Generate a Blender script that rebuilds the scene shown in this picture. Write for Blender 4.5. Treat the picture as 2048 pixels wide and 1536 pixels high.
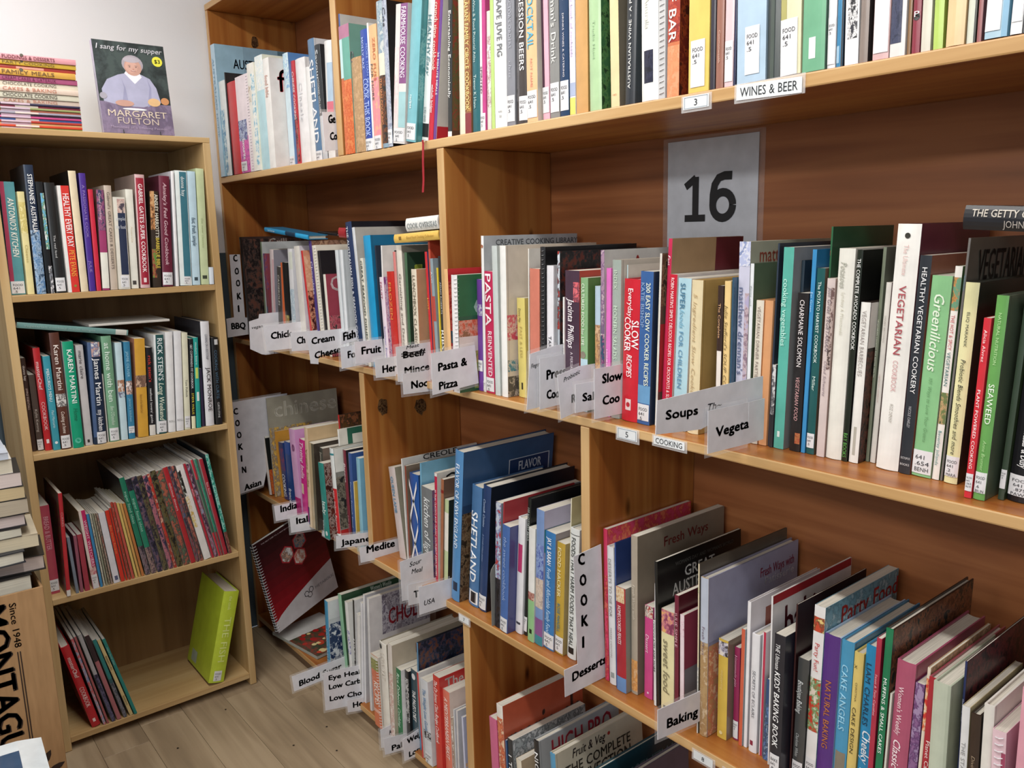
import bpy, math, random
from mathutils import Matrix, Vector
import numpy as np
C = bpy.context.scene.collection
for o in list(bpy.data.objects): bpy.data.objects.remove(o)
random.seed(4)
PI = math.pi
# ---------------------------------------------------------------- camera
cd = bpy.data.cameras.new('camera'); cam = bpy.data.objects.new('camera', cd); C.objects.link(cam)
cd.sensor_width = 36; cd.lens = 28.9772; cd.clip_start = .02
cam.matrix_world = Matrix([[0.777227, 0.1325548, -0.6150996, 0], [-0.6287997, 0.1278858, -0.7669786, 0], [-0.0230042, 0.9828909, 0.1827467, 1.385], [0, 0, 0, 1]])
bpy.context.scene.camera = cam
# ---------------------------------------------------------------- world, lamps, exposure
sc = bpy.context.scene
w = bpy.data.worlds.new('world'); sc.world = w; w.use_nodes = True
w.node_tree.nodes['Background'].inputs[0].default_value = (.80, .88, 1, 1)
w.node_tree.nodes['Background'].inputs[1].default_value = .19
def area(name, loc, rot, sx, sy, power, col=(1, .98, .95)):
    l = bpy.data.lights.new(name, 'AREA'); l.shape = 'RECTANGLE'; l.size = sx; l.size_y = sy; l.energy = power; l.color = col
    o = bpy.data.objects.new(name, l); C.objects.link(o); o.location = loc; o.rotation_euler = rot
    return o
area('ceiling_tube_light', (.30, 1.05, 2.37), (0, 0, 0), .10, 2.6, 33)          # fluorescent tube over the aisle
area('ceiling_tube_light', (-1.9, .2, 2.37), (0, math.radians(-25), 0), .25, 2.4, 42)
area('cool_fill_light', (-2.6, -1.9, 1.6), (math.radians(78), 0, math.radians(-48)), 1.8, 1.4, 22, (.86, .93, 1))  # unseen broad cool fill lamp beyond the open side; no window there
vs = sc.view_settings
sc.display_settings.display_device = 'sRGB'
vs.view_transform = 'Standard'; vs.look = 'None'; vs.exposure = .07; vs.gamma = 1; vs.use_curve_mapping = False
sc.cycles.max_bounces = 6

# ---------------------------------------------------------------- materials
def lin(h):
    if not isinstance(h, str): return h
    r = []
    for i in (0, 2, 4):
        c = int(h[i:i+2], 16) / 255
        r.append(c / 12.92 if c <= .04045 else ((c + .055) / 1.055) ** 2.4)
    return (*r, 1)
MC = {}
def nodes(name):
    m = bpy.data.materials.new(name); m.use_nodes = True
    return m, m.node_tree, m.node_tree.nodes['Principled BSDF']
def coord(nt, scale, kind='Object'):
    tc = nt.nodes.new('ShaderNodeTexCoord'); mp = nt.nodes.new('ShaderNodeMapping'); mp.inputs['Scale'].default_value = scale
    nt.links.new(tc.outputs[kind], mp.inputs[0]); return mp
def ramp(nt, src, stops):
    r = nt.nodes.new('ShaderNodeValToRGB'); e = r.color_ramp.elements
    while len(e) < len(stops): e.new(.5)
    for k, (p, c) in zip(e, stops): k.position = p; k.color = lin(c)
    nt.links.new(src, r.inputs[0]); return r
def plain(h, rough=.42, coat=0.0, name='print'):
    k = (h, rough, coat)
    if k in MC: return MC[k]
    m, nt, b = nodes(name + '_' + h)
    mp = coord(nt, (9, 9, 9)); n = nt.nodes.new('ShaderNodeTexNoise'); n.inputs['Scale'].default_value = 3; n.inputs['Detail'].default_value = 4
    nt.links.new(mp.outputs[0], n.inputs['Vector'])
    c = lin(h); r = ramp(nt, n.outputs[0], [(.3, tuple(x * .88 for x in c[:3]) + (1,)), (.7, tuple(min(1, x * 1.04 + .003) for x in c[:3]) + (1,))])
    nt.links.new(r.outputs[0], b.inputs['Base Color']); b.inputs['Roughness'].default_value = rough
    b.inputs['Coat Weight'].default_value = coat; b.inputs['Coat Roughness'].default_value = .15
    MC[k] = m; return m
def flat(h, rough=.5):
    k = (h, 'flat')
    if k in MC: return MC[k]
    m, nt, b = nodes('ink_' + h); b.inputs['Base Color'].default_value = lin(h); b.inputs['Roughness'].default_value = rough
    MC[k] = m; return m
def photo(a, b_, c, sc_=60):
    k = (a, b_, c)
    if k in MC: return MC[k]
    m, nt, b = nodes('photo_print')
    mp = coord(nt, (sc_, sc_, sc_ * .8)); n = nt.nodes.new('ShaderNodeTexNoise'); n.inputs['Scale'].default_value = 1.2; n.inputs['Detail'].default_value = 5; n.inputs['Roughness'].default_value = .7; n.inputs['Distortion'].default_value = .25
    nt.links.new(mp.outputs[0], n.inputs['Vector'])
    r = ramp(nt, n.outputs[0], [(.30, a), (.44, a), (.51, b_), (.58, c), (.70, c)])
    nt.links.new(r.outputs[0], b.inputs['Base Color']); b.inputs['Roughness'].default_value = .35
    MC[k] = m; return m
def pages_mat(h='d8d2c4'):
    k = (h, 'pages')
    if k in MC: return MC[k]
    m, nt, b = nodes('page_edges')
    mp = coord(nt, (1500, 12, 12)); n = nt.nodes.new('ShaderNodeTexNoise'); n.inputs['Scale'].default_value = 1; n.inputs['Detail'].default_value = 1
    nt.links.new(mp.outputs[0], n.inputs['Vector'])
    c = lin(h); r = ramp(nt, n.outputs[0], [(.3, tuple(x * .72 for x in c[:3]) + (1,)), (.65, h)])
    nt.links.new(r.outputs[0], b.inputs['Base Color']); b.inputs['Roughness'].default_value = .85
    MC[k] = m; return m
def wood(name, cols, axis, rough=.42, knots=False, sc_=1.0):
    # grain stretched along `axis`
    m, nt, b = nodes(name)
    s = [26 * sc_, 26 * sc_, 26 * sc_]; s[axis] = 1.3 * sc_
    tc = nt.nodes.new('ShaderNodeTexCoord'); oi = nt.nodes.new('ShaderNodeObjectInfo')
    va = nt.nodes.new('ShaderNodeVectorMath'); va.operation = 'MULTIPLY_ADD'
    nt.links.new(oi.outputs['Random'], va.inputs[0]); va.inputs[1].default_value = (7, 5, 9); nt.links.new(tc.outputs['Object'], va.inputs[2])
    mp = nt.nodes.new('ShaderNodeMapping'); mp.inputs['Scale'].default_value = s; nt.links.new(va.outputs[0], mp.inputs[0])
    n = nt.nodes.new('ShaderNodeTexNoise'); n.inputs['Scale'].default_value = 1; n.inputs['Detail'].default_value = 6; n.inputs['Distortion'].default_value = .6
    nt.links.new(mp.outputs[0], n.inputs['Vector'])
    n2 = nt.nodes.new('ShaderNodeTexNoise'); n2.inputs['Scale'].default_value = 3.0; n2.inputs['Detail'].default_value = 2
    nt.links.new(va.outputs[0], n2.inputs['Vector'])
    mx = nt.nodes.new('ShaderNodeMath'); mx.operation = 'MULTIPLY_ADD'; mx.inputs[1].default_value = .45
    nt.links.new(n2.outputs[0], mx.inputs[0]); nt.links.new(n.outputs[0], mx.inputs[2])
    r = ramp(nt, mx.outputs[0], [(.5, cols[0]), (.68, cols[1]), (.85, cols[2])])
    out = r.outputs[0]
    if knots:
        v = nt.nodes.new('ShaderNodeTexVoronoi'); v.inputs['Scale'].default_value = 1
        s2 = [9, 9, 9]; s2[axis] = 3.2
        mp2 = nt.nodes.new('ShaderNodeMapping'); mp2.inputs['Scale'].default_value = s2; nt.links.new(va.outputs[0], mp2.inputs[0]); nt.links.new(mp2.outputs[0], v.inputs['Vector'])
        kr = ramp(nt, v.outputs['Distance'], [(.03, (.18, .12, .08, 1)), (.085, (1, 1, 1, 1))])
        mm = nt.nodes.new('ShaderNodeMix'); mm.data_type = 'RGBA'; mm.blend_type = 'MULTIPLY'; mm.inputs[0].default_value = 1
        nt.links.new(out, mm.inputs[6]); nt.links.new(kr.outputs[0], mm.inputs[7]); out = mm.outputs[2]
    nt.links.new(out, b.inputs['Base Color']); b.inputs['Roughness'].default_value = rough
    bp = nt.nodes.new('ShaderNodeBump'); bp.inputs['Strength'].default_value = .08; bp.inputs['Distance'].default_value = .002
    nt.links.new(n.outputs[0], bp.inputs['Height']); nt.links.new(bp.outputs[0], b.inputs['Normal'])
    return m
def clear(name='clear_laminate', tint=(1, 1, 1, 1), alpha=.22):
    if name in MC: return MC[name]
    m, nt, b = nodes(name); b.inputs['Base Color'].default_value = tint; b.inputs['Roughness'].default_value = .12; b.inputs['Alpha'].default_value = alpha
    MC[name] = m; return m

# ---------------------------------------------------------------- mesh helpers
class MB:
    def __init__(s): s.v = []; s.f = []; s.m = []; s.mats = []
    def slot(s, m):
        if m not in s.mats: s.mats.append(m)
        return s.mats.index(m)
    def add(s, vs, fs, mat):
        o = len(s.v); s.v += [tuple(map(float, p)) for p in vs]; k = s.slot(mat)
        for f in fs: s.f.append(tuple(i + o for i in f)); s.m.append(k)
    def box(s, a, b, mat):
        x0, y0, z0 = a; x1, y1, z1 = b
        s.add([(x0,y0,z0),(x1,y0,z0),(x1,y1,z0),(x0,y1,z0),(x0,y0,z1),(x1,y0,z1),(x1,y1,z1),(x0,y1,z1)],
              [(0,3,2,1),(4,5,6,7),(0,1,5,4),(1,2,6,5),(2,3,7,6),(3,0,4,7)], mat)
    def tube(s, pts, r, mat, n=6, closed=False):
        pts = [Vector(p) for p in pts]; k = len(pts); rings = []
        for i, p in enumerate(pts):
            a = pts[(i - 1) % k] if closed or i else p; b = pts[(i + 1) % k] if closed or i < k - 1 else p
            t = (b - a).normalized(); u = t.orthogonal().normalized()
            if rings:
                u = (lastu - t * lastu.dot(t)).normalized()
            lastu = u; vv = t.cross(u)
            rings.append([p + (u * math.cos(2*PI*j/n) + vv * math.sin(2*PI*j/n)) * r for j in range(n)])
        vs = [q for g in rings for q in g]; fs = []
        for i in range(k if closed else k - 1):
            for j in range(n):
                a = i * n + j; b = i * n + (j + 1) % n; c = ((i + 1) % k) * n + (j + 1) % n; d = ((i + 1) % k) * n + j
                fs.append((a, b, c, d))
        if not closed: fs += [tuple(range(n))[::-1], tuple(range((k-1)*n, k*n))]
        s.add(vs, fs, mat)
    def build(s, name, parent=None, bevel=0):
        me = bpy.data.meshes.new(name); me.from_pydata(s.v, [], s.f)
        for m in s.mats: me.materials.append(m)
        me.polygons.foreach_set('material_index', s.m); me.update()
        o = bpy.data.objects.new(name, me); C.objects.link(o)
        if parent: o.parent = parent
        if bevel:
            md = o.modifiers.new('bevel', 'BEVEL'); md.width = bevel; md.segments = 2; md.limit_method = 'ANGLE'
        return o
def thing(name, label, cat, loc=(0, 0, 0), rot=(0, 0, 0), group=None):
    o = bpy.data.objects.new(name, None); C.objects.link(o); o.location = loc; o.rotation_euler = rot; o.empty_display_size = .02
    o['label'] = label; o['category'] = cat
    if group: o['group'] = group
    return o
def struct(o): o['kind'] = 'structure'; return o

# glyph outlines of the built-in font, cached once per character
GL = {}
def glyph(ch):
    if ch in GL: return GL[ch]
    cu = bpy.data.curves.new('g', 'FONT'); cu.resolution_u = 2
    def measure(t):
        cu.body = t; ob = bpy.data.objects.new('g', cu); C.objects.link(ob)
        me = ob.to_mesh(depsgraph=None) if False else bpy.data.meshes.new_from_object(ob)
        v = [tuple(x.co) for x in me.vertices]; f = [tuple(p.vertices) for p in me.polygons]
        bpy.data.meshes.remove(me); bpy.data.objects.remove(ob); return v, f
    if ch == ' ': GL[ch] = ([], [], .32); return GL[ch]
    v, f = measure(ch)
    v2, _ = measure(ch + 'l'); v3, _ = measure('l')
    adv = max(x[0] for x in v2) - max(x[0] for x in v3)
    if not f or abs(adv) < .01: adv = (max(x[0] for x in v) + .05) if v else .3
    bpy.data.curves.remove(cu); GL[ch] = (v, f, adv); return GL[ch]
def text_geo(s, bold=0, italic=False):
    vs = []; fs = []; x = 0
    for ch in s:
        v, f, a = glyph(ch); o = len(vs)
        vs += [(p[0] + x + (p[1] * .22 if italic else 0), p[1]) for p in v]; fs += [tuple(i + o for i in q) for q in f]; x += a
    return vs, fs, max(x, .01)
CAP = .69
def put_text(mb, s, mat, fn, length, cap, italic=False, fit=True, maxsp=1.5, bold=0):
    """lay text: fn(u, v) -> 3D point, u along baseline (0..length), v up from baseline"""
    vs, fs, wd = text_geo(s, italic=italic)
    sy = cap / CAP; sx = sy
    if fit:
        sx = length / wd
        if sx > sy * maxsp: sx = sy * maxsp
        if sx < sy * .5: sy = sx / .5
    off = (length - sx * wd) / 2 if fit else 0
    mb.add([fn(off + p[0] * sx, p[1] * sy) for p in vs], fs, mat)
    if bold:
        e = sy * .018 * bold
        mb.add([fn(off + p[0] * sx + e, p[1] * sy + e * .5) for p in vs], fs, mat)
        mb.add([fn(off + p[0] * sx - e * .2, p[1] * sy - e * .5) for p in vs], fs, mat)
        if bold > 2: mb.add([fn(off + p[0] * sx + e * 1.1, p[1] * sy - e * .4) for p in vs], fs, mat)
    return sy * CAP

# ---------------------------------------------------------------- room
H0 = 1.385                      # camera height above the floor
wall_m, nt, b = nodes('painted_plaster')
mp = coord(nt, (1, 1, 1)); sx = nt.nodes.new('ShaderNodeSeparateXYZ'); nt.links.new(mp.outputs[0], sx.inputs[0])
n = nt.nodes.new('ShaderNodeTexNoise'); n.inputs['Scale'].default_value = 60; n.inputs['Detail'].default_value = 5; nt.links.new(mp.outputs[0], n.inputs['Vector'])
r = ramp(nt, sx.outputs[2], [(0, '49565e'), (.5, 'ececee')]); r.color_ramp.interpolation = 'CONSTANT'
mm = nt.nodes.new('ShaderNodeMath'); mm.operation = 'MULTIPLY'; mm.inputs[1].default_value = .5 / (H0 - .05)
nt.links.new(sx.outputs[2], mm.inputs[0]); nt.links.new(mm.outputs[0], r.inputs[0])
nt.links.new(r.outputs[0], b.inputs['Base Color']); b.inputs['Roughness'].default_value = .6
bp = nt.nodes.new('ShaderNodeBump'); bp.inputs['Strength'].default_value = .15; bp.inputs['Distance'].default_value = .002
nt.links.new(n.outputs[0], bp.inputs['Height']); nt.links.new(bp.outputs[0], b.inputs['Normal'])
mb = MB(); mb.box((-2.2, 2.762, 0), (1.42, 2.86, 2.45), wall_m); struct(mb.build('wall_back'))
mb = MB(); mb.box((1.32, -2.2, 0), (1.42, 2.762, 2.45), wall_m); struct(mb.build('wall_right'))
mb = MB(); mb.box((-2.2, -2.2, 2.45), (1.42, 2.86, 2.5), plain('e4e2dc', .8)); struct(mb.build('ceiling'))
# timber floor of separate boards
sub = MB(); sub.box((-2.2, -2.2, -.04), (1.32, 2.762, -.0205), plain('3c3028', .9)); fl = struct(sub.build('floor'))
fm = wood('worn_floor_timber', ['86745c', '988469', 'a89478'], 1, .55, sc_=1.0)
x = .25 - .12 * 21
k = 0
while x < 1.30:
    x1 = min(x + .1198, 1.318)
    ys = -2.19 - random.random() * .9
    if abs(x - .85) < .03: cuts = [-2.19, .4, 2.225, 2.76]
    elif abs(x - .49) < .03: cuts = [-2.19, -.2, 1.1, 2.38, 2.76]
    else:
        cuts = [-2.19]; c = -2.19 + random.uniform(.5, 1.6)
        while c < 2.4: cuts.append(c); c += random.uniform(1.2, 2.1)
        cuts.append(2.76)
    for a, c in zip(cuts[:-1], cuts[1:]):
        m2 = MB(); dz = random.uniform(-.0008, 0)
        m2.box((x - (x + x1) / 2, -(c - a) / 2 + .0004, -.0095), ((x1 - x) / 2, (c - a) / 2 - .0004, .0095), fm)
        o = m2.build('floorboard', fl); o.location = ((x + x1) / 2, (a + c) / 2, -.010 + dz)
        md = o.modifiers.new('bevel', 'BEVEL'); md.width = .0008; md.segments = 1
    x += .1205
nm = MB()
for (nx, ny) in [(.80, 2.0), (.91, 2.02), (.62, 1.98), (.55, 2.2), (.95, 2.32), (.72, 2.3), (.88, 1.9)]:
    pts = [(nx + .003 * math.cos(q * PI / 4), ny + .003 * math.sin(q * PI / 4), .0008) for q in range(8)]
    nm.add(pts, [tuple(range(8))], flat('2c241c'))
o = nm.build('nail_hole', fl)

# ---------------------------------------------------------------- big pine bookcase
P = [wood('pine_%s' % 'xyz'[i], ['884a1e', 'a0622c', 'b0763a'], i, .36, knots=(i == 2)) for i in range(3)]
PF = wood('pine_edge_lit', ['ae8450', 'c49c68', 'd2ae7c'], 1, .4)  # stronger light on the front edges, put in as a paler pine
PFz = wood('pine_edge_upright_lit', ['ae8450', 'c49c68', 'd2ae7c'], 2, .4)  # same painted-in light for the upright front edges
PB = wood('pine_back', ['7a4826', '925832', 'a4683e'], 1, .45, knots=False)
case = thing('bookcase', 'large varnished pine bookcase filling the right hand wall', 'bookcase', (1.15, 1.2, 0))
def board(name, a, b_, mat, edge=None, parent=None, bevel=.0025):
    cx = [(a[i] + b_[i]) / 2 for i in range(3)]
    mb = MB(); mb.box([a[i] - cx[i] for i in range(3)], [b_[i] - cx[i] for i in range(3)], mat)
    o = mb.build(name, parent or case)
    if edge is not None:
        o.data.materials.append(edge)
        for p in o.data.polygons:
            if p.normal.x < -.9: p.material_index = 1
    pl = (parent or case).location
    o.location = (cx[0] - pl.x, cx[1] - pl.y, cx[2] - pl.z)
    if bevel:
        md = o.modifiers.new('bevel', 'BEVEL'); md.width = bevel; md.segments = 2
    return o
Y0, Y1 = -.35, 2.7535
XB = 1.297
def shelf(z0, z1): board('shelf', (.9995, Y0, z0 + H0), (XB, Y1 - .019, z1 + H0), P[1], PF)
board('top_board', (1.0, Y0, .703 + H0), (XB + .012, Y1, .722 + H0), P[1], PF)
shelf(.1725, .1917); shelf(-.3480, -.3309); shelf(-.8642, -.8452); shelf(-1.3490, -1.330)
board('side_panel', (1.001, Y1 - .019, 0), (XB, Y1, .703 + H0), P[2], PFz)
for (ya, yb, za, zb) in [(1.8893, 1.9189, .1917, .703), (1.4559, 1.4827, -.3309, .1725), (1.8507, 1.8774, -.8452, -.348), (1.0306, 1.0541, -.8452, -.348), (1.4226, 1.4495, -1.330, -.8642),
                         (.02, .046, .1917, .703), (.05, .076, -.8452, -.348), (.35, .376, -1.33, -.8642)]:
    board('divider', (1.0005, ya, za + H0 + .0002), (XB - .0005, yb, zb + H0 - .0002), P[2], PFz)
for (za, zb) in [(-1.349, -.8642), (-.8642, -.348), (-.348, .1725), (.1725, .72)]:
    board('back_panel', (XB, Y0, za + H0), (XB + .012, Y1, zb + H0), PB, None, bevel=0)
board('plinth', (1.03, Y0 + .02, 0), (1.05, Y1 - .03, .036), P[1])
for (x_, z_, r_) in [(1.052, -.443, .016), (1.165, -.46, .018)]:      # knots on the post beside the Asian books
    kb = MB(); pts = []
    for q in range(14):
        rr = r_ * random.uniform(.75, 1.15); pts.append((x_ - 1.15 + rr * math.cos(q * 2 * PI / 14), 1.8502 - 1.2, z_ + H0 + rr * 1.35 * math.sin(q * 2 * PI / 14)))
    kb.add(pts + [(x_ - 1.15, 1.8502 - 1.2, z_ + H0)], [(q, (q + 1) % 14, 14) for q in range(14)], photo('3a2414', '7a5c3c', '2a180c', 90)); kb.build('knot', case)
kb = MB(); pts = [(.0 + .013 * math.cos(q * 2 * PI / 12) * random.uniform(.8, 1.1), Y1 - .0195 - 1.2, .625 + H0 + .02 * math.sin(q * 2 * PI / 12) * random.uniform(.8, 1.1)) for q in range(12)]
kb.add(pts, [tuple(range(12))], photo('3a2414', '6a4c30', '2a180c', 90)); kb.build('knot', case)

# ---------------------------------------------------------------- small bookcase
LW = wood('light_laminate', ['ae8c5c', 'bc9b6a', 'c8aa7a'], 0, .45, sc_=.8)
LWz = wood('light_laminate_upright', ['ae8c5c', 'bc9b6a', 'c8aa7a'], 2, .45, sc_=.8)
LB = wood('brown_hardboard', ['7e5c34', '8e6a40', '9a764a'], 2, .6)
small = thing('bookcase', 'small light wood bookcase standing against the white back wall', 'bookcase', (.58, 2.54, 0))
def sb(name, a, b_, m=LW): return board(name, a, b_, m, None, small, .0012)
YF = 2.3835; YBk = 2.705
sb('top_board', (.3225, YF, .2602 + H0 - .0), (.850, YBk, .2745 + H0))
sb('side_panel', (.830, YF, 0), (.850, YBk, .2600 + H0), LWz)
sb('side_panel', (.3030, YF, 0), (.323, YBk, .2745 + H0), LWz)
for zt in (-.1313, -.5412, -.9414, -1.3457):
    sb('shelf', (.3232, YF + .001, zt - .0165 + H0), (.8298, YBk, zt + H0))
sb('back_panel', (.3232, YBk - .004, .03), (.8298, YBk + .003, .26 + H0), LB)
sb('plinth', (.3232, YF + .05, 0), (.8298, YF + .06, .0225))
# ---------------------------------------------------------------- books
def mk(spec):
    return photo(*spec[2:].split(':')) if spec.startswith('P:') else plain(spec, .32, .15)
def num(v, d): return float(v) if v != '' else d
def book(line):
    p = line.split('|'); row, face = p[0], p[1]
    ox, oy, oz, a, t, h, d = map(float, p[2:9]); st = p[9].split(); ex = p[10]; lab = p[11]
    spc, kind, cov = st[0], st[1], st[2][2:]
    cat = {'h': 'book', 'p': 'book', 's': 'notebook', 'm': 'magazine'}[kind]
    if 'booklet' in lab or 'pamphlet' in lab: cat = 'booklet'
    elif 'magazine' in lab: cat = 'magazine'
    elif kind == 's' and 'cookbook' in lab: cat = 'book'
    nm = {'book': 'hardback_book' if kind == 'h' else 'paperback_book', 'notebook': 'ring_bound_book', 'magazine': 'magazine', 'booklet': 'booklet'}[cat]
    lying = a > 1.2
    root = thing(nm, lab, cat, (ox, oy, oz), (0, -a, 0 if face == 'Y' else -PI / 2), GRP[row])
    SM, CM = plain(spc, .32, .15), mk(cov)
    T = .0022 if kind == 'h' else .0007
    T = min(T, t * .2)
    bul = min(.0035, t * .13) if kind == 'h' else (min(.0012, t * .12) if kind == 'p' else min(.0008, t * .1))
    N = 6
    prof = lambda x: -bul * (1 - ((x - t / 2) / (t / 2)) ** 2) if 0 <= x <= t else 0
    mb = MB()
    outer = [(0, d)] + [(t * i / N, bul + prof(t * i / N)) for i in range(N + 1)] + [(t, d)]
    inner = [(T, d)] + [(T + (t - 2 * T) * i / N, bul + T + prof(t * i / N) * .6) for i in range(N + 1)] + [(t - T, d)]
    k = len(outer)
    vs = [(x, y, 0) for x, y in outer] + [(x, y, h) for x, y in outer] + [(x, y, 0) for x, y in inner] + [(x, y, h) for x, y in inner]
    for i in range(k - 1):
        m = CM if i in (0, k - 2) else SM
        mb.add([vs[i], vs[i+1], vs[i+1+k], vs[i+k]], [(0, 1, 2, 3)], m)
        mb.add([vs[i+2*k], vs[i+1+2*k], vs[i+1+3*k], vs[i+3*k]], [(3, 2, 1, 0)], CM)
        mb.add([vs[i+k], vs[i+1+k], vs[i+1+3*k], vs[i+3*k]], [(0, 1, 2, 3)], m)
        mb.add([vs[i], vs[i+1], vs[i+1+2*k], vs[i+2*k]], [(3, 2, 1, 0)], m)
    for i in (0, k - 1):
        mb.add([vs[i], vs[i+k], vs[i+3*k], vs[i+2*k]], [(0, 1, 2, 3)], CM)
    if kind == 'h' and t > .009:      # joint groove beside the spine
        mb.box((t - .0002, .004 + bul, .0), (t + .0001, .0052 + bul, h), plain('%02x%02x%02x' % tuple(int(int(cov[i:i+2], 16) * .8) for i in (0, 2, 4)) if not cov.startswith('P:') else '444444', .5))
    # printed areas and lettering
    tx = MB(); lb = MB(); fx = MB()
    E1 = .00025; lay = [0]
    def spine_q(mat, v0, v1, x0=0, x1=1):
        lay[0] += 1; e = E1 + .00004 * lay[0]
        z0, z1 = h * (1 - v1), h * (1 - v0); q = []
        for i in range(5):
            x = t * (x0 + (x1 - x0) * i / 4); x = min(max(x, .0001), t - .0001)
            q.append((x, bul + prof(x) - e))
        mb.add([(x, y, z0) for x, y in q] + [(x, y, z1) for x, y in q], [(i, i + 1, i + 6, i + 5) for i in range(4)], mat)
    def front_q(mat, u0, u1, v0, v1, side=1):
        lay[0] += 1; e = .00015 + .00004 * lay[0]; x = t + e if side > 0 else -e
        y0, y1 = .001 + bul + u0 * (d - bul - .002), .001 + bul + u1 * (d - bul - .002); z0, z1 = h * (1 - v1) + .0004, h * (1 - v0) - .0004
        f = [(0, 1, 2, 3)] if side > 0 else [(3, 2, 1, 0)]
        mb.add([(x, y0, z0), (x, y1, z0), (x, y1, z1), (x, y0, z1)], f, mat)
    ft = E1 + .0009
    for tok in [q for q in ex.split(';') if q]:
        c, *r = tok.split(',')
        if c in ('t', 'ti', 'tu', 'f', 'fi') and (tx.v or fx.v):
            (tx if tx.v else fx).build('lettering' if tx.v else 'cover_lettering', root); tx = MB(); fx = MB()
        if c in ('t', 'ti', 'tu'):
            r = tok.split(',', 6)[1:]; col = r[0]; v0, v1, cx, wf = map(float, r[1:5]); s = r[5]
            cap = wf * t; L = (v1 - v0) * h
            cap = min(cap, .055)
            if c == 'tu': fn = lambda u, v: (t * cx + cap / 2 - v, bul + prof(min(max(t * cx + cap / 2 - v, 0), t)) - ft, h * (1 - v1) + u)
            else: fn = lambda u, v: (t * cx - cap / 2 + v, bul + prof(min(max(t * cx - cap / 2 + v, 0), t)) - ft, h * (1 - v0) - u)
            put_text(tx, s, flat(col), fn, L, cap, italic=(c == 'ti'), bold=1 if cap > .008 else 0)
        elif c == 'h':
            r = tok.split(',', 4)[1:]; cap = min(float(r[2]) * t, .012); W = t * .84; v = float(r[1])
            put_text(tx, r[3], flat(r[0]), lambda u, w_: (t * .08 + u, bul + prof(t * .08 + u) - ft, h * (1 - v) + w_), W, cap)
        elif c == 'b': spine_q(plain(r[0]), float(r[1]), float(r[2]), *(map(float, r[3:5]) if len(r) > 3 else ()))
        elif c == 'p': spine_q(photo(*r[:3]), float(r[3]), float(r[4]), *(map(float, r[5:7]) if len(r) > 5 else ()))
        elif c in ('d', 'fd'):
            rad = float(r[3]) * (t if c == 'd' else h * .5); rad = min(rad, .03)
            cz = h * (1 - float(r[2])); lay[0] += 1; e = E1 + .00008 * lay[0]
            if c == 'd':
                cx = t * float(r[1]); q = [(cx + rad * math.cos(i * PI / 8), cz + rad * math.sin(i * PI / 8)) for i in range(16)]
                mb.add([(x, bul + prof(min(max(x, 0), t)) - e - .0003, z) for x, z in q], [tuple(range(16))], plain(r[0]))
            else:
                cy = d * float(r[1]); mb.add([(t + e, cy + rad * math.cos(i * PI / 8), cz + rad * math.sin(i * PI / 8)) for i in range(16)], [tuple(range(16))], plain(r[0]))
        elif c == 'v':
            for z0 in (.02, .48):
                for s_ in (0, 1):
                    xa, xb = (.06 * t, .94 * t) if s_ else (.94 * t, .06 * t); z1 = h * (z0 + .46); w_ = .009
                    q = [(xa, h * z0), (xa, h * z0 + w_ * 2), (xb, z1), (xb, z1 - w_ * 2)]; q = [q[0], q[3], q[2], q[1]]
                    P4 = [(x + (0), bul - bul - .0012, z) for x, z in q]
                    mb.add(P4, [(0, 1, 2, 3)], plain(r[0]))
        elif c in ('f', 'fi'):
            r = tok.split(',', 6)[1:]; u0, u1, v0, v1 = map(float, r[1:5]); capz = (v1 - v0) * h
            put_text(fx, r[5], flat(r[0]), lambda u, v: (t + .0007, d * u0 + u, h * (1 - v1) + v), (u1 - u0) * d, capz, italic=(c == 'fi'), bold=1)
        elif c in ('fb', 'bb'): front_q(plain(r[0]), *map(float, r[1:5]), side=1 if c == 'fb' else -1)
        elif c in ('fp', 'bp'): front_q(photo(*r[:3]), *map(float, r[3:7]), side=1 if c == 'fp' else -1)
        elif c == 'l':
            v0, v1 = float(r[0]), float(r[1]); x0 = float(r[2]) if len(r) > 2 else .04; x1 = float(r[3]) if len(r) > 3 else .96
            lines = (r[4] if len(r) > 4 else 'FOOD/641/.5').split('/')
            z0, z1 = h * (1 - v1), h * (1 - v0); n_ = 5; e = .0008; q = []
            for i in range(n_):
                x = min(max(t * (x0 + (x1 - x0) * i / (n_ - 1)), .0001), t - .0001); q.append((x, bul + prof(x) - e))
            lb.add([(x, y, z0) for x, y in q] + [(x, y, z1) for x, y in q], [(i, i + 1, i + 6, i + 5) for i in range(4)], plain('e6e6e8', .5))
            W = (x1 - x0) * t; nl = len(lines); hh = (z1 - z0)
            cap = min(hh / (nl * 1.75), .0055, W * .3)
            for i, s in enumerate(lines):
                zb = z1 - hh * .12 - (i + 1) * cap * 1.5
                fn = lambda u, v: (t * x0 + W * .12 + u, bul + prof(min(max(t * x0 + W * .12 + u, 0), t)) - e - .0004, zb + v)
                put_text(lb, s, flat('3c3c40'), fn, W * .76 * min(1, len(s) / 4), cap)
    cv = mb.build('cover', root)
    # page block
    pb = MB(); o_ = .003 if kind == 'h' else .0004; o_ = min(o_, h * .03)
    yd = d - (.004 if kind == 'h' else .0006)
    x0, x1 = T + .0002, t - T - .0002
    y0 = bul + T + .0008
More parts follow.
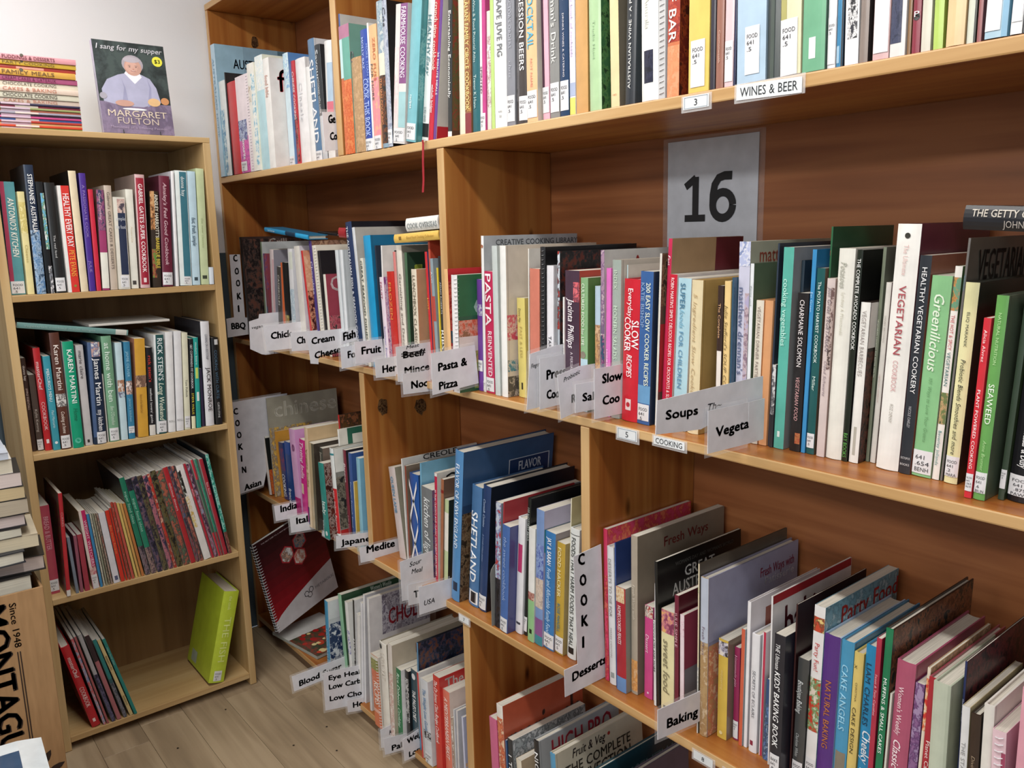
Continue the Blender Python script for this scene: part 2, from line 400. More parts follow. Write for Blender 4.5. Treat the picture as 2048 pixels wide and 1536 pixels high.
    if x1 - x0 > .001:
        n_ = 5; hol = min(.003, t * .12) if kind == 'h' else 0
        q = [(x0 + (x1 - x0) * i / n_, yd - hol * (1 - (2 * i / n_ - 1) ** 2)) for i in range(n_ + 1)]
        ring = [(x1, y0), *q[::-1], (x0, y0)]
        kk = len(ring)
        vs = [(x, y, o_) for x, y in ring] + [(x, y, h - o_) for x, y in ring]
        pb.add(vs, [tuple(range(kk))[::-1], tuple(range(kk, 2 * kk))] + [(i, (i + 1) % kk, (i + 1) % kk + kk, i + kk) for i in range(kk)], pages_mat('d8d2c4' if kind != 'm' else 'b4b0a8'))
        pb.build('pages', root)
    if tx.v: tx.build('lettering', root)
    if fx.v: fx.build('cover_lettering', root)
    if lb.v: lb.build('call_number_label', root)
    if kind == 's':
        sp = MB(); n_ = int(h / .0085); rr = min(max(t * .45, .004), .0058); xc = t / 2 if t < .02 else t - rr; col = flat('1c1c1e', .3) if '2c2c2e' in spc else flat('d4d4d6', .3)
        for i in range(n_):
            z = .008 + (h - .016) * i / (n_ - 1)
            sp.tube([(xc + rr * math.cos(q * PI / 4), .003 + rr * .8 * math.sin(q * PI / 4), z + .001 * math.sin(q)) for q in range(8)], .0007, col, 4, True)
        sp.build('spiral_binding', root)
    return root
GRP = {'TL': 'books in the top left bay', 'TR': 'books on the wines and beer shelf', '2L': 'books on the meat and fish shelf', '2R': 'books on the soups and vegetarian shelf', '3L': 'books on the Asian cooking shelf', '3M': 'books on the shelf behind tag 7', '3R': 'books on the desserts and baking shelf', '4L': 'books on the lowest pine shelf, left', '4R': 'books on the lowest pine shelf, right', 'La': 'books on the small bookcase first shelf', 'Lb': 'books on the small bookcase second shelf', 'Lc': 'books on the small bookcase third shelf', 'Ld': 'books on the small bookcase bottom shelf', 'Lt': 'booklets stacked atop the small bookcase'}
BK = r'''
TL|X|0.9950|2.7180|1.5773|0.0000|0.0347|0.4012|0.2600|b4cfe0 p c:8fb0c4|f,2c3848,.22,.75,.1,.17,AUSTRALIA;t,7fa4bc,.1,.7,.5,.35,AUSTRALIAN HOME;fb,9cc0d4,0,.35,0,1;fb,5c7c8c,.8,1,0,1|large pale blue book with sky cover on the top shelf, left bay
TL|X|0.9987|2.6819|1.5773|0.0000|0.0506|0.2867|0.2100|e6ecec p c:e6ecec|p,5c8cb4,9cc4d0,e4ecec,.3,1,0,.6|short white book with blue lower spine on the top shelf, left bay
TL|X|0.9994|2.6299|1.5773|0.0000|0.0068|0.3072|0.2100|2c2a2c p c:2c2a2c||thin black book behind the red spine on the top shelf, left bay
TL|X|0.9993|2.6216|1.5773|0.0000|0.0735|0.2734|0.2100|c8242c h c:b8202a||plain glossy red hardback on the top shelf, left bay
TL|X|0.9990|2.5467|1.5773|0.0000|0.0952|0.2789|0.2100|ecdfe4 s c:e8c8d4|p,c4489c,e06cb0,94388c,.62,1,0,.75;p,3c4484,c8d4e8,28306c,.45,.66,0,.7;t,f4f0f4,.64,.86,.4,.3,favourite;l,.88,.98,0,.5|spiral bound magenta and navy book on the top shelf, left bay
TL|X|0.9985|2.4501|1.5773|0.0000|0.0489|0.3012|0.2100|f0efe6 p c:ece8d8|p,7cb4cc,dfe9e9,f0efe6,.1,.95,.55,1;p,b49c84,f0efe6,dcd4c8,.2,.35,0,.5|cream book with blue edge on the top shelf, left bay
TL|X|1.0032|2.3998|1.5773|0.0000|0.0556|0.3136|0.2100|b8dce4 p c:e8ead8|p,eef0e8,d4e4e8,f4f4f0,0,.3,0,1|light blue and white thin book on the top shelf, left bay
TL|X|1.0026|2.3429|1.5773|0.0000|0.0413|0.2984|0.1900|f4f2ee p c:dcd8d4|t,d8b0a4,.15,.35,.5,.5,food bible;f,c8202c,.12,1,.1,.3,food;f,9c98a0,.5,.8,.55,.6,a guide|white book titled food, jutting out over the shelf edge on the top shelf, left bay
TL|X|1.0450|2.3002|1.5773|0.0000|0.0338|0.3099|0.2100|d4e8f0 p c:6c98cc|p,b0d4e4,e8f2f4,8cb8dc,0,.3;l,.9,.99;fb,5c8cc8,0,1,0,.1|pale blue book with blue cover on the top shelf, left bay
TL|X|1.0517|2.2650|1.5773|0.0000|0.0199|0.2858|0.2100|c8303c p c:c8303c|p,3c3430,c84040,7c6858,.5,.95;t,f0e0e0,.1,.55,.5,.6,CHINESE COOKING|thin red book with food photo spine on the top shelf, left bay
TL|X|1.0525|2.2436|1.5773|0.0000|0.0598|0.2856|0.2000|f2f0f0 h c:ece8e8|t,dcdce0,.2,.6,.5,.3,Classic|thick white hardback on the top shelf, left bay
TL|X|1.0520|2.1825|1.5773|0.0000|0.0316|0.2554|0.1992|eeeeec h c:e8e6e6||white book left of the blue Shetland spine on the top shelf, left bay
TL|X|1.0483|2.1419|1.5773|0.0296|0.0374|0.3195|0.2100|5c7ea0 h c:dfe0e4|t,f4f4f6,.16,.84,.5,.62,SHETLAND;l,.9,.99,.15,1|blue spine reading SHETLAND on the top shelf, left bay
TL|X|1.0483|2.1031|1.5773|0.0296|0.0298|0.2991|0.2100|c8ccd0 h c:2c2c30|b,34383c,0,.6;t,d0d4d8,.04,.3,.5,.5,Savour;t,c0c4c8,.3,.58,.5,.4,COOKING WITH KAFFIR|black and grey hardback on the top shelf, left bay
TL|X|1.0483|2.0704|1.5793|-0.0507|0.0391|0.2981|0.2100|f2f2f0 h c:ecebe8|b,b8d0e4,.18,.5,.4,1;b,e07888,.5,.62,.2,1|white book with pink and blue patches by the divider on the top shelf, left bay
TR|X|1.0050|1.8850|1.5773|0.0000|0.0067|0.3256|0.2500|3c5c9c p c:c4c4c0|fb,5c5c60,.1,1,.1,.12|grey clip folder with blue clip on the wines and beer shelf
TR|X|0.9991|1.8769|1.5773|0.0000|0.0498|0.2945|0.1700|c86c38 p c:7cac9c|b,b87c98,0,.1;b,c8e8e8,.1,.4,0,.3;b,6cac9c,.1,.42,.3,1;p,e08850,c85428,dc7848,.42,1|book in mauve, teal and orange bands on the wines and beer shelf
TR|X|0.9985|1.8257|1.5773|0.0000|0.0469|0.2137|0.1667|c4a078 h c:b89468|p,c8a47c,a88860,bc9870,0,1|kraft brown hardback with elastic loop on the wines and beer shelf
TR|X|0.9985|1.7774|1.5773|0.0000|0.0351|0.2669|0.2082|3450a8 h c:2c4490|t,b8c8f0,.06,.32,.4,.3,MOLLY BAZ;t,a8bcf0,.4,.88,.55,.6,COOK THIS BOOK;t,8ca4e0,.08,.6,.85,.16,MORE THAN RECIPES;l,.9,1;b,24262c,.93,.99,.55,1|royal blue spine reading cook this book on the wines and beer shelf
TR|X|0.9982|1.7409|1.5773|0.0000|0.0072|0.2764|0.2100|f4f2ec p c:f0ece4||thin white book beside the blue spine on the wines and beer shelf
TR|X|0.9981|1.7323|1.5773|0.0000|0.0324|0.2684|0.2094|f0bc88 p c:eab488|p,e89498,ec8c9c,f0b090,.42,.9;t,c87850,.1,.45,.62,.3,ZERO FUSS;t,6c6460,.3,.6,.2,.3,FOR MORE;l,.89,1|peach and pink paperback on the wines and beer shelf
TR|X|0.9979|1.6985|1.5773|0.0000|0.0255|0.3116|0.2100|8ca4b4 h c:6c7c88|p,a4b4bc,7890a4,c8ccc8,0,.35;b,e4e0cc,.35,.5;p,34302c,7c4c30,2c2c30,.5,.97;t,d89060,.52,.84,.4,.4,ITALIAN COOKING|tall book with misty grey top and dark lower spine on the wines and beer shelf
TR|X|0.9975|1.6717|1.5773|0.0000|0.0194|0.3081|0.2100|a8b0c0 h c:1c1c1c|p,a0a8b8,c0c4d0,8c94a8,0,1;t,3c4048,.02,.2,.5,.6,Cos;l,.88,.98|mottled grey hardback with black cover on the wines and beer shelf
TR|X|0.9971|1.6486|1.5837|-0.1350|0.0476|0.2850|0.2100|e6e0dc p c:dcd4d0|b,8c5488,0,.56,.45,1;t,ecdcec,.02,.52,.72,.36,FARMHOUSE COOKING;p,eacccc,e8dcd8,f0e0dc,.3,.9,0,.4;b,a4ccd0,.62,.88,.45,1;l,.885,.985|white and purple farmhouse cooking book on the wines and beer shelf
TR|X|0.9980|1.5989|1.5836|-0.1685|0.0379|0.2850|0.2100|7ebec8 h c:4c9498|fp,4c9498,78b0b0,3c8488,0,1,.2,.7;t,e0f0f0,.66,.76,.5,.25,recipes;l,.865,.985|teal hardback with flower cover on the wines and beer shelf
TR|X|1.0150|1.5586|1.5812|-0.1674|0.0236|0.2800|0.2100|e2e8e6 p c:e4e8e6|t,5c8088,.1,.38,.45,.5,HEALTHY;ti,6c9098,.38,.52,.5,.5,Easy;t,7c8c90,.75,.86,.4,.4,LUKE HINES;b,1c1c1e,.87,.97|pale spine reading healthy easy on the wines and beer shelf
TR|X|1.0150|1.5334|1.5801|-0.1674|0.0170|0.2800|0.2100|c8283c p c:b02438|t,f4d8c8,.03,.5,.5,.75,crunch time cookbook;t,f0e0e0,.6,.8,.5,.5,michelle bridges|red crunch time cookbook on the wines and beer shelf
TR|X|1.0140|1.5134|1.5791|-0.1648|0.0107|0.2800|0.1800|6c4490 p c:d8d4cc|t,f0f0f4,.38,.68,.5,.6,30 MINUTE MEALS;fb,c8303c,0,1,.9,1|thin purple thirty minute meals book on the wines and beer shelf
TR|X|1.0200|1.4670|1.5783|-0.0684|0.0142|0.2800|0.2100|303434 p c:5c4030|t,f0f0ec,.12,.72,.5,.6,Entertaining Economically;b,f0f0ec,.955,1;fp,7c4a34,4c5c34,8c3c30,0,1,0,.95|black spine reading entertaining economically on the wines and beer shelf
TR|X|1.0140|1.4172|1.5779|-0.0339|0.0191|0.2850|0.2100|e8e4cc h c:dcd8c0||thin cream book left of the family circle spine on the wines and beer shelf
TR|X|1.0134|1.3957|1.5780|-0.0319|0.0205|0.2850|0.2100|9c6848 p c:8c5c3c|p,a87448,7c4c34,b88c50,0,.85;b,8c3c40,.86,1;t,f0d48c,0,.84,.5,.6,AUSTRALIAN FAMILY CIRCLE COOKBOOK|brown spine with yellow family circle lettering on the wines and beer shelf
TR|X|1.0139|1.3738|1.5782|-0.0319|0.0271|0.2850|0.2100|2c6870 h c:2c5c64|t,c4d8d4,.02,.54,.5,.28,Frances Wine & Food Pictorial Atlas;t,bcd4d0,.62,.84,.5,.3,Trevor K Hann|dark teal wine and food atlas on the wines and beer shelf
TR|X|1.0140|1.3452|1.5778|-0.0319|0.0171|0.2850|0.2100|c8488c p c:c8488c|b,f0e0e4,.0,.9,0,.5;t,4c3040,.55,.78,.3,.35,SPIRITED;l,.88,1|magenta and white paperback on the wines and beer shelf
TR|X|1.0166|1.3267|1.5777|-0.0319|0.0124|0.2172|0.1694|e0dcd4 p c:d8d0cc|p,e4dcd8,a87c80,ece8e4,.2,.8|small white book with floral spine on the wines and beer shelf
TR|X|1.0131|1.3086|1.5775|-0.0159|0.0103|0.2850|0.2100|c0dc84 p c:c0dc84||thin lime green book on the wines and beer shelf
TR|X|1.0131|1.2969|1.5779|-0.0159|0.0361|0.2850|0.2100|f2f2f0 p c:e8e8e8|b,3c3c40,0,.12;t,74787c,.15,.55,.5,.42,GRAPE JUVE PIG;h,5c6064,.9,.1,641;h,5c6064,.93,.1,22|white spine reading grape juve pig on the wines and beer shelf
TR|X|1.0125|1.2594|1.5777|-0.0159|0.0243|0.2750|0.2100|8c8e96 p c:7c7e84|t,b8bac4,.14,.5,.5,.3,DOCTOR'S ORDERS;ti,b0b2bc,.52,.74,.5,.3,chris;l,.8,.97|silver grey spine reading doctor's orders on the wines and beer shelf
TR|X|1.0130|1.2337|1.5778|-0.0159|0.0307|0.2750|0.2100|4a4442 h c:544e4c|p,5c5a5c,6c6a6c,44403e,0,.85,0,.4;t,f4f4f4,.2,.66,.62,.36,SESSION BEERS;l,.82,.975,.35,1|dark spine reading session beers on the wines and beer shelf
TR|X|1.0100|1.1974|1.5773|-0.0013|0.0292|0.2750|0.2100|f0c494 p c:c8c4b8|t,58b0d0,0,.54,.45,.55,TIKI COCKTAIL;t,e09080,.6,.78,.5,.2,NOT NAME;l,.8,.97|peach spine with blue cocktail lettering on the wines and beer shelf
TR|X|1.0200|1.1649|1.5773|0.0104|0.0179|0.2750|0.2100|f0b8c8 p c:e0a8b8|b,48283c,0,.8,0,.4;l,.79,.95|pink and aubergine paperback on the wines and beer shelf
TR|X|1.0145|1.1388|1.5773|0.0037|0.0243|0.2750|0.2100|8e8e8c p c:7c7c7c|t,dcdcd8,.06,.66,.5,.5,A Woman's Drink;l,.78,.96|grey spine reading a woman's drink on the wines and beer shelf
TR|X|1.0149|1.1131|1.5773|0.0037|0.0226|0.2750|0.2100|1e3c60 p c:1c3450|t,f0f0f0,0,.22,.6,.4,COCKTAIL BAR;d,a8b8c8,.5,.3,.09;t,e0dce0,.38,.76,.5,.18,DRINKS WINES & CATERING;l,.78,.96|navy bar guide with cocktail glass symbol on the wines and beer shelf
TR|X|1.0154|1.0891|1.5773|0.0037|0.0138|0.2700|0.2100|e4e4f0 p c:dcdce4|t,d0b8dc,.1,.75,.5,.4,a little book of cocktails;b,e8e074,.89,1;b,b0bcd8,.8,.88|thin lilac white book on the wines and beer shelf
TR|X|1.0161|1.0739|1.5773|0.0037|0.0286|0.2700|0.2100|d4a468 p c:c49858||plain tan paperback on the wines and beer shelf
TR|X|1.0100|1.0365|1.5773|0.0109|0.0273|0.2700|0.2000|b4d4a4 h c:3c6c44|t,6c8c68,.0,.22,.5,.28,HANGOUT;d,3c5c40,.4,.33,.12;t,a0bc98,.45,.72,.5,.2,Trudie Hunt;fp,3c6c44,5c8c50,28442c,0,1,.2,1;fb,9ca4a8,0,1,0,.15|pale green spine with garden photo cover on the wines and beer shelf
TR|X|1.0120|0.9874|1.5773|0.0218|0.0187|0.2700|0.2100|f0d8a8 p c:7c7464|h,b86c4c,.93,.12,HBT|cream paperback with brown cover on the wines and beer shelf
TR|X|1.0100|0.9558|1.5778|-0.0239|0.0207|0.2700|0.2100|30343a h c:3c444a|tu,ecece8,.03,.97,.5,.26,AUSTRALIAN WINE - A PICTORIAL GUIDE|black spine reading a pictorial guide on the wines and beer shelf
TR|X|1.0049|0.9160|1.5773|0.0140|0.0334|0.2650|0.2067|f0f0ea h c:e8e8e0|t,dcdcd4,.05,.6,.4,.25,The Companion of Australia;p,26283c,34364c,20222e,.72,.9,.2,.75|thick white book with inked out label on the wines and beer shelf
TR|X|1.0061|0.8812|1.5773|0.0070|0.0129|0.2600|0.2028|c8c8c8 s c:dcdcdc||wire bound notebook with silver rings on the wines and beer shelf
TR|X|1.0070|0.8655|1.5774|-0.0031|0.0228|0.2600|0.1900|d07850 p c:5c2018|p,a03428,c05038,8c2c28,0,.7;p,f0a078,e08c60,e8986c,.72,1;t,f6ece4,0,.7,.45,.6,STREET OF BAR;fp,5c1c18,8c3c20,3c1414,0,1,0,1|orange red spine reading street of bar on the wines and beer shelf
TR|X|1.0078|0.8254|1.5773|0.0038|0.0368|0.2600|0.2028|e6ca6c p c:dcc064|t,f2e4b0,0,.16,.5,.5,IN;l,.72,.97,.12,.82|wide yellow book above tag 3 on the wines and beer shelf
TR|X|1.0089|0.7871|1.5773|0.0038|0.0085|0.2600|0.2028|34303c p c:2c2830|b,b82830,0,.22|black book with red top band on the wines and beer shelf
TR|X|1.0095|0.7773|1.5773|0.0038|0.0125|0.2600|0.2028|9c6c5c p c:8c5c4c|ti,34241c,.02,.45,.45,.6,VINE & GRAIN;t,d8b8a8,.68,.88,.5,.25,Commonwealth|brown spine reading grain on the wines and beer shelf
TR|X|1.0106|0.7633|1.5773|0.0010|0.0144|0.2600|0.2028|e4c8cc p c:dcc0c4|l,.76,.97|pale pink paperback on the wines and beer shelf
TR|X|1.0106|0.7475|1.5773|0.0010|0.0035|0.2600|0.2028|22284c h c:1c2040||thin navy strip book beside pale pink on the wines and beer shelf
TR|X|1.0045|0.7375|1.5773|0.0162|0.0458|0.2600|0.2028|b4cce0 p c:a8c0d4|t,8ca4bc,.0,.5,.58,.14,COMPANION;t,a0b4c8,.0,.16,.8,.14,TODAY;l,.72,.96,.3,.8|broad pale blue companion book above the wines sign on the wines and beer shelf
TR|X|1.0053|0.6903|1.5773|0.0135|0.0192|0.2600|0.2028|3a4242 h c:34403c|b,4c5650,0,1,.3,.6|dark grey green hardback on the wines and beer shelf
TR|X|1.0021|0.6668|1.5773|0.0243|0.0295|0.2600|0.2028|dedab8 p c:d4d0a8|b,b0aa68,0,.74,0,.3;t,3c4448,0,.72,.66,.5,HALLIDAY;t,6c6840,0,.45,.14,.14,encyclopedia;l,.73,1,0,.85|cream and olive wine encyclopedia on the wines and beer shelf
TR|X|1.0038|0.6359|1.5773|0.0149|0.0314|0.2600|0.2028|74b08c p c:4c6c5c|t,f0f4f0,0,.24,.18,.5,wine;b,e8f0ec,.84,.94,.3,.6|green wine book with white lettering on the wines and beer shelf
TR|X|1.0079|0.6031|1.5773|0.0149|0.0109|0.2550|0.1989|e8eaee p c:dcdee4|p,c8ccd8,eceef2,dfe2ea,.05,.4;l,.76,.98|white paperback right of the green wine book on the wines and beer shelf
TR|X|1.0080|0.5906|1.5773|0.0156|0.0082|0.2550|0.1989|3c84b0 p c:1c2c3c|b,1c242c,0,1,.75,1;b,9cc0d8,.9,.98,0,.5|thin blue book with black edge on the wines and beer shelf
TR|X|1.0059|0.5783|1.5773|0.0237|0.0174|0.2550|0.1989|f0eeee p c:e8e4e4|b,44a474,.35,.62,.1,1;p,2c2c30,f0eeee,34343c,.68,.88,.2,.9|white paperback with green square on the wines and beer shelf
TR|X|1.0060|0.5595|1.5773|0.0099|0.0107|0.2500|0.1950|8e8078 h c:2c2828||taupe hardback with dark cover on the wines and beer shelf
TR|X|1.0049|0.5417|1.5773|0.0109|0.0197|0.2500|0.1950|d8b4b4 p c:c8a4a4|p,e0a8ac,9ca0a4,d48c94,0,.5;l,.52,.97|pink photo paperback with large white label on the wines and beer shelf
TR|X|1.0050|0.5206|1.5773|0.0109|0.0179|0.2500|0.1950|e4e0dc p c:dcd8d4|p,3c4058,484c64,34384c,.5,.94,.0,.75|white paperback with dark tape patch on the wines and beer shelf
TR|X|1.0079|0.5013|1.5773|0.0109|0.0041|0.2500|0.1950|8c6c4c p c:7c5c3c||narrow brown book on the wines and beer shelf
TR|X|1.0060|0.4949|1.5773|0.0134|0.0090|0.2500|0.1950|8c3444 h c:7c2c3c|d,2c2c2c,.5,.84,.42;h,f0f0f0,.84,.7,P|maroon spine with round P logo on the wines and beer shelf
TR|X|1.0060|0.4842|1.5773|0.0146|0.0106|0.2500|0.1950|d8d4c4 p c:ccc8b8||cream grey plain paperback on the wines and beer shelf
TR|X|1.0060|0.4702|1.5773|0.0227|0.0106|0.2500|0.1950|b8d46c p c:98b454||bright lime green book on the wines and beer shelf
TR|X|1.0020|0.4549|1.5773|0.0033|0.0194|0.2500|0.1950|e8c898 h c:dcb888|t,f0dcb8,.05,.5,.4,.3,WINE COMPANION|wide beige hardback on the wines and beer shelf
TR|X|1.0064|0.4341|1.5773|0.0035|0.0090|0.2500|0.1950|3c3c34 p c:34342c|t,d8d8d0,0,.2,.4,.5,VIN;b,d4d8c8,.68,1,0,.8|dark olive spine with white letters on the wines and beer shelf
TR|X|1.0076|0.4237|1.5773|0.0027|0.0046|0.2500|0.1950|9c6464 h c:8c5454||maroon grey thin book on the wines and beer shelf
TR|X|1.0000|0.4128|1.5776|-0.0117|0.0224|0.2500|0.1950|b0ccdc p c:7cb4d0|b,8cb8d4,0,1,.75,1;l,.35,.97,0,.7|pale blue paperback with wide white label on the wines and beer shelf
TR|X|1.0000|0.3872|1.5775|-0.0174|0.0112|0.2500|0.1950|ecebea p c:dcdcdc|l,.4,.95|white paperback at the right edge on the wines and beer shelf
TR|X|1.0000|0.3744|1.5774|-0.0164|0.0064|0.2500|0.1950|6c7074 h c:5c6064||grey book at the far right edge on the wines and beer shelf
TR|X|1.0000|0.3661|1.5775|-0.0147|0.0140|0.2500|0.1950|a04038 h c:903830||red book beyond the right edge on the wines and beer shelf
2L|X|1.0100|2.6331|1.0547|0.0532|0.0207|0.3300|0.2600|2c2420 h c:3c2c28|fp,241c1c,4c403c,6c4438,0,1,.02,.9;fd,c02c30,.5,.42,.16;f,c8c0b8,.35,.6,.02,.09,Grill|tall photo cover book with red capsicum on the meat and fish shelf
2L|X|1.0450|2.5740|1.0550|-0.0277|0.0125|0.3135|0.2000|7c8c70 p c:c4c8c8||thin sage green spine with grey cover on the meat and fish shelf
2L|X|1.0400|2.5391|1.0551|-0.0139|0.0277|0.2778|0.2100|8c4450 p c:8c4450|p,5c4c84,a8505c,8c4450,0,.4;b,4c7c94,.6,1,0,.35|small maroon and violet book on the meat and fish shelf
2L|X|1.0350|2.4968|1.0573|-0.0909|0.0285|0.2907|0.1900|e8dada p c:8c8a94|b,d8b4b8,.1,.9,.6,1|pink white spine with lavender cover on the meat and fish shelf
2L|X|1.0373|2.4542|1.0575|-0.0997|0.0285|0.2388|0.1863|4c4844 p c:8c8488|t,c8c4bc,.1,.5,.5,.4,CASSEROLES|grey casseroles paperback on the meat and fish shelf
2L|X|1.0330|2.4078|1.0560|-0.0655|0.0204|0.2516|0.1962|dc6c3c p c:dc6c3c||thin orange book on the meat and fish shelf
2L|X|1.0255|2.3694|1.0555|-0.0277|0.0286|0.2532|0.1975|242424 p c:242424|p,a8743c,6c8444,c8b078,.62,1|black paperback with food photo foot on the meat and fish shelf
2L|X|1.0265|2.3269|1.0555|-0.0277|0.0286|0.2933|0.2100|e6e6e8 p c:d8d8dc|b,dce0d4,.03,.2,.3,1;p,c8d4dc,9cb4c4,dce4e8,.4,.9|white book with framed photo panel on the meat and fish shelf
2L|X|1.0300|2.2707|1.0547|0.0365|0.0371|0.3009|0.2100|e8e4dc p c:d8d0d8||cream paperback behind the chicken tab on the meat and fish shelf
2L|X|1.0300|2.2047|1.0547|0.1120|0.0121|0.2893|0.2000|cc3438 p c:d89478|fp,d89878,6c2c30,3c2420,0,1,.1,1;fp,e0a888,d89878,e8b898,0,.5,.05,.4|thin red book with peach cover on the meat and fish shelf
2L|X|1.0300|2.1611|1.0547|0.0679|0.0170|0.3158|0.2000|4c3c84 p c:7c5848|t,d8d0e8,.05,.6,.5,.6,Chocolate;fp,94705c,5c3c30,b08c70,0,1,0,.4|violet chocolate cookbook on the meat and fish shelf
2L|X|1.0250|2.1280|1.0547|0.0780|0.0223|0.3032|0.2100|ece6d8 s c:e8e0d0||cream ring bound cookbook on the meat and fish shelf
2L|X|1.0227|2.0977|1.0547|0.0658|0.0146|0.2889|0.2100|201c20 p c:201c20||thin black pamphlet by the ring binding on the meat and fish shelf
2L|X|1.0200|2.0752|1.0547|0.0456|0.0148|0.2256|0.1900|e8e4d8 p c:a04454|f,f0dcdc,.06,.9,.03,.2,Canapes;fp,a04454,c87078,3c3838,0,1,.5,1;fd,e8e4e0,.55,.68,.1|rose coloured canapes book on the meat and fish shelf
2L|X|1.0200|1.9940|1.0547|0.0463|0.0163|0.2910|0.2100|dce2e6 p c:d4dade||first white spine left of the seafood book on the meat and fish shelf
2L|X|1.0200|1.9763|1.0547|0.0218|0.0161|0.2917|0.2100|e2e6ea h c:d4dade||middle white spine left of the seafood book on the meat and fish shelf
2L|X|1.0121|1.8972|1.0547|0.0909|0.0323|0.3617|0.2600|1e3258 h c:1c1c24|t,d8dce4,.03,.97,.4,.34,THE AUSTRALIAN FISH & SEAFOOD COOKBOOK|navy fish and seafood cookbook on the meat and fish shelf
2L|X|1.0129|1.8633|1.0547|0.0870|0.0139|0.3485|0.2500|d4d8dc p c:b8b4ac||tall grey backed white book on the meat and fish shelf
2L|X|1.0100|1.8416|1.0547|0.0495|0.0144|0.2720|0.2100|e8e4d4 p c:e0dccc|t,3c4844,.02,.75,.5,.6,GREAT SEAFOOD DISHES|thin cream seafood paperback on the meat and fish shelf
2L|X|1.0124|1.8243|1.0547|0.0533|0.0354|0.3266|0.2000|1f98cc h c:1c6c94||bright blue hardback on the meat and fish shelf
2L|X|1.0224|1.7875|1.0547|0.0461|0.0059|0.3027|0.2100|2c3444 p c:2c3444||thin charcoal book beside bright blue on the meat and fish shelf
2L|X|1.0200|1.7748|1.0549|-0.0288|0.0058|0.3025|0.2200|eceae8 p c:e8e4e0|fb,2c2c2c,.15,.9,.04,.3|white book with black framed cover on the meat and fish shelf
2L|X|1.0050|1.7422|1.0547|0.0562|0.0185|0.2283|0.1781|ecdce6 p c:c8a8c0|t,a83c5c,.03,.25,.4,.4,FRUIT;t,5c6cb0,.5,.9,.5,.35,Summer Fruits;fp,b094b8,d8ccd4,7c4c8c,0,1,0,.8|pale pink fruit book on the meat and fish shelf
2L|X|1.0126|1.7223|1.0547|0.0393|0.0315|0.2416|0.1884|c82c24 p c:b02820|t,e89048,.08,.5,.4,.35,FROZEN;f,f0c840,.1,.9,.03,.15,TREATS|red paperback with orange lettering on the meat and fish shelf
2L|X|1.0128|1.6894|1.0547|0.0393|0.0109|0.2884|0.2100|dc8480 p c:d0b0a8||thin salmon pink book on the meat and fish shelf
2L|X|1.0142|1.6770|1.0547|0.0302|0.0229|0.3026|0.2000|e8e0d4 p c:a8a498|t,8c8078,.2,.95,.5,.4,Garnishing and Decoration|cream garnishing and decoration book on the meat and fish shelf
2L|X|1.0149|1.6527|1.0547|0.0018|0.0113|0.2870|0.2000|4c6c50 p c:2c4434|f,b0c04c,.0,.3,.1,.4,I|dark green book behind the Sunday book on the meat and fish shelf
2L|X|1.0000|1.6020|1.0547|0.0003|0.0212|0.2506|0.1900|e8dcc8 p c:c49470|t,7c7464,.05,.72,.5,.5,LUNCHBOX CLASSICS;p,e0d4c0,5c5040,e8dcc8,.78,.88|cream spine with tan cover on the meat and fish shelf
2L|X|1.0146|1.5571|1.0547|0.0329|0.0097|0.2890|0.2000|cc2c34 p c:38507c|t,e8a848,.3,.5,.5,.6,HOT|thin scarlet book on the meat and fish shelf
2L|X|1.0153|1.5460|1.0547|0.0212|0.0077|0.3151|0.2200|c0503a h c:b84832||tall brick red book on the meat and fish shelf
2L|X|1.0072|1.5238|1.0547|0.0422|0.0113|0.2748|0.2100|90a0a8 p c:8c98a0|b,b84c44,.3,.5;t,d8dce0,.05,.25,.5,.5,AVO|grey book with red patch on the meat and fish shelf
2L|X|1.0105|1.5111|1.0547|0.0142|0.0044|0.2546|0.1986|e6cc3c p c:e6cc3c||thin yellow pamphlet on the meat and fish shelf
2L|X|1.0112|1.5052|1.0547|0.0142|0.0158|0.2801|0.2100|2c2c2e p c:242426|t,c8c8c4,.2,.45,.5,.3,ADAM ROBERTS;t,f0f0e8,.55,.75,.5,.7,RIBS;t,d8d4c8,.8,.95,.5,.3,NEIL|black spine reading ribs on the meat and fish shelf
2R|X|0.9674|1.4205|1.0547|0.0191|0.0140|0.2559|0.2500|ecbc84 h c:b8343a|fb,c82830,0,1,0,.28;fb,345c6c,0,1,.28,.6;fp,c83030,e07060,a02428,0,1,.1,.5;fb,8c2c30,0,1,.8,1|peach spined book with red patterned cover by the divider on the soups and vegetarian shelf
2R|X|0.9688|1.4038|1.0551|-0.0179|0.0207|0.2443|0.1900|f0ecec s c:24583c|fb,24643c,0,1,0,.35;f,c8e4d8,.2,.9,.2,.34,Chilli;fp,c85c3c,d8a08c,8c6444,0,1,.38,.55;fb,dcd0c8,0,1,.52,.8;fp,88a050,d0a070,7c9c48,.2,1,.65,.98|spiral bound green and cream chilli cookbook on the soups and vegetarian shelf
2R|X|1.0166|1.3816|1.0550|-0.0179|0.0166|0.2336|0.1822|6c3c98 p c:5c3488|l,.72,.82;p,c8c4d4,8c7cb0,6c3c98,.22,.32|purple paperback behind the pizza tab on the soups and vegetarian shelf
2R|X|1.0161|1.3636|1.0549|-0.0179|0.0087|0.3215|0.2600|f0f0ee h c:b4b8bc|d,a86c54,.5,.065,.4;f,74787c,.12,1,.025,.06,CREATIVE COOKING LIBRARY;l,.93,.99|tall white creative cooking library book on the soups and vegetarian shelf
2R|X|1.0156|1.3530|1.0551|-0.0157|0.0282|0.2509|0.1957|c42c58 p c:a82850|t,f8ecf0,.01,.44,.46,.66,PASTA;t,f4dce4,.48,.86,.6,.42,REINVENTED;l,.87,.985|magenta spine reading pasta reinvented on the soups and vegetarian shelf
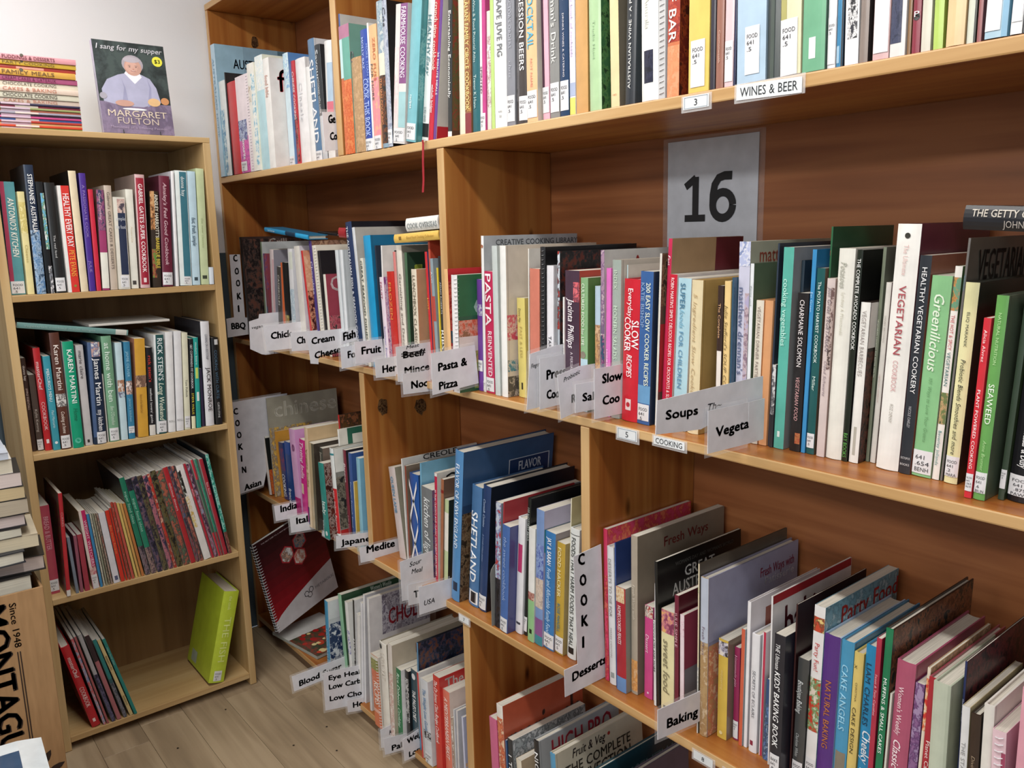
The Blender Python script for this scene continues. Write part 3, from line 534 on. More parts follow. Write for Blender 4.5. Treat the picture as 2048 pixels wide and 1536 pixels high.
2R|X|1.0110|1.3167|1.0547|-0.0013|0.0163|0.3020|0.2100|ccd4d2 p c:c4ccca||plastic covered grey white book on the soups and vegetarian shelf
2R|X|1.0111|1.2963|1.0549|-0.0125|0.0188|0.3020|0.2500|f4f4f0 h c:d8ccbc|fp,d05c6c,dcccbc,c84860,0,.8,.45,.62;fp,4c8494,d8ccbc,3c5c64,0,.9,.75,.83;fp,54504c,c4b8a8,343434,0,.9,.86,1|large white book with painted cover on the soups and vegetarian shelf
2R|X|1.0348|1.2690|1.0547|0.0049|0.0238|0.1996|0.1557|e4d47c p c:c8b468|ti,3c3428,.1,.24,.4,.3,Donna Hay;t,b8a864,.28,.6,.5,.3,FAST & LESS;b,3c3828,.85,.92,.4,.6|yellow small fast cooking book on the soups and vegetarian shelf
2R|X|1.0382|1.2424|1.0548|-0.0235|0.0026|0.2956|0.2100|ecebe4 p c:e4e0d8||thin cream book above the salmon one on the soups and vegetarian shelf
2R|X|1.0291|1.2277|1.0554|-0.0235|0.0286|0.2579|0.2011|d4806c p c:8c5440|fp,8c5440,c08c68,5c3424,0,1,.4,.8|salmon pink paperback with brown cover on the soups and vegetarian shelf
2R|X|1.0292|1.1960|1.0550|-0.0215|0.0144|0.2993|0.2500|2c2c2e s c:18181a||black wire bound album on the soups and vegetarian shelf
2R|X|1.0293|1.1789|1.0551|-0.0202|0.0188|0.2647|0.2065|ecebf0 h c:c8c8cc|t,34343c,.5,.65,.6,.4,TAKE 2|white spine reading take 2 on the soups and vegetarian shelf
2R|X|1.0395|1.1586|1.0548|-0.0202|0.0064|0.2909|0.2400|bcc4cc p c:1c1c1e|p,d4dce4,3c3c44,a83c34,0,.5;fp,1c1c1e,2c2c2e,5c2c24,0,1,0,1|tall photo book with black cover on the soups and vegetarian shelf
2R|X|1.0296|1.1319|1.0548|-0.0176|0.0038|0.2078|0.1621|f0f0ee p c:e0e0e0|t,2c2c2c,.05,.9,.5,.6,PROBIOTICS|thin white book with black lettering on the soups and vegetarian shelf
2R|X|1.0277|1.1229|1.0552|-0.0128|0.0374|0.2568|0.2003|4a3444 p c:b04438|ti,f0e8ec,.2,.55,.45,.42,Jacinta Phillips;t,d8ccd4,.58,.98,.5,.18,A PERSIAN COOKERY BOOK;p,d86870,4a3444,e07078,.08,.22,.6,1|aubergine spine with white script on the soups and vegetarian shelf
2R|X|1.0293|1.0841|1.0550|-0.0155|0.0183|0.2449|0.1910|8cb484 p c:5c7c44|t,e8f0e0,.04,.5,.4,.42,CULTURED FOOD for LIFE;b,bcd8e4,.6,1;d,8c8474,.4,.57,.36;t,5c7890,.66,.86,.5,.4,DONNA S|green and blue cultured food book on the soups and vegetarian shelf
2R|X|1.0374|1.0540|1.0548|-0.0068|0.0129|0.2306|0.1799|b8ccdc p c:a8bccc|p,c89c6c,8c6450,d4b08c,.3,.9|pale blue book with brown photo foot on the soups and vegetarian shelf
2R|X|1.0351|1.0367|1.0547|-0.0049|0.0086|0.2937|0.2400|7c6484 p c:c8c8c4|p,a888a0,6c4c78,c0a8b4,0,.45;p,34506c,8c3c70,d8d0cc,.5,.9;f,a8342c,.3,.95,.04,.12,Australian|tall mauve photo spine on the soups and vegetarian shelf
2R|X|1.0302|1.0206|1.0549|-0.0146|0.0109|0.2630|0.2051|e474c4 p c:d868b4|t,f8e4f4,.4,.85,.4,.35,HOMESTYLE|bright pink paperback on the soups and vegetarian shelf
2R|X|1.0303|1.0077|1.0550|-0.0146|0.0203|0.2772|0.2100|a4b0a8 h c:c8c0b4|t,c8d8c4,.06,.18,.5,.36,INDEX;t,c8dcc8,.28,.62,.5,.4,MODERN SALADS|grey green spine reading modern salads on the soups and vegetarian shelf
2R|X|1.0453|0.9860|1.0547|-0.0146|0.0026|0.2686|0.2095|c4dce0 p c:d8d0c4||pale blue book above the red slow cooker book on the soups and vegetarian shelf
2R|X|1.0295|0.9820|1.0557|-0.0284|0.0359|0.2456|0.1915|d02434 h c:b01c2c|t,f8e8e8,.06,.26,.5,.3,Everyday;t,f8f0f0,.26,.5,.35,.42,COOKER;t,f8f0f0,.28,.48,.8,.36,SLOW;ti,f8e8e8,.52,.68,.5,.32,RECIPES;b,f0d8d8,.84,.92,.3,.65;d,c02030,.48,.88,.12|bright red everyday slow cooker book on the soups and vegetarian shelf
2R|X|1.0306|0.9447|1.0555|-0.0284|0.0274|0.2593|0.2023|3c64a0 p c:28344c|t,e4ecd8,.07,.74,.68,.32,200 EASY SLOW COOKER RECIPES;t,88a4cc,.07,.36,.25,.3,KATIE BISHOP;b,6ca0cc,.74,.86;fp,a82c44,28344c,6c2434,.2,1,.4,1;l,.865,.975|blue two hundred easy slow cooker recipes on the soups and vegetarian shelf
2R|X|1.0390|0.9116|1.0548|-0.0286|0.0044|0.2887|0.2400|e8e4da h c:5c4c40|f,d8d4d0,.14,.96,.02,.055,SIMON & ALISON HOLST;fp,5c4434,8c7458,3c3028,0,1,0,.3;fb,a82c30,0,.6,.4,.8|tall cream spine with dark photo cover on the soups and vegetarian shelf
2R|X|1.0474|0.9058|1.0550|-0.0414|0.0077|0.3122|0.1900|c82c54 h c:a08464|ti,f4e0e8,.02,.2,.5,.6,Fast;fb,5c1c28,.6,1,0,1|tall cranberry hardback at the back on the soups and vegetarian shelf
2R|X|1.0433|0.8967|1.0553|-0.0414|0.0153|0.2551|0.1990|cc2438 p c:d8d0cc|t,f8e8e8,.02,.97,.5,.42,ROBIN MARTIN'S SIMPLY DELICIOUS RECIPES FOR CROCKPOTS & SLOW COOKERS|red crockpot recipes paperback on the soups and vegetarian shelf
2R|X|1.0404|0.8743|1.0556|-0.0346|0.0260|0.2497|0.1948|b4d8e4 p c:e4e0dc|t,4c7c98,.03,.2,.42,.38,SUPER;ti,7cb4cc,.2,.32,.42,.34,foods;t,6494b4,.34,.72,.42,.32,FOR CHILDREN;t,7c98ac,.8,.95,.42,.18,Michael & Barbara|light blue super food for children book on the soups and vegetarian shelf
2R|X|1.0382|0.8429|1.0551|-0.0210|0.0214|0.2477|0.1932|e8d8b0 h c:c4a060|ti,bca47c,.08,.98,.45,.34,5 Ingredient Slow Cooker Recipes;f,6c4c2c,.3,1,.14,.28,SLOW|cream five ingredient slow cooker hardback on the soups and vegetarian shelf
2R|X|1.0435|0.7918|1.0547|-0.0035|0.0104|0.2404|0.1875|3c2a24 p c:34241c|t,e0b080,.05,.4,.5,.4,The Complete;b,ece4dc,.42,.66,.1,.9;t,d8a080,.7,.94,.5,.4,Cookbook|small dark brown cookbook on the soups and vegetarian shelf
2R|X|1.0446|0.7800|1.0547|-0.0035|0.0111|0.2477|0.1932|f0d090 p c:e4c484|ti,7c6844,.08,.95,.45,.5,Julie Stafford's SOUP COOK BOOK|pale apricot soup cook book on the soups and vegetarian shelf
2R|X|1.0463|0.7675|1.0547|-0.0035|0.0032|0.2532|0.1975|34546c p c:3c5c74||thin slate blue book beside the soup book on the soups and vegetarian shelf
2R|X|1.0549|0.7628|1.0548|-0.0035|0.0196|0.3064|0.2200|d0d0e4 p c:a8ac98|p,b4bcdc,e4e4ec,7c8cb8,0,.12;p,8c7484,c8b4b8,b0a8c8,.25,.95,.65,1;t,6c7494,.22,.66,.38,.5,matthew drennan's;f,b0604c,.1,1,.03,.1,matthew drennan|large lilac photo spine in plastic wrap on the soups and vegetarian shelf
2R|X|1.0541|0.7418|1.0547|-0.0056|0.0060|0.2743|0.2000|e8ecf0 p c:5c7058|ti,6c7880,.05,.3,.5,.45,therme cook|tall white spine with handwritten style title on the soups and vegetarian shelf
2R|X|1.0559|0.7344|1.0550|-0.0195|0.0131|0.2201|0.1717|e4dccc h c:e0a470|t,8c7c74,.04,.55,.5,.42,VEGETARIAN DINNER PARTIES;b,a8a498,.78,.95,.35,.65|cream vegetarian dinner parties hardback on the soups and vegetarian shelf
2R|X|1.0571|0.7200|1.0550|-0.0195|0.0134|0.2204|0.1719|dca070 h c:dca070||smooth copper orange hardback on the soups and vegetarian shelf
2R|X|1.0610|0.7052|1.0548|-0.0195|0.0026|0.3036|0.2100|2c3848 h c:24303c||tall slate navy book at the back on the soups and vegetarian shelf
2R|X|1.0568|0.7012|1.0548|-0.0195|0.0062|0.1263|0.0985|2c2c30 p c:2c2c30|p,d4d4d4,34343c,8c8c8c,0,.6|short black and white striped book on the soups and vegetarian shelf
2R|X|1.0578|0.6936|1.0550|-0.0195|0.0165|0.2981|0.2100|5cb4a4 p c:8c8c8c|t,b8e8dc,.15,.48,.45,.5,cooking vegetables;b,e0f0ec,.91,.94,.35,.6;f,3c6c4c,.3,.9,.17,.3,C|teal spine reading cooking vegetables on the soups and vegetarian shelf
2R|X|1.0772|0.6757|1.0548|-0.0195|0.0049|0.2788|0.2100|2c3c48 h c:24303c||tall dark book behind the teal one on the soups and vegetarian shelf
2R|X|1.0619|0.6694|1.0550|-0.0195|0.0171|0.2334|0.1821|221e1e p c:2c2424|t,ece4e4,.04,.46,.5,.42,CHARMAINE SOLOMON;ti,d0a0a0,.52,.8,.5,.34,VEGETARIAN FOOD;p,a8543c,b87c4c,903c30,.88,.95,.5,.95|black vegetarian food book on the soups and vegetarian shelf
2R|X|1.0634|0.6510|1.0548|-0.0195|0.0064|0.2949|0.2100|3c90c8 p c:2c74a4|t,a8d0ec,.1,.4,.5,.5,Eat Green|thin sky blue book on the soups and vegetarian shelf
2R|X|1.0642|0.6431|1.0549|-0.0195|0.0123|0.2691|0.2099|1e5858 p c:6c5448|t,e4f0ec,.07,.5,.5,.38,The POTATO HARVEST COOKBOOK;t,d0e4dc,.57,.65,.5,.38,Miller;l,.885,.965|dark green potato harvest cookbook on the soups and vegetarian shelf
2R|X|1.0717|0.6294|1.0548|-0.0195|0.0026|0.3257|0.1700|28603c h c:1f4830|ti,a83c30,.02,.2,.5,.5,Green;f,8c3428,.1,.9,.1,.25,SIMPLY|tall forest green hardback on the soups and vegetarian shelf
2R|X|1.0620|0.6254|1.0549|-0.0195|0.0120|0.2555|0.1993|d8c8c4 p c:a89088|ti,74646c,.05,.4,.5,.45,Just Great VEGETARIAN;ti,8c7c84,.45,.65,.5,.35,Oded Schwartz;p,6c5450,c8b4ac,4c3c38,.05,.5,.6,1|small mauve vegetarian paperback on the soups and vegetarian shelf
2R|X|1.0633|0.6120|1.0552|-0.0195|0.0232|0.2962|0.2100|eceae0 h c:e4e0d4|ti,b0b0a4,.06,.18,.4,.4,Potatoes;t,c8c4b4,.2,.4,.5,.2,Lyndsay A Mikanowski|thick white potatoes hardback on the soups and vegetarian shelf
2R|X|1.0644|0.5874|1.0549|-0.0261|0.0079|0.2945|0.1800|1c2418 p c:0e0e0e|t,f4f4f0,.04,.46,.5,.62,THE COMPLETE AVOCADO COOKBOOK;t,58a048,.86,.98,.5,.7,BAY BOOKS|black complete avocado cookbook on the soups and vegetarian shelf
2R|X|1.0661|0.5781|1.0551|-0.0271|0.0134|0.2245|0.1751|f0eee8 h c:30201c|t,9c9490,.05,.45,.5,.45,VEGETARIAN BARBECUES;b,b8b4a8,.77,.95,.35,.65;fp,30201c,6c3c30,14100e,0,1,.3,1;fb,e8e4dc,0,1,0,.28|white vegetarian barbecues hardback on the soups and vegetarian shelf
2R|X|1.0863|0.5634|1.0548|-0.0271|0.0044|0.2975|0.2047|78806c p c:6c7464|t,dce0d0,.02,.9,.45,.4,VEGETARIAN COOKING FOR BETTER HEALTH|olive grey vegetarian cooking book on the soups and vegetarian shelf
2R|X|1.0861|0.5570|1.0549|-0.0339|0.0072|0.2510|0.1958|ebe7de p c:e4dcd0|t,b4aca4,.12,.38,.5,.3,SARAH BROWN'S;ti,d0b4ac,.4,.75,.5,.3,vegetarian cookbook|off white narrow vegetarian cookbook on the soups and vegetarian shelf
2R|X|1.0659|0.5390|1.0557|-0.0319|0.0304|0.3270|0.2100|f2f0ea h c:5c2434|t,dcb8b4,.08,.2,.5,.2,The Ultimate;t,a84c54,.24,.52,.5,.3,VEGETARIAN;t,cc9c9c,.54,.67,.5,.22,COOKBOOK;t,a8a49c,.72,.8,.5,.14,ROZ DENNY;d,34342c,.5,.045,.12|thick white ultimate vegetarian hardback on the soups and vegetarian shelf
2R|X|1.0655|0.5064|1.0552|-0.0344|0.0148|0.2879|0.2100|2e3238 p c:8c5444|t,f0f0f0,.05,.62,.55,.42,HEALTHY VEGETARIAN COOKERY;t,b8b8bc,.68,.78,.5,.25,NICOLE OAKLEY;h,d8d8d8,.93,.2,OCTOPUS;h,d8d8d8,.96,.2,BOOKS|charcoal healthy vegetarian cookery book on the soups and vegetarian shelf
2R|X|1.0678|0.4902|1.0556|-0.0360|0.0246|0.2626|0.2048|8cc48c p c:b8c8a8|ti,e4f0dc,.08,.46,.5,.5,Greenilicious;ti,6c9c6c,.49,.82,.5,.18,101 Ways to Love Your Greens;l,.865,.985,0,1,641/.654/BENH|leaf green spine reading greenilicious on the soups and vegetarian shelf
2R|X|1.0692|0.4642|1.0550|-0.0360|0.0086|0.2750|0.1800|f0ece4 p c:5c7c4c|p,6c9c7c,d8884c,5c7c4c,.05,.2;t,b83844,.22,.38,.5,.5,THE HOT & SPICY;t,2c6c6c,.39,.55,.5,.5,VEGETARIAN;p,6c7c4c,c8a478,4c5c3c,.58,.73;t,508c8c,.76,.93,.5,.45,Beverley Jollands|hot and spicy vegetarian book on the soups and vegetarian shelf
2R|X|1.0704|0.4542|1.0548|-0.0405|0.0026|0.3091|0.1900|74706c h c:66645a|f,2c2c28,.15,1,.03,.17,VEGETARIAN;f,34342c,.3,1,.19,.24,COOKERY;t,5c8c9c,.05,.3,.5,.6,VEGETARIAN|large grey vegetarian cookery hardback on the soups and vegetarian shelf
2R|X|1.0657|0.4481|1.0552|-0.0334|0.0161|0.2557|0.1994|e8e4b0 h c:2c342c|t,3c4038,.14,.31,.5,.22,ELIQ MARANIK;ti,34382c,.37,.85,.5,.36,Probiotic Blends Smoothies and more;l,.86,.965,0,1,FOOD/641/.2/MARA|pale yellow probiotic smoothies book on the soups and vegetarian shelf
2R|X|1.0233|0.4052|1.0549|-0.0292|0.0081|0.2185|0.1704|d4303c p c:d4303c|t,f8e0e0,.06,.24,.5,.42,Alicia Alvrez;t,f8f0f0,.38,.84,.5,.42,PLANT POWERED COOKING;l,.86,.96,0,1,HLTH/641/.563/ALVI|red plant powered cooking paperback on the soups and vegetarian shelf
2R|X|1.0247|0.3957|1.0551|-0.0334|0.0129|0.2450|0.1911|6aa658 h c:5c6c58|t,b8dca0,.08,.33,.5,.25,NATURAL NUTRITION;t,f0f8e8,.42,.62,.5,.48,SEAWEED;ti,a8d090,.7,.85,.5,.3,Anne Brunner;l,.86,.965,0,1,FOOD/641/.6/BRUN|green spine reading seaweed on the soups and vegetarian shelf
2R|X|1.0441|0.3752|1.0550|-0.0424|0.0066|0.2354|0.1800|3c4c3c h c:34442c|l,.84,.94|dark green book set back right of seaweed on the soups and vegetarian shelf
2R|X|1.0474|0.3672|1.0558|-0.0424|0.0270|0.2355|0.1837|1a1a1e h c:141416|t,90b880,.2,.42,.35,.5,POWER;t,f0f0f0,.6,.82,.5,.3,Pawassar & Dusy;l,.86,.97,0,1,FOOD/641/.875/PAWA|black power cookbook with white label on the soups and vegetarian shelf
3L|X|1.0100|2.5690|0.5404|0.1281|0.0216|0.2638|0.2000|ece4dc h c:4c4838|fb,ecebe0,0,1,0,.28;fb,101412,0,.75,.28,.68;fp,c05028,d07c38,8c3420,0,1,.68,1|white spine with black and orange cover on the Asian cooking shelf
3L|X|1.0150|2.5302|0.5404|0.0399|0.0045|0.3298|0.2500|8c8c84 p c:a09c8c|f,e4e0d0,.08,.98,.05,.2,chinese;fp,d8b054,7c6c5c,a8a090,0,.6,.3,1|large grey book titled chinese on the Asian cooking shelf
3L|X|1.0305|2.5142|0.5404|0.0856|0.0099|0.2194|0.1711|d89838 p c:c89038||thin orange yellow book on the Asian cooking shelf
3L|X|1.0300|2.4899|0.5404|0.0902|0.0349|0.1889|0.1474|30386c p c:24407c|p,843858,344080,5c3c60,.1,.5;t,e8ecf4,.55,.95,.5,.6,COOKING|navy and plum cooking paperback on the Asian cooking shelf
3L|X|1.0250|2.4396|0.5404|0.0280|0.0358|0.2038|0.1589|284884 p c:284884|b,34549c,0,.2;t,e8ecf4,.75,.98,.5,.55,france|blue paperback reading france on the Asian cooking shelf
3L|X|0.9739|2.2688|0.5404|0.0518|0.0392|0.2820|0.2100|d4a4cc p c:d098c8|t,7c4470,.14,.25,.7,.6,e;p,a01c64,b82c74,8c1854,.74,.98|lilac paperback with letter e on the Asian cooking shelf
3L|X|0.9751|2.2267|0.5416|-0.0355|0.0332|0.2621|0.2044|cc2c88 p c:b82474|ti,f4dcec,.02,.45,.5,.6,Tasting India;b,d8c8a8,.52,.64,.0,.5|magenta tasting India book on the Asian cooking shelf
3L|X|0.9768|2.1922|0.5412|-0.0355|0.0219|0.3026|0.2100|dcc4a4 p c:d0b48c|t,9c7c54,.2,.6,.5,.5,Veggie India;b,28386c,.8,.98,0,.4|beige book beside tasting India on the Asian cooking shelf
3L|X|0.9776|2.1688|0.5415|-0.0355|0.0312|0.2618|0.2042|c4b08c p c:3c342c|b,5c5848,0,1,.6,1|tan and brown narrow book on the Asian cooking shelf
3L|X|0.9950|2.1362|0.5411|-0.0355|0.0199|0.2494|0.1945|4c4c44 p c:7c6c60|t,b8b4a4,.05,.35,.5,.6,Jamie's Italy;l,.88,1|dark narrow Italian cookbook on the Asian cooking shelf
3L|X|0.9697|2.0771|0.5404|0.0561|0.0344|0.2194|0.1712|2c9088 p c:602420|t,e8f4f0,.5,.68,.5,.55,Italy;d,d8ece8,.5,.93,.2;fp,602c24,a8948c,3c1c18,0,1,0,1|teal spine reading Italy on the Asian cooking shelf
3L|X|1.0250|2.0412|0.5404|0.0561|0.0086|0.3510|0.2500|b82828 h c:3c2a20|fp,54381c,2c2420,7c4c30,0,1,0,.6|tall red spine set far back on the Asian cooking shelf
3L|X|1.0150|2.0312|0.5404|0.0561|0.0077|0.3133|0.2500|ecebe6 h c:e0dcd0|fb,2c6450,.1,1,.0,.06;fb,2c6450,.1,.16,0,1;fd,b0483c,.35,.14,.05;fd,b0483c,.5,.12,.05;fd,b0483c,.65,.1,.05;f,4c4c44,.25,.9,.22,.3,ITALY|white book with green frame and tomatoes on the Asian cooking shelf
3L|X|0.9800|2.0221|0.5404|0.0561|0.0232|0.2685|0.2000|e4e8e6 h c:8c8c84|b,3c8c94,.05,.07;b,c82c30,.42,.9;t,f0d8d8,.44,.88,.5,.4,easy italian flavours;b,1c1c1e,.92,.98;fb,e4e4dc,0,1,0,.25;f,2c3c4c,.3,.7,.04,.22,GI;fp,4c4840,8c8474,2c2c2c,0,1,.3,.85;fb,b82c2c,0,1,.86,1|white and red Italian kitchen book on the Asian cooking shelf
3L|X|1.0000|1.9875|0.5404|0.0261|0.0176|0.2684|0.2093|7c2c3c p c:2c2a30|ti,e8d4d8,.12,.35,.5,.5,Basque;t,d0a8b0,.68,.95,.5,.3,John Newman|burgundy narrow paperback on the Asian cooking shelf
3L|X|1.0000|1.9657|0.5406|-0.0098|0.0174|0.2660|0.2075|3c5c98 p c:3c5c98|t,a8bce0,.2,.9,.5,.4,Penguin French Food|dark blue ribbed paperback on the Asian cooking shelf
3L|X|0.9868|1.9199|0.5405|-0.0143|0.0051|0.1976|0.1700|d8cca0 p c:c49c34|f,e8dcb0,.25,1,.03,.24,COC;f,7c6424,.6,1,.3,.5,M;fb,dcd8cc,0,1,.72,1;fd,5c7040,.6,.86,.13;fb,7c6424,.6,.8,.38,.48|mustard yellow cover with salad plate on the Asian cooking shelf
3L|X|0.9950|1.9134|0.5407|-0.0143|0.0181|0.2643|0.2062|8cc0d4 p c:7cb4d0||pale blue book partly behind mustard cover on the Asian cooking shelf
3M|X|1.0512|1.8030|0.5404|0.1513|0.0322|0.2446|0.2398|d4cac8 p c:8c8878|t,5c94b8,.1,.5,.4,.4,QUEEN LAMB|plastic wrapped pinkish white book on the shelf behind tag 7
3M|X|1.0520|1.7661|0.5404|0.0294|0.0047|0.2771|0.2390|ecebe8 p c:d8d8d4|f,3c3c3c,.08,.9,.0,.05,CREOLE|tall thin white book on the shelf behind tag 7
3M|X|1.0528|1.7595|0.5404|0.0047|0.0077|0.2616|0.2040|8c4838 p c:7c6c5c||thin rust brown book on the shelf behind tag 7
3M|X|1.0536|1.7455|0.5409|-0.0131|0.0400|0.2471|0.1927|2c5aa4 h c:2c5088|v,f0f0f4|blue hardback with white saltire crosses on the shelf behind tag 7
3M|X|1.0420|1.6814|0.5406|-0.0428|0.0056|0.2891|0.2000|74b0d0 h c:7cb4d0||sky blue hardback set back on the shelf behind tag 7
3M|X|1.0356|1.6680|0.5425|-0.0428|0.0485|0.2346|0.1830|787c7e p c:4c4c68|ti,e4e8e8,.1,.78,.55,.5,kitchen of light;fp,4c5080,8c5c6c,34385c,0,1,0,1|grey spine reading kitchen of light on the shelf behind tag 7
3M|X|1.0406|1.6182|0.5410|-0.0510|0.0111|0.2803|0.2000|c82c4c p c:e0dcd4|b,f0ece8,0,.03;t,f4e0e4,.15,.95,.5,.6,80 THAI CLASSICS AND CLASSIC SOUTHEAST ASIAN RECIPES;f,2c2c2c,.1,.9,.02,.14,COOK|thin red southeast Asian recipes book on the shelf behind tag 7
3M|X|1.0450|1.6056|0.5414|-0.0848|0.0116|0.2686|0.1700|a86c4c p c:7c6050|b,8c2c24,.1,.13|tan brown narrow book on the shelf behind tag 7
3M|X|1.0479|1.5925|0.5418|-0.0848|0.0162|0.2198|0.1714|c4d4a4 p c:2c3430|b,f0ece0,.15,.6|pale green narrow book on the shelf behind tag 7
3M|X|1.0104|1.5100|0.5437|-0.1076|0.0310|0.3681|0.2700|5890c4 h c:2c4468|t,dce8f4,.08,.64,.5,.42,FLAVOR OF NEW ENGLAND;b,1c2840,.87,.93,.3,.8;fb,34547c,0,1,0,.35;fb,c8d0dc,.49,.96,.115,.305;fb,1c3460,.5,.95,.12,.3;f,e4e8f0,.6,.86,.14,.2,FLAVOR;f,e4e8f0,.66,.8,.22,.27,OF;fp,5c4430,8c7458,34281c,0,1,.4,1|tall blue spine reading flavor of New England on the shelf behind tag 7
3M|X|1.0254|1.4614|0.5441|-0.1040|0.0359|0.2924|0.2100|4c78a8 h c:3c6494|t,f4f8fc,.2,.8,.45,.62,SHETLAND;b,f0f0f0,.87,.98,.1,.95;p,1c1c1e,2c2c30,16161a,.88,.97,.3,.8|blue hardback reading SHETLAND in white on the shelf behind tag 7
3M|X|1.0259|1.4233|0.5434|-0.1098|0.0274|0.3020|0.2500|28406c h c:101826|ti,a8bcd8,.1,.32,.4,.3,Cornish Cuisine;ti,94a8cc,.38,.6,.4,.22,A Cornish Culinary Journey;l,.87,.985;fd,b0a480,.85,.14,.035|navy hardback with script beside the blue one on the shelf behind tag 7
3M|X|1.0045|1.3335|0.5414|-0.0591|0.0175|0.2867|0.2300|a4b4cc p c:8c94a0|p,c4ccd8,6c84b0,b03c38,0,.6;p,1c1c1e,34343c,2c2422,.6,1|photo spine with red and blue patches on the shelf behind tag 7
3M|X|1.0065|1.3147|0.5406|-0.0760|0.0026|0.2917|0.2000|b83038 h c:a02c34||red hardback set back on the shelf behind tag 7
3M|X|1.0014|1.3105|0.5423|-0.0760|0.0244|0.2441|0.1904|4c70b0 p c:4c5084|ti,94acd8,.1,.7,.5,.4,the sweet cookbook;f,dcdce8,.2,.9,.7,.82,a;l,.865,.995|blue paperback with large letter a on its cover on the shelf behind tag 7
3M|X|1.0211|1.2846|0.5420|-0.0760|0.0216|0.2629|0.2050|ececf0 h c:e0e0e4|b,c03c70,.22,.46,.2,.8;b,44444c,.9,.92,.2,.8|white hardback with crimson box on the shelf behind tag 7
3M|X|1.0269|1.2617|0.5412|-0.0760|0.0104|0.3094|0.2300|18201e h c:121414|t,a8b0ac,.06,.3,.5,.6,100 HOTTEST PANS;l,.86,.97|black hardback reading one hundred on the shelf behind tag 7
3M|X|1.0184|1.2384|0.5413|-0.0479|0.0192|0.2520|0.1966|ecece8 p c:d0d4cc|b,94c48c,.62,1;p,c08c84,8c4438,d8b8a8,.56,.63;b,1c2c1c,.89,.93,.3,.7|white and mint green paperback on the shelf behind tag 7
3M|X|1.0206|1.2178|0.5415|-0.0479|0.0228|0.2961|0.2000|7c98c8 p c:b4b0c8|p,4c5ca4,94acd4,6c7cb8,.25,.5;p,c8b4a4,dcccbc,b0a098,.5,.72;b,8c5890,.8,.93;b,3c8c98,.93,1;fb,b8b4cc,0,1,0,.13;f,1c1c3c,.35,.95,.03,.12,Quick n;fb,3c8c94,0,1,.13,.3;f,b8d8d8,.2,.95,.15,.24,shortcut|lilac and teal quick shortcut book on the shelf behind tag 7
3M|X|1.0242|1.1936|0.5418|-0.0479|0.0296|0.2555|0.1993|3c7cb8 p c:8c8488|t,f0f4f8,.05,.28,.45,.4,JAY & SARAH;ti,b4d4f0,.3,.86,.45,.4,Fresh and Affordable Family Food;l,.865,.985,0,1,FOOD/641/.5|blue fresh and affordable family food book on the shelf behind tag 7
3M|X|1.0276|1.1626|0.5415|-0.0479|0.0231|0.2403|0.1874|c4a444 p c:a89460|t,f0e4b0,.04,.48,.4,.4,FOOD HACKER;t,4c7c8c,.54,.8,.4,.36,ROSIE MANSELL;l,.84,.985,0,1,FOOD/641/.5|mustard spine reading food hacker on the shelf behind tag 7
3M|X|1.0393|1.1382|0.5405|-0.0479|0.0026|0.3338|0.2000|e4e0c8 h c:bcb488||cream hardback set back by the divider on the shelf behind tag 7
3M|X|1.0326|1.1341|0.5417|-0.0534|0.0250|0.2764|0.2100|e8ecea h c:c8ccc8|b,2c2c2c,.04,.045;t,3c403c,.06,.9,.5,.42,FOODS THAT HARM FOODS THAT HEAL;b,1c1c1c,.91,.96,.2,.8|white spine reading foods that heal on the shelf behind tag 7
3R|X|1.0306|1.0227|0.5404|0.0143|0.0098|0.3010|0.2400|d43c64 p c:b8384c|fp,d4486c,c83848,e07858,0,1,0,.4;p,d84468,a82434,d46458,.3,1|tall pink magazine at the left end on the desserts and baking shelf
3R|X|1.0274|1.0083|0.5404|0.0256|0.0164|0.2713|0.2100|e8e8ea h c:dcdcdc|t,8c8884,.08,.5,.5,.42,DESSERTS TO DIE FOR;t,a8a4a0,.58,.8,.5,.24,MAREE DENTON;b,9ca4a4,.91,.95,.3,.8|white spine reading desserts to die for on the desserts and baking shelf
3R|X|1.0254|0.9877|0.5404|0.0173|0.0028|0.2847|0.1700|2c4c94 h c:24386c|t,98b0dc,.04,.35,.5,.7,100 GREAT DESSERTS;f,a8b4d0,.3,.6,.1,.17,G|blue hundred great desserts book on the desserts and baking shelf
3R|X|1.0223|0.9835|0.5404|0.0173|0.0233|0.2039|0.1590|b02a36 p c:8c8c84|p,dcb484,e8d8b8,c89c6c,0,.14,0,.9;t,f4dcdc,.17,.54,.4,.35,HOMECOOKED FEASTS;b,6c94c8,.86,1|red homecooked feasts book with blue foot on the desserts and baking shelf
3R|X|1.0347|0.9588|0.5404|0.0085|0.0149|0.3057|0.2500|b0a494 p c:948878|ti,d8d0c0,.3,.52,.5,.4,Fresh Ways with;p,e0a868,c88848,dcb488,.78,.98;f,8c3c34,.28,.8,.06,.12,Fresh Ways;fb,847868,0,1,0,1|grey brown fresh ways dessert volume on the desserts and baking shelf
3R|X|1.0427|0.9346|0.5404|-0.0005|0.0190|0.1793|0.1398|d44c8c p c:c0407c|p,a83c30,e8dcd0,3c2420,.0,.12;ti,f8dcea,.3,.5,.4,.4,Dessert;b,f4e0ec,.93,.95,.4,.6|bright pink dessert paperback on the desserts and baking shelf
3R|X|1.0455|0.9142|0.5404|-0.0005|0.0026|0.2263|0.1766|e4e4e4 p c:d8d8d8||thin white pamphlet beside dessert on the desserts and baking shelf
3R|X|1.0345|0.9036|0.5404|0.0250|0.0055|0.1627|0.1269|e8e8e6 p c:2c2c2c|t,1c1c1c,.0,.6,.5,.7,CHOCOLATES AND MORE|narrow white book with black lettering on the desserts and baking shelf
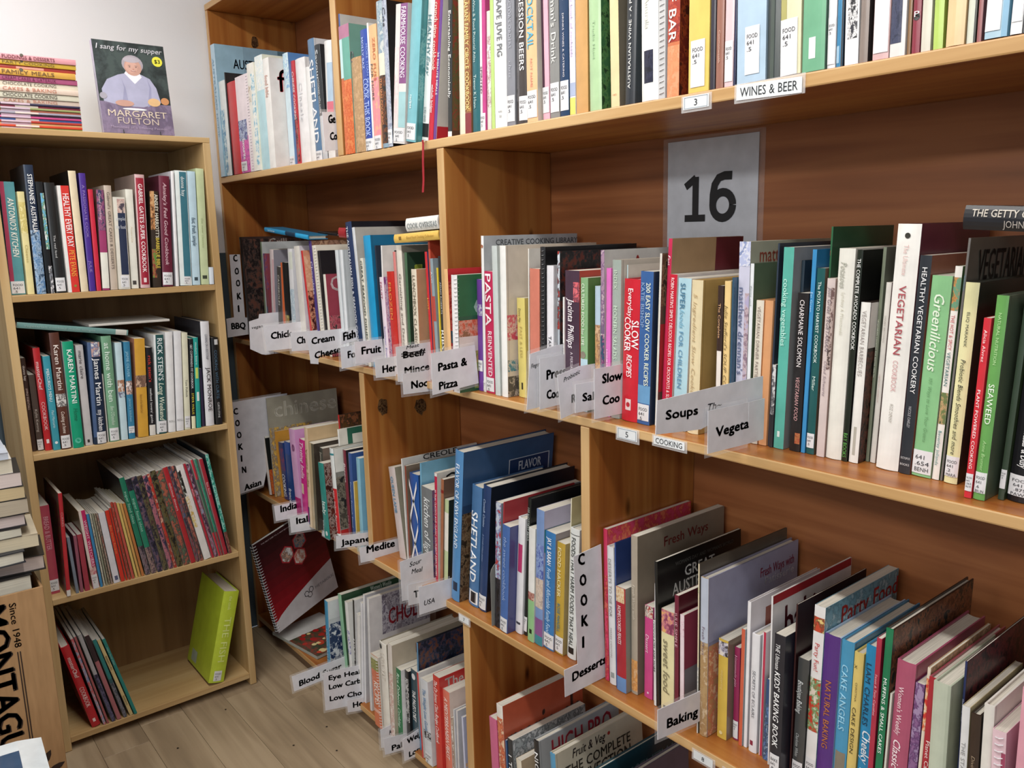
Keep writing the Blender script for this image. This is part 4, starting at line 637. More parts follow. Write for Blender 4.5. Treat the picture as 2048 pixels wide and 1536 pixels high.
3R|X|1.0334|0.8950|0.5404|0.0357|0.0062|0.2742|0.2400|1c1e1e p c:141414|f,6c6c68,.2,.9,.05,.075,WOMAN'S DAY AND WOMAN'S WORLD;f,f0f0ec,.3,.66,.1,.17,GREAT;f,e8e8e4,.16,.8,.19,.27,AUSTRALIAN;f,a8a8a4,.3,.8,.32,.38,BAKING;fb,a8382c,.3,.6,.75,.85|black magazine reading great Australian on the desserts and baking shelf
3R|X|1.0334|0.8863|0.5404|0.0092|0.0284|0.1924|0.1500|eae0b0 p c:e4dcc4|p,843c58,c8788c,e8b070,.0,.22;ti,8c8468,.28,.8,.45,.5,sweet food;b,3c3420,.94,.98,.2,.5|pale yellow spine reading sweet food on the desserts and baking shelf
3R|X|1.0316|0.8542|0.5404|0.0150|0.0088|0.2286|0.1783|74243a p c:5c1c28|t,dca8b4,.1,.45,.5,.6,JULIE SIMPLE;f,f0d8dc,.4,1,.04,.15,Julie|maroon narrow book titled simple on the desserts and baking shelf
3R|X|1.0299|0.8408|0.5404|0.0145|0.0086|0.1986|0.1549|f0dce2 p c:a04458|p,c890a4,f0dce2,e8c8d4,.05,.2;fb,8c8488,0,1,.5,1|pale pink book with rose cover on the desserts and baking shelf
3R|X|1.0257|0.8004|0.5404|0.0114|0.0026|0.3030|0.2500|e8dcbc h c:544c40|t,6c8c50,.1,.2,.5,.7,JUICE;p,e8e4dc,b4b8b4,c4c8cc,.6,1|tall cream hardback before fresh ways on the desserts and baking shelf
3R|X|1.0263|0.7964|0.5404|0.0114|0.0156|0.2820|0.2600|c0a684 h c:8c8ca4|b,c0c8d8,0,.4;t,7c6c7c,.3,.48,.5,.35,Fresh Ways;p,b49468,a88458,d0b898,.42,1;fb,9c9cb4,0,1,0,.4;f,a03c54,.55,.95,.08,.14,Fresh Ways with;f,e4e4ec,.6,.95,.15,.2,Patisserie;fp,b88c64,c86c54,dcb894,0,1,.42,1|pale lilac fresh ways patisserie hardback on the desserts and baking shelf
3R|X|1.0440|0.7728|0.5404|0.0052|0.0185|0.1779|0.1388|d8b850 p c:8c7868|p,3c3434,b8b4c8,e8e0d8,.02,.16;t,e4cc80,.3,.5,.5,.3,mastering;d,ecdca0,.45,.94,.18|golden yellow paperback with photo head on the desserts and baking shelf
3R|X|1.0581|0.7512|0.5404|0.0067|0.0103|0.1660|0.1295|982858 p c:842450|ti,d8a8bc,.08,.42,.4,.5,Homemade pies;l,.79,.98|magenta homemade pies paperback on the desserts and baking shelf
3R|X|1.0511|0.7349|0.5404|-0.0002|0.0066|0.2066|0.1700|d46448 p c:a8b0b4||thin orange spine with grey cover on the desserts and baking shelf
3R|X|1.0538|0.7269|0.5404|-0.0002|0.0061|0.2559|0.2000|f0eef0 h c:d8d4d8|fb,8c5044,.2,.9,.08,.4|white hardback with brown cover picture on the desserts and baking shelf
3R|X|1.0508|0.7155|0.5404|-0.0002|0.0144|0.2066|0.1611|ecebee h c:dcdce0|t,5c5c64,.3,.7,.5,.36,SECRETS OF ECLAIRS;b,8c2c44,.9,.94,.2,.6|white spine reading secrets of eclairs on the desserts and baking shelf
3R|X|1.0538|0.6973|0.5404|-0.0012|0.0055|0.2148|0.1676|c03450 p c:dcd4d8|b,f0e8ea,0,1,0,.35|crimson and white narrow book on the desserts and baking shelf
3R|X|1.0500|0.6879|0.5406|-0.0182|0.0095|0.1407|0.1098|34507c p c:24344c|p,5c7cac,24344c,8ca4c0,.3,1|short navy paperback on the desserts and baking shelf
3R|X|1.0439|0.6740|0.5404|0.0134|0.0026|0.2849|0.2300|f0eeee p c:e4e0e0|fb,a82830,0,1,.0,.05;f,5c1c28,.13,.75,.09,.28,baking|large white magazine reading baking on the desserts and baking shelf
3R|X|1.0253|0.6588|0.5405|-0.0029|0.0184|0.2376|0.1853|2a2a32 p c:20202c|ti,f4f4f4,.06,.24,.4,.4,THE Ultimate;ti,f4f4f4,.25,.78,.45,.5,KIDS' BAKING BOOK;l,.84,.98,0,.9,BAKE/641/.8;fd,c83838,.35,.2,.16;fd,e0d088,.35,.45,.15;fd,b82c34,.3,.72,.13|black kids baking book with cookie shapes on the desserts and baking shelf
3R|X|1.0487|0.6387|0.5404|-0.0031|0.0026|0.2843|0.2000|3c1c1e p c:301618|f,c89c84,.2,.8,.2,.45,A|dark brown magazine with folded pages on the desserts and baking shelf
3R|X|1.0494|0.6347|0.5407|-0.0157|0.0171|0.2003|0.1563|4a4c4c p c:3c3c3c|ti,d8dcdc,.18,.45,.4,.5,Boutique Baking;ti,c0c4c4,.62,.82,.4,.3,Charlotte White;l,.86,.99,0,1,FOOD/641/.8|charcoal boutique baking paperback on the desserts and baking shelf
3R|X|1.0542|0.6162|0.5407|-0.0157|0.0173|0.2909|0.2200|f0eeec p c:74a0b0|p,c84c34,6c4430,e8c880,.06,.14;t,c03430,.2,.36,.5,.42,Party Fun!;p,c83c30,58a068,e8d8c8,.4,.7;l,.86,1;fp,74a4b4,4c7c8c,a8c4cc,0,1,0,1;f,c8342c,.2,1,.04,.14,Party Food|white party fun book with photo bands on the desserts and baking shelf
3R|X|1.0523|0.5975|0.5408|-0.0157|0.0248|0.2529|0.1972|5a3484 h c:a4c0dc|t,b46c3c,.28,.72,.5,.36,NATURAL BAKING;l,.88,1|purple hardback reading natural baking on the desserts and baking shelf
3R|X|1.0546|0.5713|0.5407|-0.0157|0.0191|0.2525|0.2000|4c9cc4 h c:3c84ac|t,98d0e8,.14,.56,.45,.5,CAKE ANGELS;b,8c8474,.7,.84,.1,.9|sky blue spine reading cake angels on the desserts and baking shelf
3R|X|1.0543|0.5508|0.5406|-0.0157|0.0138|0.2422|0.1890|e4cc78 h c:d8c068|t,3c3020,.06,.12,.3,.3,X;t,2c2418,.35,.66,.45,.4,CAKE DESIGN;t,5c4c34,.18,.32,.5,.2,CHRISTINA|pale gold cake design book on the desserts and baking shelf
3R|X|1.0561|0.5356|0.5407|-0.0157|0.0197|0.2587|0.2018|2890c4 h c:2480b0|t,1c3048,.1,.48,.35,.4,LIAM CHARLES;ti,ecf4f8,.5,.9,.55,.6,Cheeky Treats|bright blue cheeky treats hardback on the desserts and baking shelf
3R|X|0.9921|0.4880|0.5405|-0.0086|0.0068|0.3094|0.2100|b03048 p c:8c2438|ti,f0c0c8,.12,.4,.5,.4,Sweet & Tasty Cupcakes|crimson cupcakes paperback on the desserts and baking shelf
3R|X|0.9929|0.4798|0.5406|-0.0159|0.0097|0.3273|0.2400|1e7a52 h c:34241c|t,f4f8f4,.14,.62,.5,.46,MUFFINS & SMALL CAKES;fp,5c3c2c,8c5c40,20302c,0,1,0,.8|green spine reading muffins and small cakes on the desserts and baking shelf
3R|X|0.9934|0.4683|0.5405|-0.0194|0.0026|0.2391|0.1865|d8d8cc p c:c0c0b4||thin off white booklet beside muffins on the desserts and baking shelf
3R|X|0.9941|0.4643|0.5409|-0.0194|0.0240|0.2887|0.2100|b45874 h c:a04c68|t,f4e0e4,.12,.36,.4,.28,Women's Weekly;ti,f8e8ec,.38,.7,.42,.4,Classic CAKES|dusty pink classic cakes hardback on the desserts and baking shelf
3R|X|0.9959|0.4390|0.5406|-0.0194|0.0112|0.2669|0.2082|784880 p c:6c4074|p,a48cb0,5c3468,8c6490,.0,1;t,d8c4dc,.4,.75,.4,.3,BISCUITS & CO|violet photo paperback on the desserts and baking shelf
3R|X|0.9966|0.4263|0.5405|-0.0194|0.0039|0.2931|0.1800|e8dcc8 p c:c8a880|p,d04038,e8b078,ecdcc8,.05,.3;fp,c8a880,8c7454,dcc8a0,0,1,0,.4|cream magazine with red patch on the desserts and baking shelf
3R|X|0.9900|0.4175|0.5405|-0.0071|0.0093|0.2852|0.2100|b02c38 h c:a84c5c|t,f0dcd8,.12,.85,.6,.5,Planet Cake CELEBRATE|dark red celebrate cake book on the desserts and baking shelf
3R|X|0.9800|0.4031|0.5404|0.0106|0.0206|0.2874|0.1800|c4ccb8 h c:b4bca8|b,b8c0ac,.0,1,.85,1|thick pale sage hardback on the desserts and baking shelf
3R|X|1.0026|0.3778|0.5404|0.0067|0.0026|0.3165|0.2000|24305c p c:3c2028|t,b4bcdc,.06,.35,.5,.7,Gluten Free Cakes;fp,3c2028,6c3034,1c1820,0,1,0,1|navy gluten free cakes book on the desserts and baking shelf
3R|X|0.9800|0.3654|0.5404|0.0198|0.0089|0.2707|0.1600|e4e4e4 p c:c4b48c|t,8c8c8c,.08,.8,.5,.5,THE STANFORD SWEETS BAKERY|white narrow paperback with grey letters on the desserts and baking shelf
3R|X|0.9800|0.3542|0.5404|0.0229|0.0112|0.2658|0.2073|3a2c24 h c:2c2420|ti,a08c74,.12,.5,.5,.35,Divine Cupcakes|dark brown divine cupcakes book on the desserts and baking shelf
3R|X|0.9800|0.3412|0.5404|0.0204|0.0113|0.2843|0.2200|e8e4dc h c:dcd8d0||thick rounded off white hardback on the desserts and baking shelf
3R|X|0.9750|0.3240|0.5404|0.0374|0.0146|0.2604|0.1700|e8c8d0 s c:e0b0c0|b,a84c68,.1,1,.7,1|pink spiral bound book with white rings on the desserts and baking shelf
3R|X|0.9700|0.3046|0.5404|0.0043|0.0156|0.3275|0.2100|e4a4b4 h c:d494a4|ti,9c74b0,.2,.7,.5,.4,Lovely Food|pastel pink hardback at the right edge on the desserts and baking shelf
3R|X|0.9700|0.2868|0.5404|0.0066|0.0188|0.3363|0.2100|c8b4d0 h c:b8a4c0||lilac hardback beyond the right edge on the desserts and baking shelf
4L|X|0.9700|2.1224|0.0565|-0.0412|0.0207|0.2823|0.1800|4c9cc8 p c:c8ccd0|t,b8dcec,.1,.9,.5,.4,LIVING WELL;fp,28385c,34486c,dce0e4,0,1,.25,.85;fb,d8dce0,0,1,0,.2|light blue booklet with navy and white cover on the lowest pine shelf
4L|X|1.0005|2.0644|0.0556|0.0625|0.0214|0.3036|0.2400|90c4a0 p c:3c5c40|fb,2c4c34,0,1,0,.06;f,dce8dc,.4,.7,.0,.05,Women's Weekly|mint green spine magazine on the lowest pine shelf
4L|X|1.0036|2.0415|0.0556|0.0257|0.0175|0.2901|0.2000|f0f0ee p c:e4e4e0|p,6c70b0,f0f0ee,dcdce8,.3,.55|first white booklet beside mint green on the lowest pine shelf
4L|X|1.0057|2.0212|0.0562|-0.0608|0.0098|0.3106|0.2100|2c2c2c p c:e0e0e0|t,e8e8e8,.1,.9,.5,.7,ARTHRITIS|thin black and white pamphlet on the lowest pine shelf
4L|X|1.0077|2.0100|0.0570|-0.0852|0.0170|0.2740|0.2100|ecebe8 p c:e0e0dc||second white booklet, shorter on the lowest pine shelf
4L|X|1.0098|1.9916|0.0566|-0.0852|0.0115|0.3151|0.2200|e4e4e8 p c:d8d8dc||tall pale grey booklet on the lowest pine shelf
4L|X|1.0118|1.9787|0.0564|-0.0852|0.0096|0.3435|0.2400|e8e8ea p c:c8c8cc|fb,9c9ca4,.05,.95,.04,.045|tall silver magazine on the lowest pine shelf
4L|X|1.0050|1.9340|0.0562|-0.0519|0.0115|0.3463|0.2000|dcdcdc p c:dcd8d8|fp,8c8490,c0bcc4,6c6474,.2,1,.0,.35;f,a82c38,.3,.95,.12,.28,CHOLES|white magazine reading cholesterol on the lowest pine shelf
4L|X|0.9814|1.8625|0.0556|0.0221|0.0389|0.2103|0.1641|dc7c58 s c:dcd4c8|b,dcd8c8,0,.05;p,8c9454,a8a060,6c7c44,.05,.2,0,1;t,f4e8dc,.35,.68,.6,.6,RECIPES;b,e8b4a0,.75,.8|orange spiral bound recipes book on the lowest pine shelf
4L|X|0.9825|1.8208|0.0557|-0.0032|0.0362|0.2644|0.2400|ebe7dd h c:8c8474|t,dcd4c8,.1,.4,.5,.5,LOW FAT;d,3c3c3c,.3,.04,.2|cream low fat hardback on the lowest pine shelf
4L|X|0.9844|1.7832|0.0561|-0.0252|0.0210|0.2742|0.2400|e4dcd4 p c:c0b4a0|p,e8e0d8,c89c90,dcd4cc,.3,1;f,a86c50,.3,.8,.06,.16,HEALTHY|tan magazine reading healthy on the lowest pine shelf
4L|X|0.9941|1.7608|0.0562|-0.0252|0.0240|0.2101|0.1639|2c7c50 p c:e4e4e4|ti,d0ecd8,.05,.8,.5,.5,Rice Diabetes Cooking|green spine diabetic cooking book on the lowest pine shelf
4L|X|1.0050|1.7347|0.0560|-0.0222|0.0169|0.2106|0.1643|2c2c2e p c:1c1c1e|p,1c1c1e,d8d8d8,3c3c3c,.1,.7|black and white patterned book on the lowest pine shelf
4L|X|1.0123|1.7164|0.0562|-0.0222|0.0291|0.2200|0.1716|34505c p c:c8ccc8|d,e4e8e8,.5,.08,.3;t,f0f0f0,.26,.66,.5,.5,THE PALEO DIET;t,c89c4c,.85,.97,.5,.3,DAVID|slate blue paleo diet book on the lowest pine shelf
4L|X|1.0136|1.6859|0.0558|-0.0222|0.0076|0.3043|0.2500|5c8cb0 h c:1c2434|fp,1c2434,34405c,6c4434,0,1,.0,1|midnight blue starry cover hardback on the lowest pine shelf
4L|X|1.0000|1.6542|0.0556|0.0318|0.0074|0.2346|0.1830|c83c3c p c:e4e0dc||thin red and white booklet on the lowest pine shelf
4L|X|0.9973|1.6341|0.0556|0.0348|0.0336|0.2293|0.2200|d8dce2 p c:dcdcdc|ti,6c94bc,.1,.6,.5,.4,The Weight Loss Guide;p,2c2c2e,d8dce2,3c3c40,.6,.7;l,.86,.99|white spine with blue lettering by weight loss tab on the lowest pine shelf
4L|X|1.0032|1.5920|0.0556|-0.0013|0.0274|0.2588|0.2200|d03c34 p c:c4302c|ti,f8e0dc,.04,.7,.5,.5,The Dr James Clinic Recipe Cookbook;f,f4e8e4,.08,.7,.03,.13,The Dr S|bright red recipe book on the lowest pine shelf
4L|X|1.0128|1.5636|0.0556|0.0031|0.0282|0.2284|0.1782|e4806c p c:ecd8cc|ti,f8e4dc,.08,.8,.5,.5,A MEDITERRANEAN FEAST|salmon orange paperback on the lowest pine shelf
4L|X|1.0146|1.5340|0.0556|0.0031|0.0056|0.1651|0.2000|e8e4dc p c:c8b8a4|p,e4e0d8,8c3c2c,c8b4a0,.0,1|cream food photo magazine on the lowest pine shelf
4L|X|1.0172|1.5270|0.0556|0.0031|0.0045|0.1882|0.2600|d8d8dc p c:d0d0d4||first tall silver grey magazine on the lowest pine shelf
4L|X|1.0188|1.5197|0.0556|-0.0061|0.0068|0.1895|0.2600|d8d4d4 p c:ccccd0||second tall silver grey magazine on the lowest pine shelf
4L|X|1.0042|1.4698|0.0556|0.0265|0.0069|0.1991|0.2000|c8cce0 p c:b4bcd8|f,8c3c4c,.1,.25,.25,.4,L;fp,d8b08c,b8c4d8,6c8cb4,0,1,.6,1|periwinkle magazine with letter L on the lowest pine shelf
4L|X|1.0300|1.4614|0.0556|-0.0000|0.0060|0.2179|0.2200|dccccc p c:e0d4d4|f,a8485c,.1,.3,.15,.35,L;fp,dc9880,e4d4d0,c8a49c,0,1,.6,1|pale pink magazine with letter L on the lowest pine shelf
4R|X|0.9949|1.3419|0.0556|0.0355|0.0262|0.2644|0.2062|d46c94 p c:c85c84|f,f4e0e8,.1,.4,.5,.7,H;t,f4e0ea,.6,.9,.5,.5,HEALTH|rose pink paperback on the lowest pine shelf right of the post
4R|X|0.9965|1.3143|0.0556|0.0355|0.0214|0.3077|0.2400|f0ece4 p c:bc583c|p,d88058,b04430,e8c8a8,.1,.5;f,54342c,.06,.98,.12,.42,marie cla|white spine with brick red cover on the lowest pine shelf right of the post
4R|X|0.9985|1.2915|0.0556|0.0355|0.0049|0.2299|0.1793|4c6c94 p c:34507c||thin blue booklet beside brick red cover on the lowest pine shelf right of the post
4R|X|1.0000|1.2851|0.0556|0.0356|0.0179|0.2376|0.2200|34383c p c:9ca4a8|t,f0f0f0,.05,.6,.5,.6,1 TREAT;fp,a8b0b4,5c6468,c8ccd0,0,1,0,1|dark spine with misty grey cover on the lowest pine shelf right of the post
4R|X|0.9900|1.2311|0.0556|0.0969|0.0170|0.2148|0.1675|e8e0cc p c:b8a488||short cream paperback on the lowest pine shelf right of the post
4R|X|1.0000|1.1880|0.0556|0.0609|0.0163|0.2792|0.2400|2c2c2e h c:a0a4a8|t,f4f4f4,.05,.6,.5,.7,NIGHT FOR;f,b83848,.14,.9,.04,.2,HIGH PRO|black spine with grey cover and red letters
4R|X|1.0000|1.1334|0.0556|0.0717|0.0155|0.2762|0.2600|5ca0c8 h c:cfc8b4|ti,8c3c38,.1,.5,.5,.4,Convection;fi,3c3434,.18,.55,.03,.1,Fruit & Veg;f,4c4840,.1,.85,.14,.22,THE COMPLETE;f,4c4840,.1,.85,.24,.34,CONVECTION;fd,a83830,.6,.06,.03|beige complete convection hardback on the lowest pine shelf right of the post
4R|X|1.0100|1.0241|0.0556|0.0454|0.0101|0.2947|0.2400|e4e4e0 h c:1e4450|f,7c9ca4,.3,.98,.12,.24,ESSENTIAL|dark teal essential cookbook on the lowest pine shelf right of the post
4R|X|1.0100|0.9751|0.0556|0.0362|0.0132|0.2966|0.2100|6c6878 h c:5c5868||grey violet hardback low right on the lowest pine shelf right of the post
La|Y|0.3284|2.4199|1.2549|-0.0198|0.0318|0.2792|0.2100|5c9ca4 h c:4c8c94|b,a83c58,0,.88,0,.28;ti,f0f0e8,.14,.66,.62,.42,ANTONIO'S KITCHEN;l,.88,.99|teal and crimson kitchen hardback on the small bookcase's first shelf
La|Y|0.3616|2.4017|1.2546|-0.0198|0.0152|0.2546|0.1986|e8dca0 p c:dcd094|t,b8a868,.5,.7,.5,.4,Cheeses;p,d8c880,c8b868,e8dca0,.1,.4|pale yellow slim book on the small bookcase's first shelf
La|Y|0.3809|2.3920|1.2546|-0.0157|0.0209|0.3193|0.2100|1c2c44 h c:4c4c50|p,5c84b0,a8c0d8,34506c,.5,1;t,f0f0f0,.07,.52,.55,.5,STEPHANIE'S AUSTRALIA;ti,8cacc8,.6,.84,.5,.3,Simply The Best|tall navy and sky blue Australia book on the small bookcase's first shelf
La|Y|0.4053|2.3970|1.2545|-0.0113|0.0162|0.2790|0.2100|12161a p c:101418|p,74b8e0,5c8c4c,e4e8ec,.1,.6,.5,1;p,dcdce0,12161a,8c9098,.75,1,.5,1|black book with blue plate photo on the small bookcase's first shelf
La|Y|0.4246|2.3920|1.2545|-0.0077|0.0235|0.2770|0.2100|1e1e1e h c:181818|t,c8c8c8,.45,.7,.4,.2,The real food;l,.86,.985|black real food hardback on the small bookcase's first shelf
La|Y|0.4516|2.3870|1.2545|-0.0077|0.0270|0.2697|0.2100|dc3830 p c:e4e4e0|b,e8e8e4,0,1,0,.3;t,f8ecec,.07,.57,.66,.5,HEALTHY EVERY DAY;t,f0a040,.6,.85,.66,.45,PETE EVANS;d,8c8c3c,.65,.94,.12|red healthy every day book on the small bookcase's first shelf
La|Y|0.4814|2.3870|1.2544|-0.0061|0.0177|0.3069|0.2400|e8d8b8 h c:1a1816||cream spine hardback with black cover on the small bookcase's first shelf
La|Y|0.5016|2.3870|1.2546|-0.0197|0.0153|0.3016|0.2100|4a2c90 h c:3c2478|t,9884c0,.08,.56,.5,.4,A PASSIONATE COOK;t,9884c0,.7,.88,.5,.4,JULIE|deep purple hardback on the small bookcase's first shelf
La|Y|0.5190|2.3870|1.2546|-0.0229|0.0112|0.2612|0.2037|d02c44 p c:c0283c||plain bright red book on the small bookcase's first shelf
La|Y|0.5330|2.3870|1.2551|-0.0443|0.0175|0.2602|0.2030|a03c6c p c:7c5c54|p,3c3c5c,a05c7c,6c3c70,.0,.4;b,ecebe0,.62,.98;ti,e0c8d4,.02,.3,.4,.3,Good Cooking|small plum paperback with white foot on the small bookcase's first shelf
La|Y|0.5539|2.3897|1.2550|-0.0394|0.0177|0.2719|0.2100|c8b8a8 h c:bcac9c|t,6c6058,.06,.8,.5,.4,Gabriel's GREAT CAKES & DESSERTS|taupe great cakes and desserts book on the small bookcase's first shelf
La|Y|0.5730|2.3842|1.2554|-0.0394|0.0290|0.2416|0.1884|e0dcd0 p c:d8d4c4|p,b8948c,e0c8bc,4c4450,.02,.17,.3,.95;b,24304c,.17,.84,.3,.95;h,c8ccd4,.25,.3,simple;h,c8ccd4,.34,.5,the food;l,.85,.98,.2,.9|cream and navy paperback with portrait on the small bookcase's first shelf
La|Y|0.6069|2.3920|1.2550|-0.0383|0.0183|0.2627|0.2049|ecebdf p c:e4e0d4|t,dcd0b8,.3,.6,.5,.3,Australia;b,44403c,.92,.96,.2,.7|ivory paperback on the small bookcase's first shelf
La|Y|0.6295|2.3870|1.2554|-0.0446|0.0243|0.3014|0.2100|d8b4b4 h c:a08c84|b,a01c34,.03,.97,.1,.9;t,f8ecec,.08,.86,.5,.42,GABRIEL GATE'S SUPER COOKBOOK;b,f0dcdc,.91,.95,.35,.65|crimson super cookbook with pink border on the small bookcase's first shelf
La|Y|0.6616|2.3870|1.2556|-0.0594|0.0218|0.2580|0.2012|34281e p c:2c241c|p,c89c6c,a86c3c,4c3824,.0,.4,0,.5;t,f0ecdc,.03,.48,.72,.42,AINSLEY HARRIOTT'S;t,e0c850,.48,.8,.72,.42,BARBECUE BIBLE;p,5c8c3c,a84c3c,34281e,.6,.9,0,.5|brown barbecue bible with food photos on the small bookcase's first shelf
La|Y|0.6871|2.3870|1.2560|-0.0594|0.0280|0.2989|0.2100|6a1c34 h c:4c1c2c|ti,d8b8c0,.06,.8,.5,.32,Ainsley's Feel Good Cookbook;l,.87,.985|maroon feel good cookbook on the small bookcase's first shelf
La|Y|0.7225|2.3870|1.2547|-0.0478|0.0081|0.3122|0.2100|f0eff0 p c:d8d4dc||thin glossy white book on the small bookcase's first shelf
La|Y|0.7345|2.3870|1.2557|-0.0427|0.0318|0.3139|0.2100|e4ecea p c:dce4e0|b,3a7484,.01,.93,.35,.95;t,e0ecec,.05,.22,.62,.3,donna hay;l,.92,.985,.3,.9|white book with teal spine band on the small bookcase's first shelf
La|Y|0.7683|2.3870|1.2552|-0.0427|0.0210|0.3132|0.2100|c0dae6 p c:b4d0dc|ti,4c6474,.4,.65,.5,.5,fast, fresh, simple;b,3c4c54,.93,.96,.25,.7|pale sky blue paperback on the small bookcase's first shelf
La|Y|0.7923|2.3870|1.2552|-0.0408|0.0213|0.3212|0.2100|c6d2a6 p c:bcc89c|t,a8b488,.42,.68,.5,.3,the new classics;b,3c4434,.92,.95,.2,.8|pale green paperback at the right end on the small bookcase's first shelf
La|Y|0.8152|2.3831|1.2547|-0.0363|0.0118|0.0483|0.1000|dce4ec p c:dce4ec||tiny white card against the panel on the small bookcase's first shelf
Lb|Y|0.3284|2.4281|0.8444|-0.0016|0.0115|0.2475|0.1931|3c2820 p c:34221c|t,e8dcd4,.08,.24,.5,.5,donna hay;t,c8b0a4,.32,.55,.5,.4,SIMPLE ESSENTIALS|dark chocolate brown slim book on the small bookcase's second shelf
Lb|Y|0.3413|2.4238|0.8444|-0.0016|0.0142|0.2025|0.1579|54463e p c:4c3e38|t,c8beb4,.45,.75,.5,.4,Kylie Kwong;l,.85,.99|short grey brown paperback on the small bookcase's second shelf
Lb|Y|0.3569|2.4113|0.8444|-0.0016|0.0158|0.2718|0.2100|c42a30 h c:a82428|t,f4dcdc,.13,.4,.45,.5,masterChef;t,ecc4c4,.52,.8,.5,.5,COOKBOOK;b,f0e0e0,.89,.93,.3,.7|red hardback reading cookbook on the small bookcase's second shelf
Lb|Y|0.3740|2.3996|0.8445|-0.0066|0.0165|0.2497|0.1948|3c9aac p c:34889a|t,ecf4f4,.13,.48,.45,.4,MERCURIO'S MENU;ti,c4e0e4,.57,.76,.5,.35,Paul Mercurio;d,e8f0f0,.5,.92,.22|turquoise menu book on the small bookcase's second shelf
Lb|Y|0.3919|2.3916|0.8447|-0.0115|0.0229|0.3093|0.2100|5a3428 h c:4c2c20|t,ece0d8,.1,.49,.55,.5,Karen Martini;p,dcd8d4,2c2828,c8c4c0,.52,.63;ti,e0d0c4,.67,.86,.5,.35,Cooking at home;l,.88,.99|brown cooking at home hardback on the small bookcase's second shelf
Lb|Y|0.4184|2.3840|0.8447|-0.0121|0.0255|0.2839|0.2100|12a078 h c:e4e8e4|t,f0f8f4,.07,.58,.55,.46,KAREN MARTINI;ti,0c7858,.62,.74,.55,.4,Home;d,58c0a4,.5,.93,.3|emerald green home cooking hardback on the small bookcase's second shelf
Lb|Y|0.4493|2.3920|0.8446|-0.0130|0.0179|0.2707|0.2100|c6c2c2 p c:b8b4b4|t,5c5454,.05,.33,.5,.45,marie claire;b,34302c,.94,.97,.3,.6|silver grey magazine style book on the small bookcase's second shelf
Lb|Y|0.4697|2.3840|0.8456|-0.0392|0.0298|0.2756|0.2100|1c2c44 h c:3c5074|p,d0a898,4c6ca0,e4e0dc,.0,.14,.2,1;b,445c84,0,.93,0,.28;t,f4f4f4,.16,.62,.64,.46,James Martin;t,e8e8ec,.66,.87,.64,.4,my kitchen;l,.88,.995,.25,1|navy my kitchen hardback with portrait on the small bookcase's second shelf
Lb|Y|0.5054|2.3958|0.8445|-0.0221|0.0027|0.1871|0.1460|ece8e0 p c:e4e0dc||very thin white booklet on the small bookcase's second shelf
Lb|Y|0.5096|2.3882|0.8449|-0.0221|0.0245|0.2888|0.2100|7aaa88 h c:689878|t,d8e8dc,.06,.62,.5,.52,at home with ben;ti,c0d8c4,.66,.84,.5,.36,Ben O'Donohue;l,.87,.99|sage green at home book on the small bookcase's second shelf
Lb|Y|0.5382|2.3870|0.8450|-0.0366|0.0167|0.2683|0.2093|c6dee6 p c:bcd4dc|p,c89878,8c5c40,e4d8d0,.38,.5;p,6c6c84,c8dce4,8c8ca4,.5,.56|ice blue paperback with child photo on the small bookcase's second shelf
Lb|Y|0.5573|2.3870|0.8451|-0.0460|0.0160|0.2687|0.2096|3a82a6 p c:347494|t,9ccce0,.1,.36,.5,.4,JAMIE OLIVER;p,d8b4a4,4c3c3c,e8dcd8,.4,.54;ti,8cc0d8,.58,.82,.5,.4,jamie's kitchen;l,.87,.94|blue kitchen paperback with portrait on the small bookcase's second shelf
Lb|Y|0.5810|2.3840|0.8460|-0.0583|0.0270|0.2741|0.2100|d6a23c p c:c0846c|p,8c6c5c,5c4438,c8a890,.37,.49;ti,b48434,.56,.75,.5,.4,Return of the Naked Chef|amber yellow paperback with portrait on the small bookcase's second shelf
Lb|Y|0.6119|2.3870|0.8453|-0.0549|0.0159|0.2469|0.1926|1e1c20 p c:181818|t,d83c30,.06,.42,.5,.5,rick stein's;t,e8e8e8,.46,.86,.5,.34,seafood lovers' guide;b,e0dcd4,.88,1|black seafood lovers guide on the small bookcase's second shelf
Lb|Y|0.6317|2.3870|0.8460|-0.0608|0.0262|0.2795|0.2100|2a5858 p c:e8ecec|b,e4e8e8,0,1,0,.2;t,e4ecec,.03,.46,.6,.5,RICK STEIN'S;ti,dce4d0,.48,.86,.6,.5,Long Weekend;l,.87,.985,.2,1|dark green long weekend book on the small bookcase's second shelf
Lb|Y|0.6629|2.3870|0.8456|-0.0615|0.0192|0.2846|0.2100|ececec p c:e0e0e0|h,9c9c9c,.9,.3,ROLL|first of two glossy white paperbacks on the small bookcase's second shelf
Lb|Y|0.6856|2.3870|0.8456|-0.0633|0.0195|0.2851|0.2100|eaeaec p c:dedee0|h,9c9c9c,.9,.3,ROLL|second glossy white paperback, beside cream on the small bookcase's second shelf
Lb|Y|0.7084|2.3870|0.8453|-0.0585|0.0158|0.2787|0.2100|e4e2c8 p c:dcd8bc|t,4c4c44,.48,.66,.5,.35,Tom Pollock;l,.86,.98|pale cream paperback with white label on the small bookcase's second shelf
Lb|Y|0.7276|2.3870|0.8451|-0.0585|0.0112|0.2592|0.2022|1c1e22 p c:16181c|t,f0f0f0,.06,.55,.5,.5,GET COMMANDO FIT COOKBOOK;t,e8d440,.6,.84,.5,.5,STEVE WILLIS;b,ecebc4,.86,1|black fitness cookbook with yellow letters on the small bookcase's second shelf
Lb|Y|0.7416|2.3870|0.8451|-0.0537|0.0127|0.2622|0.2045|2aa49a p c:24948c|t,d0ece4,.05,.3,.5,.4,modern bistro;b,c8dc6c,.33,.45,.2,.8;b,ecf0ec,.6,.7,.3,.8|turquoise narrow book on the small bookcase's second shelf
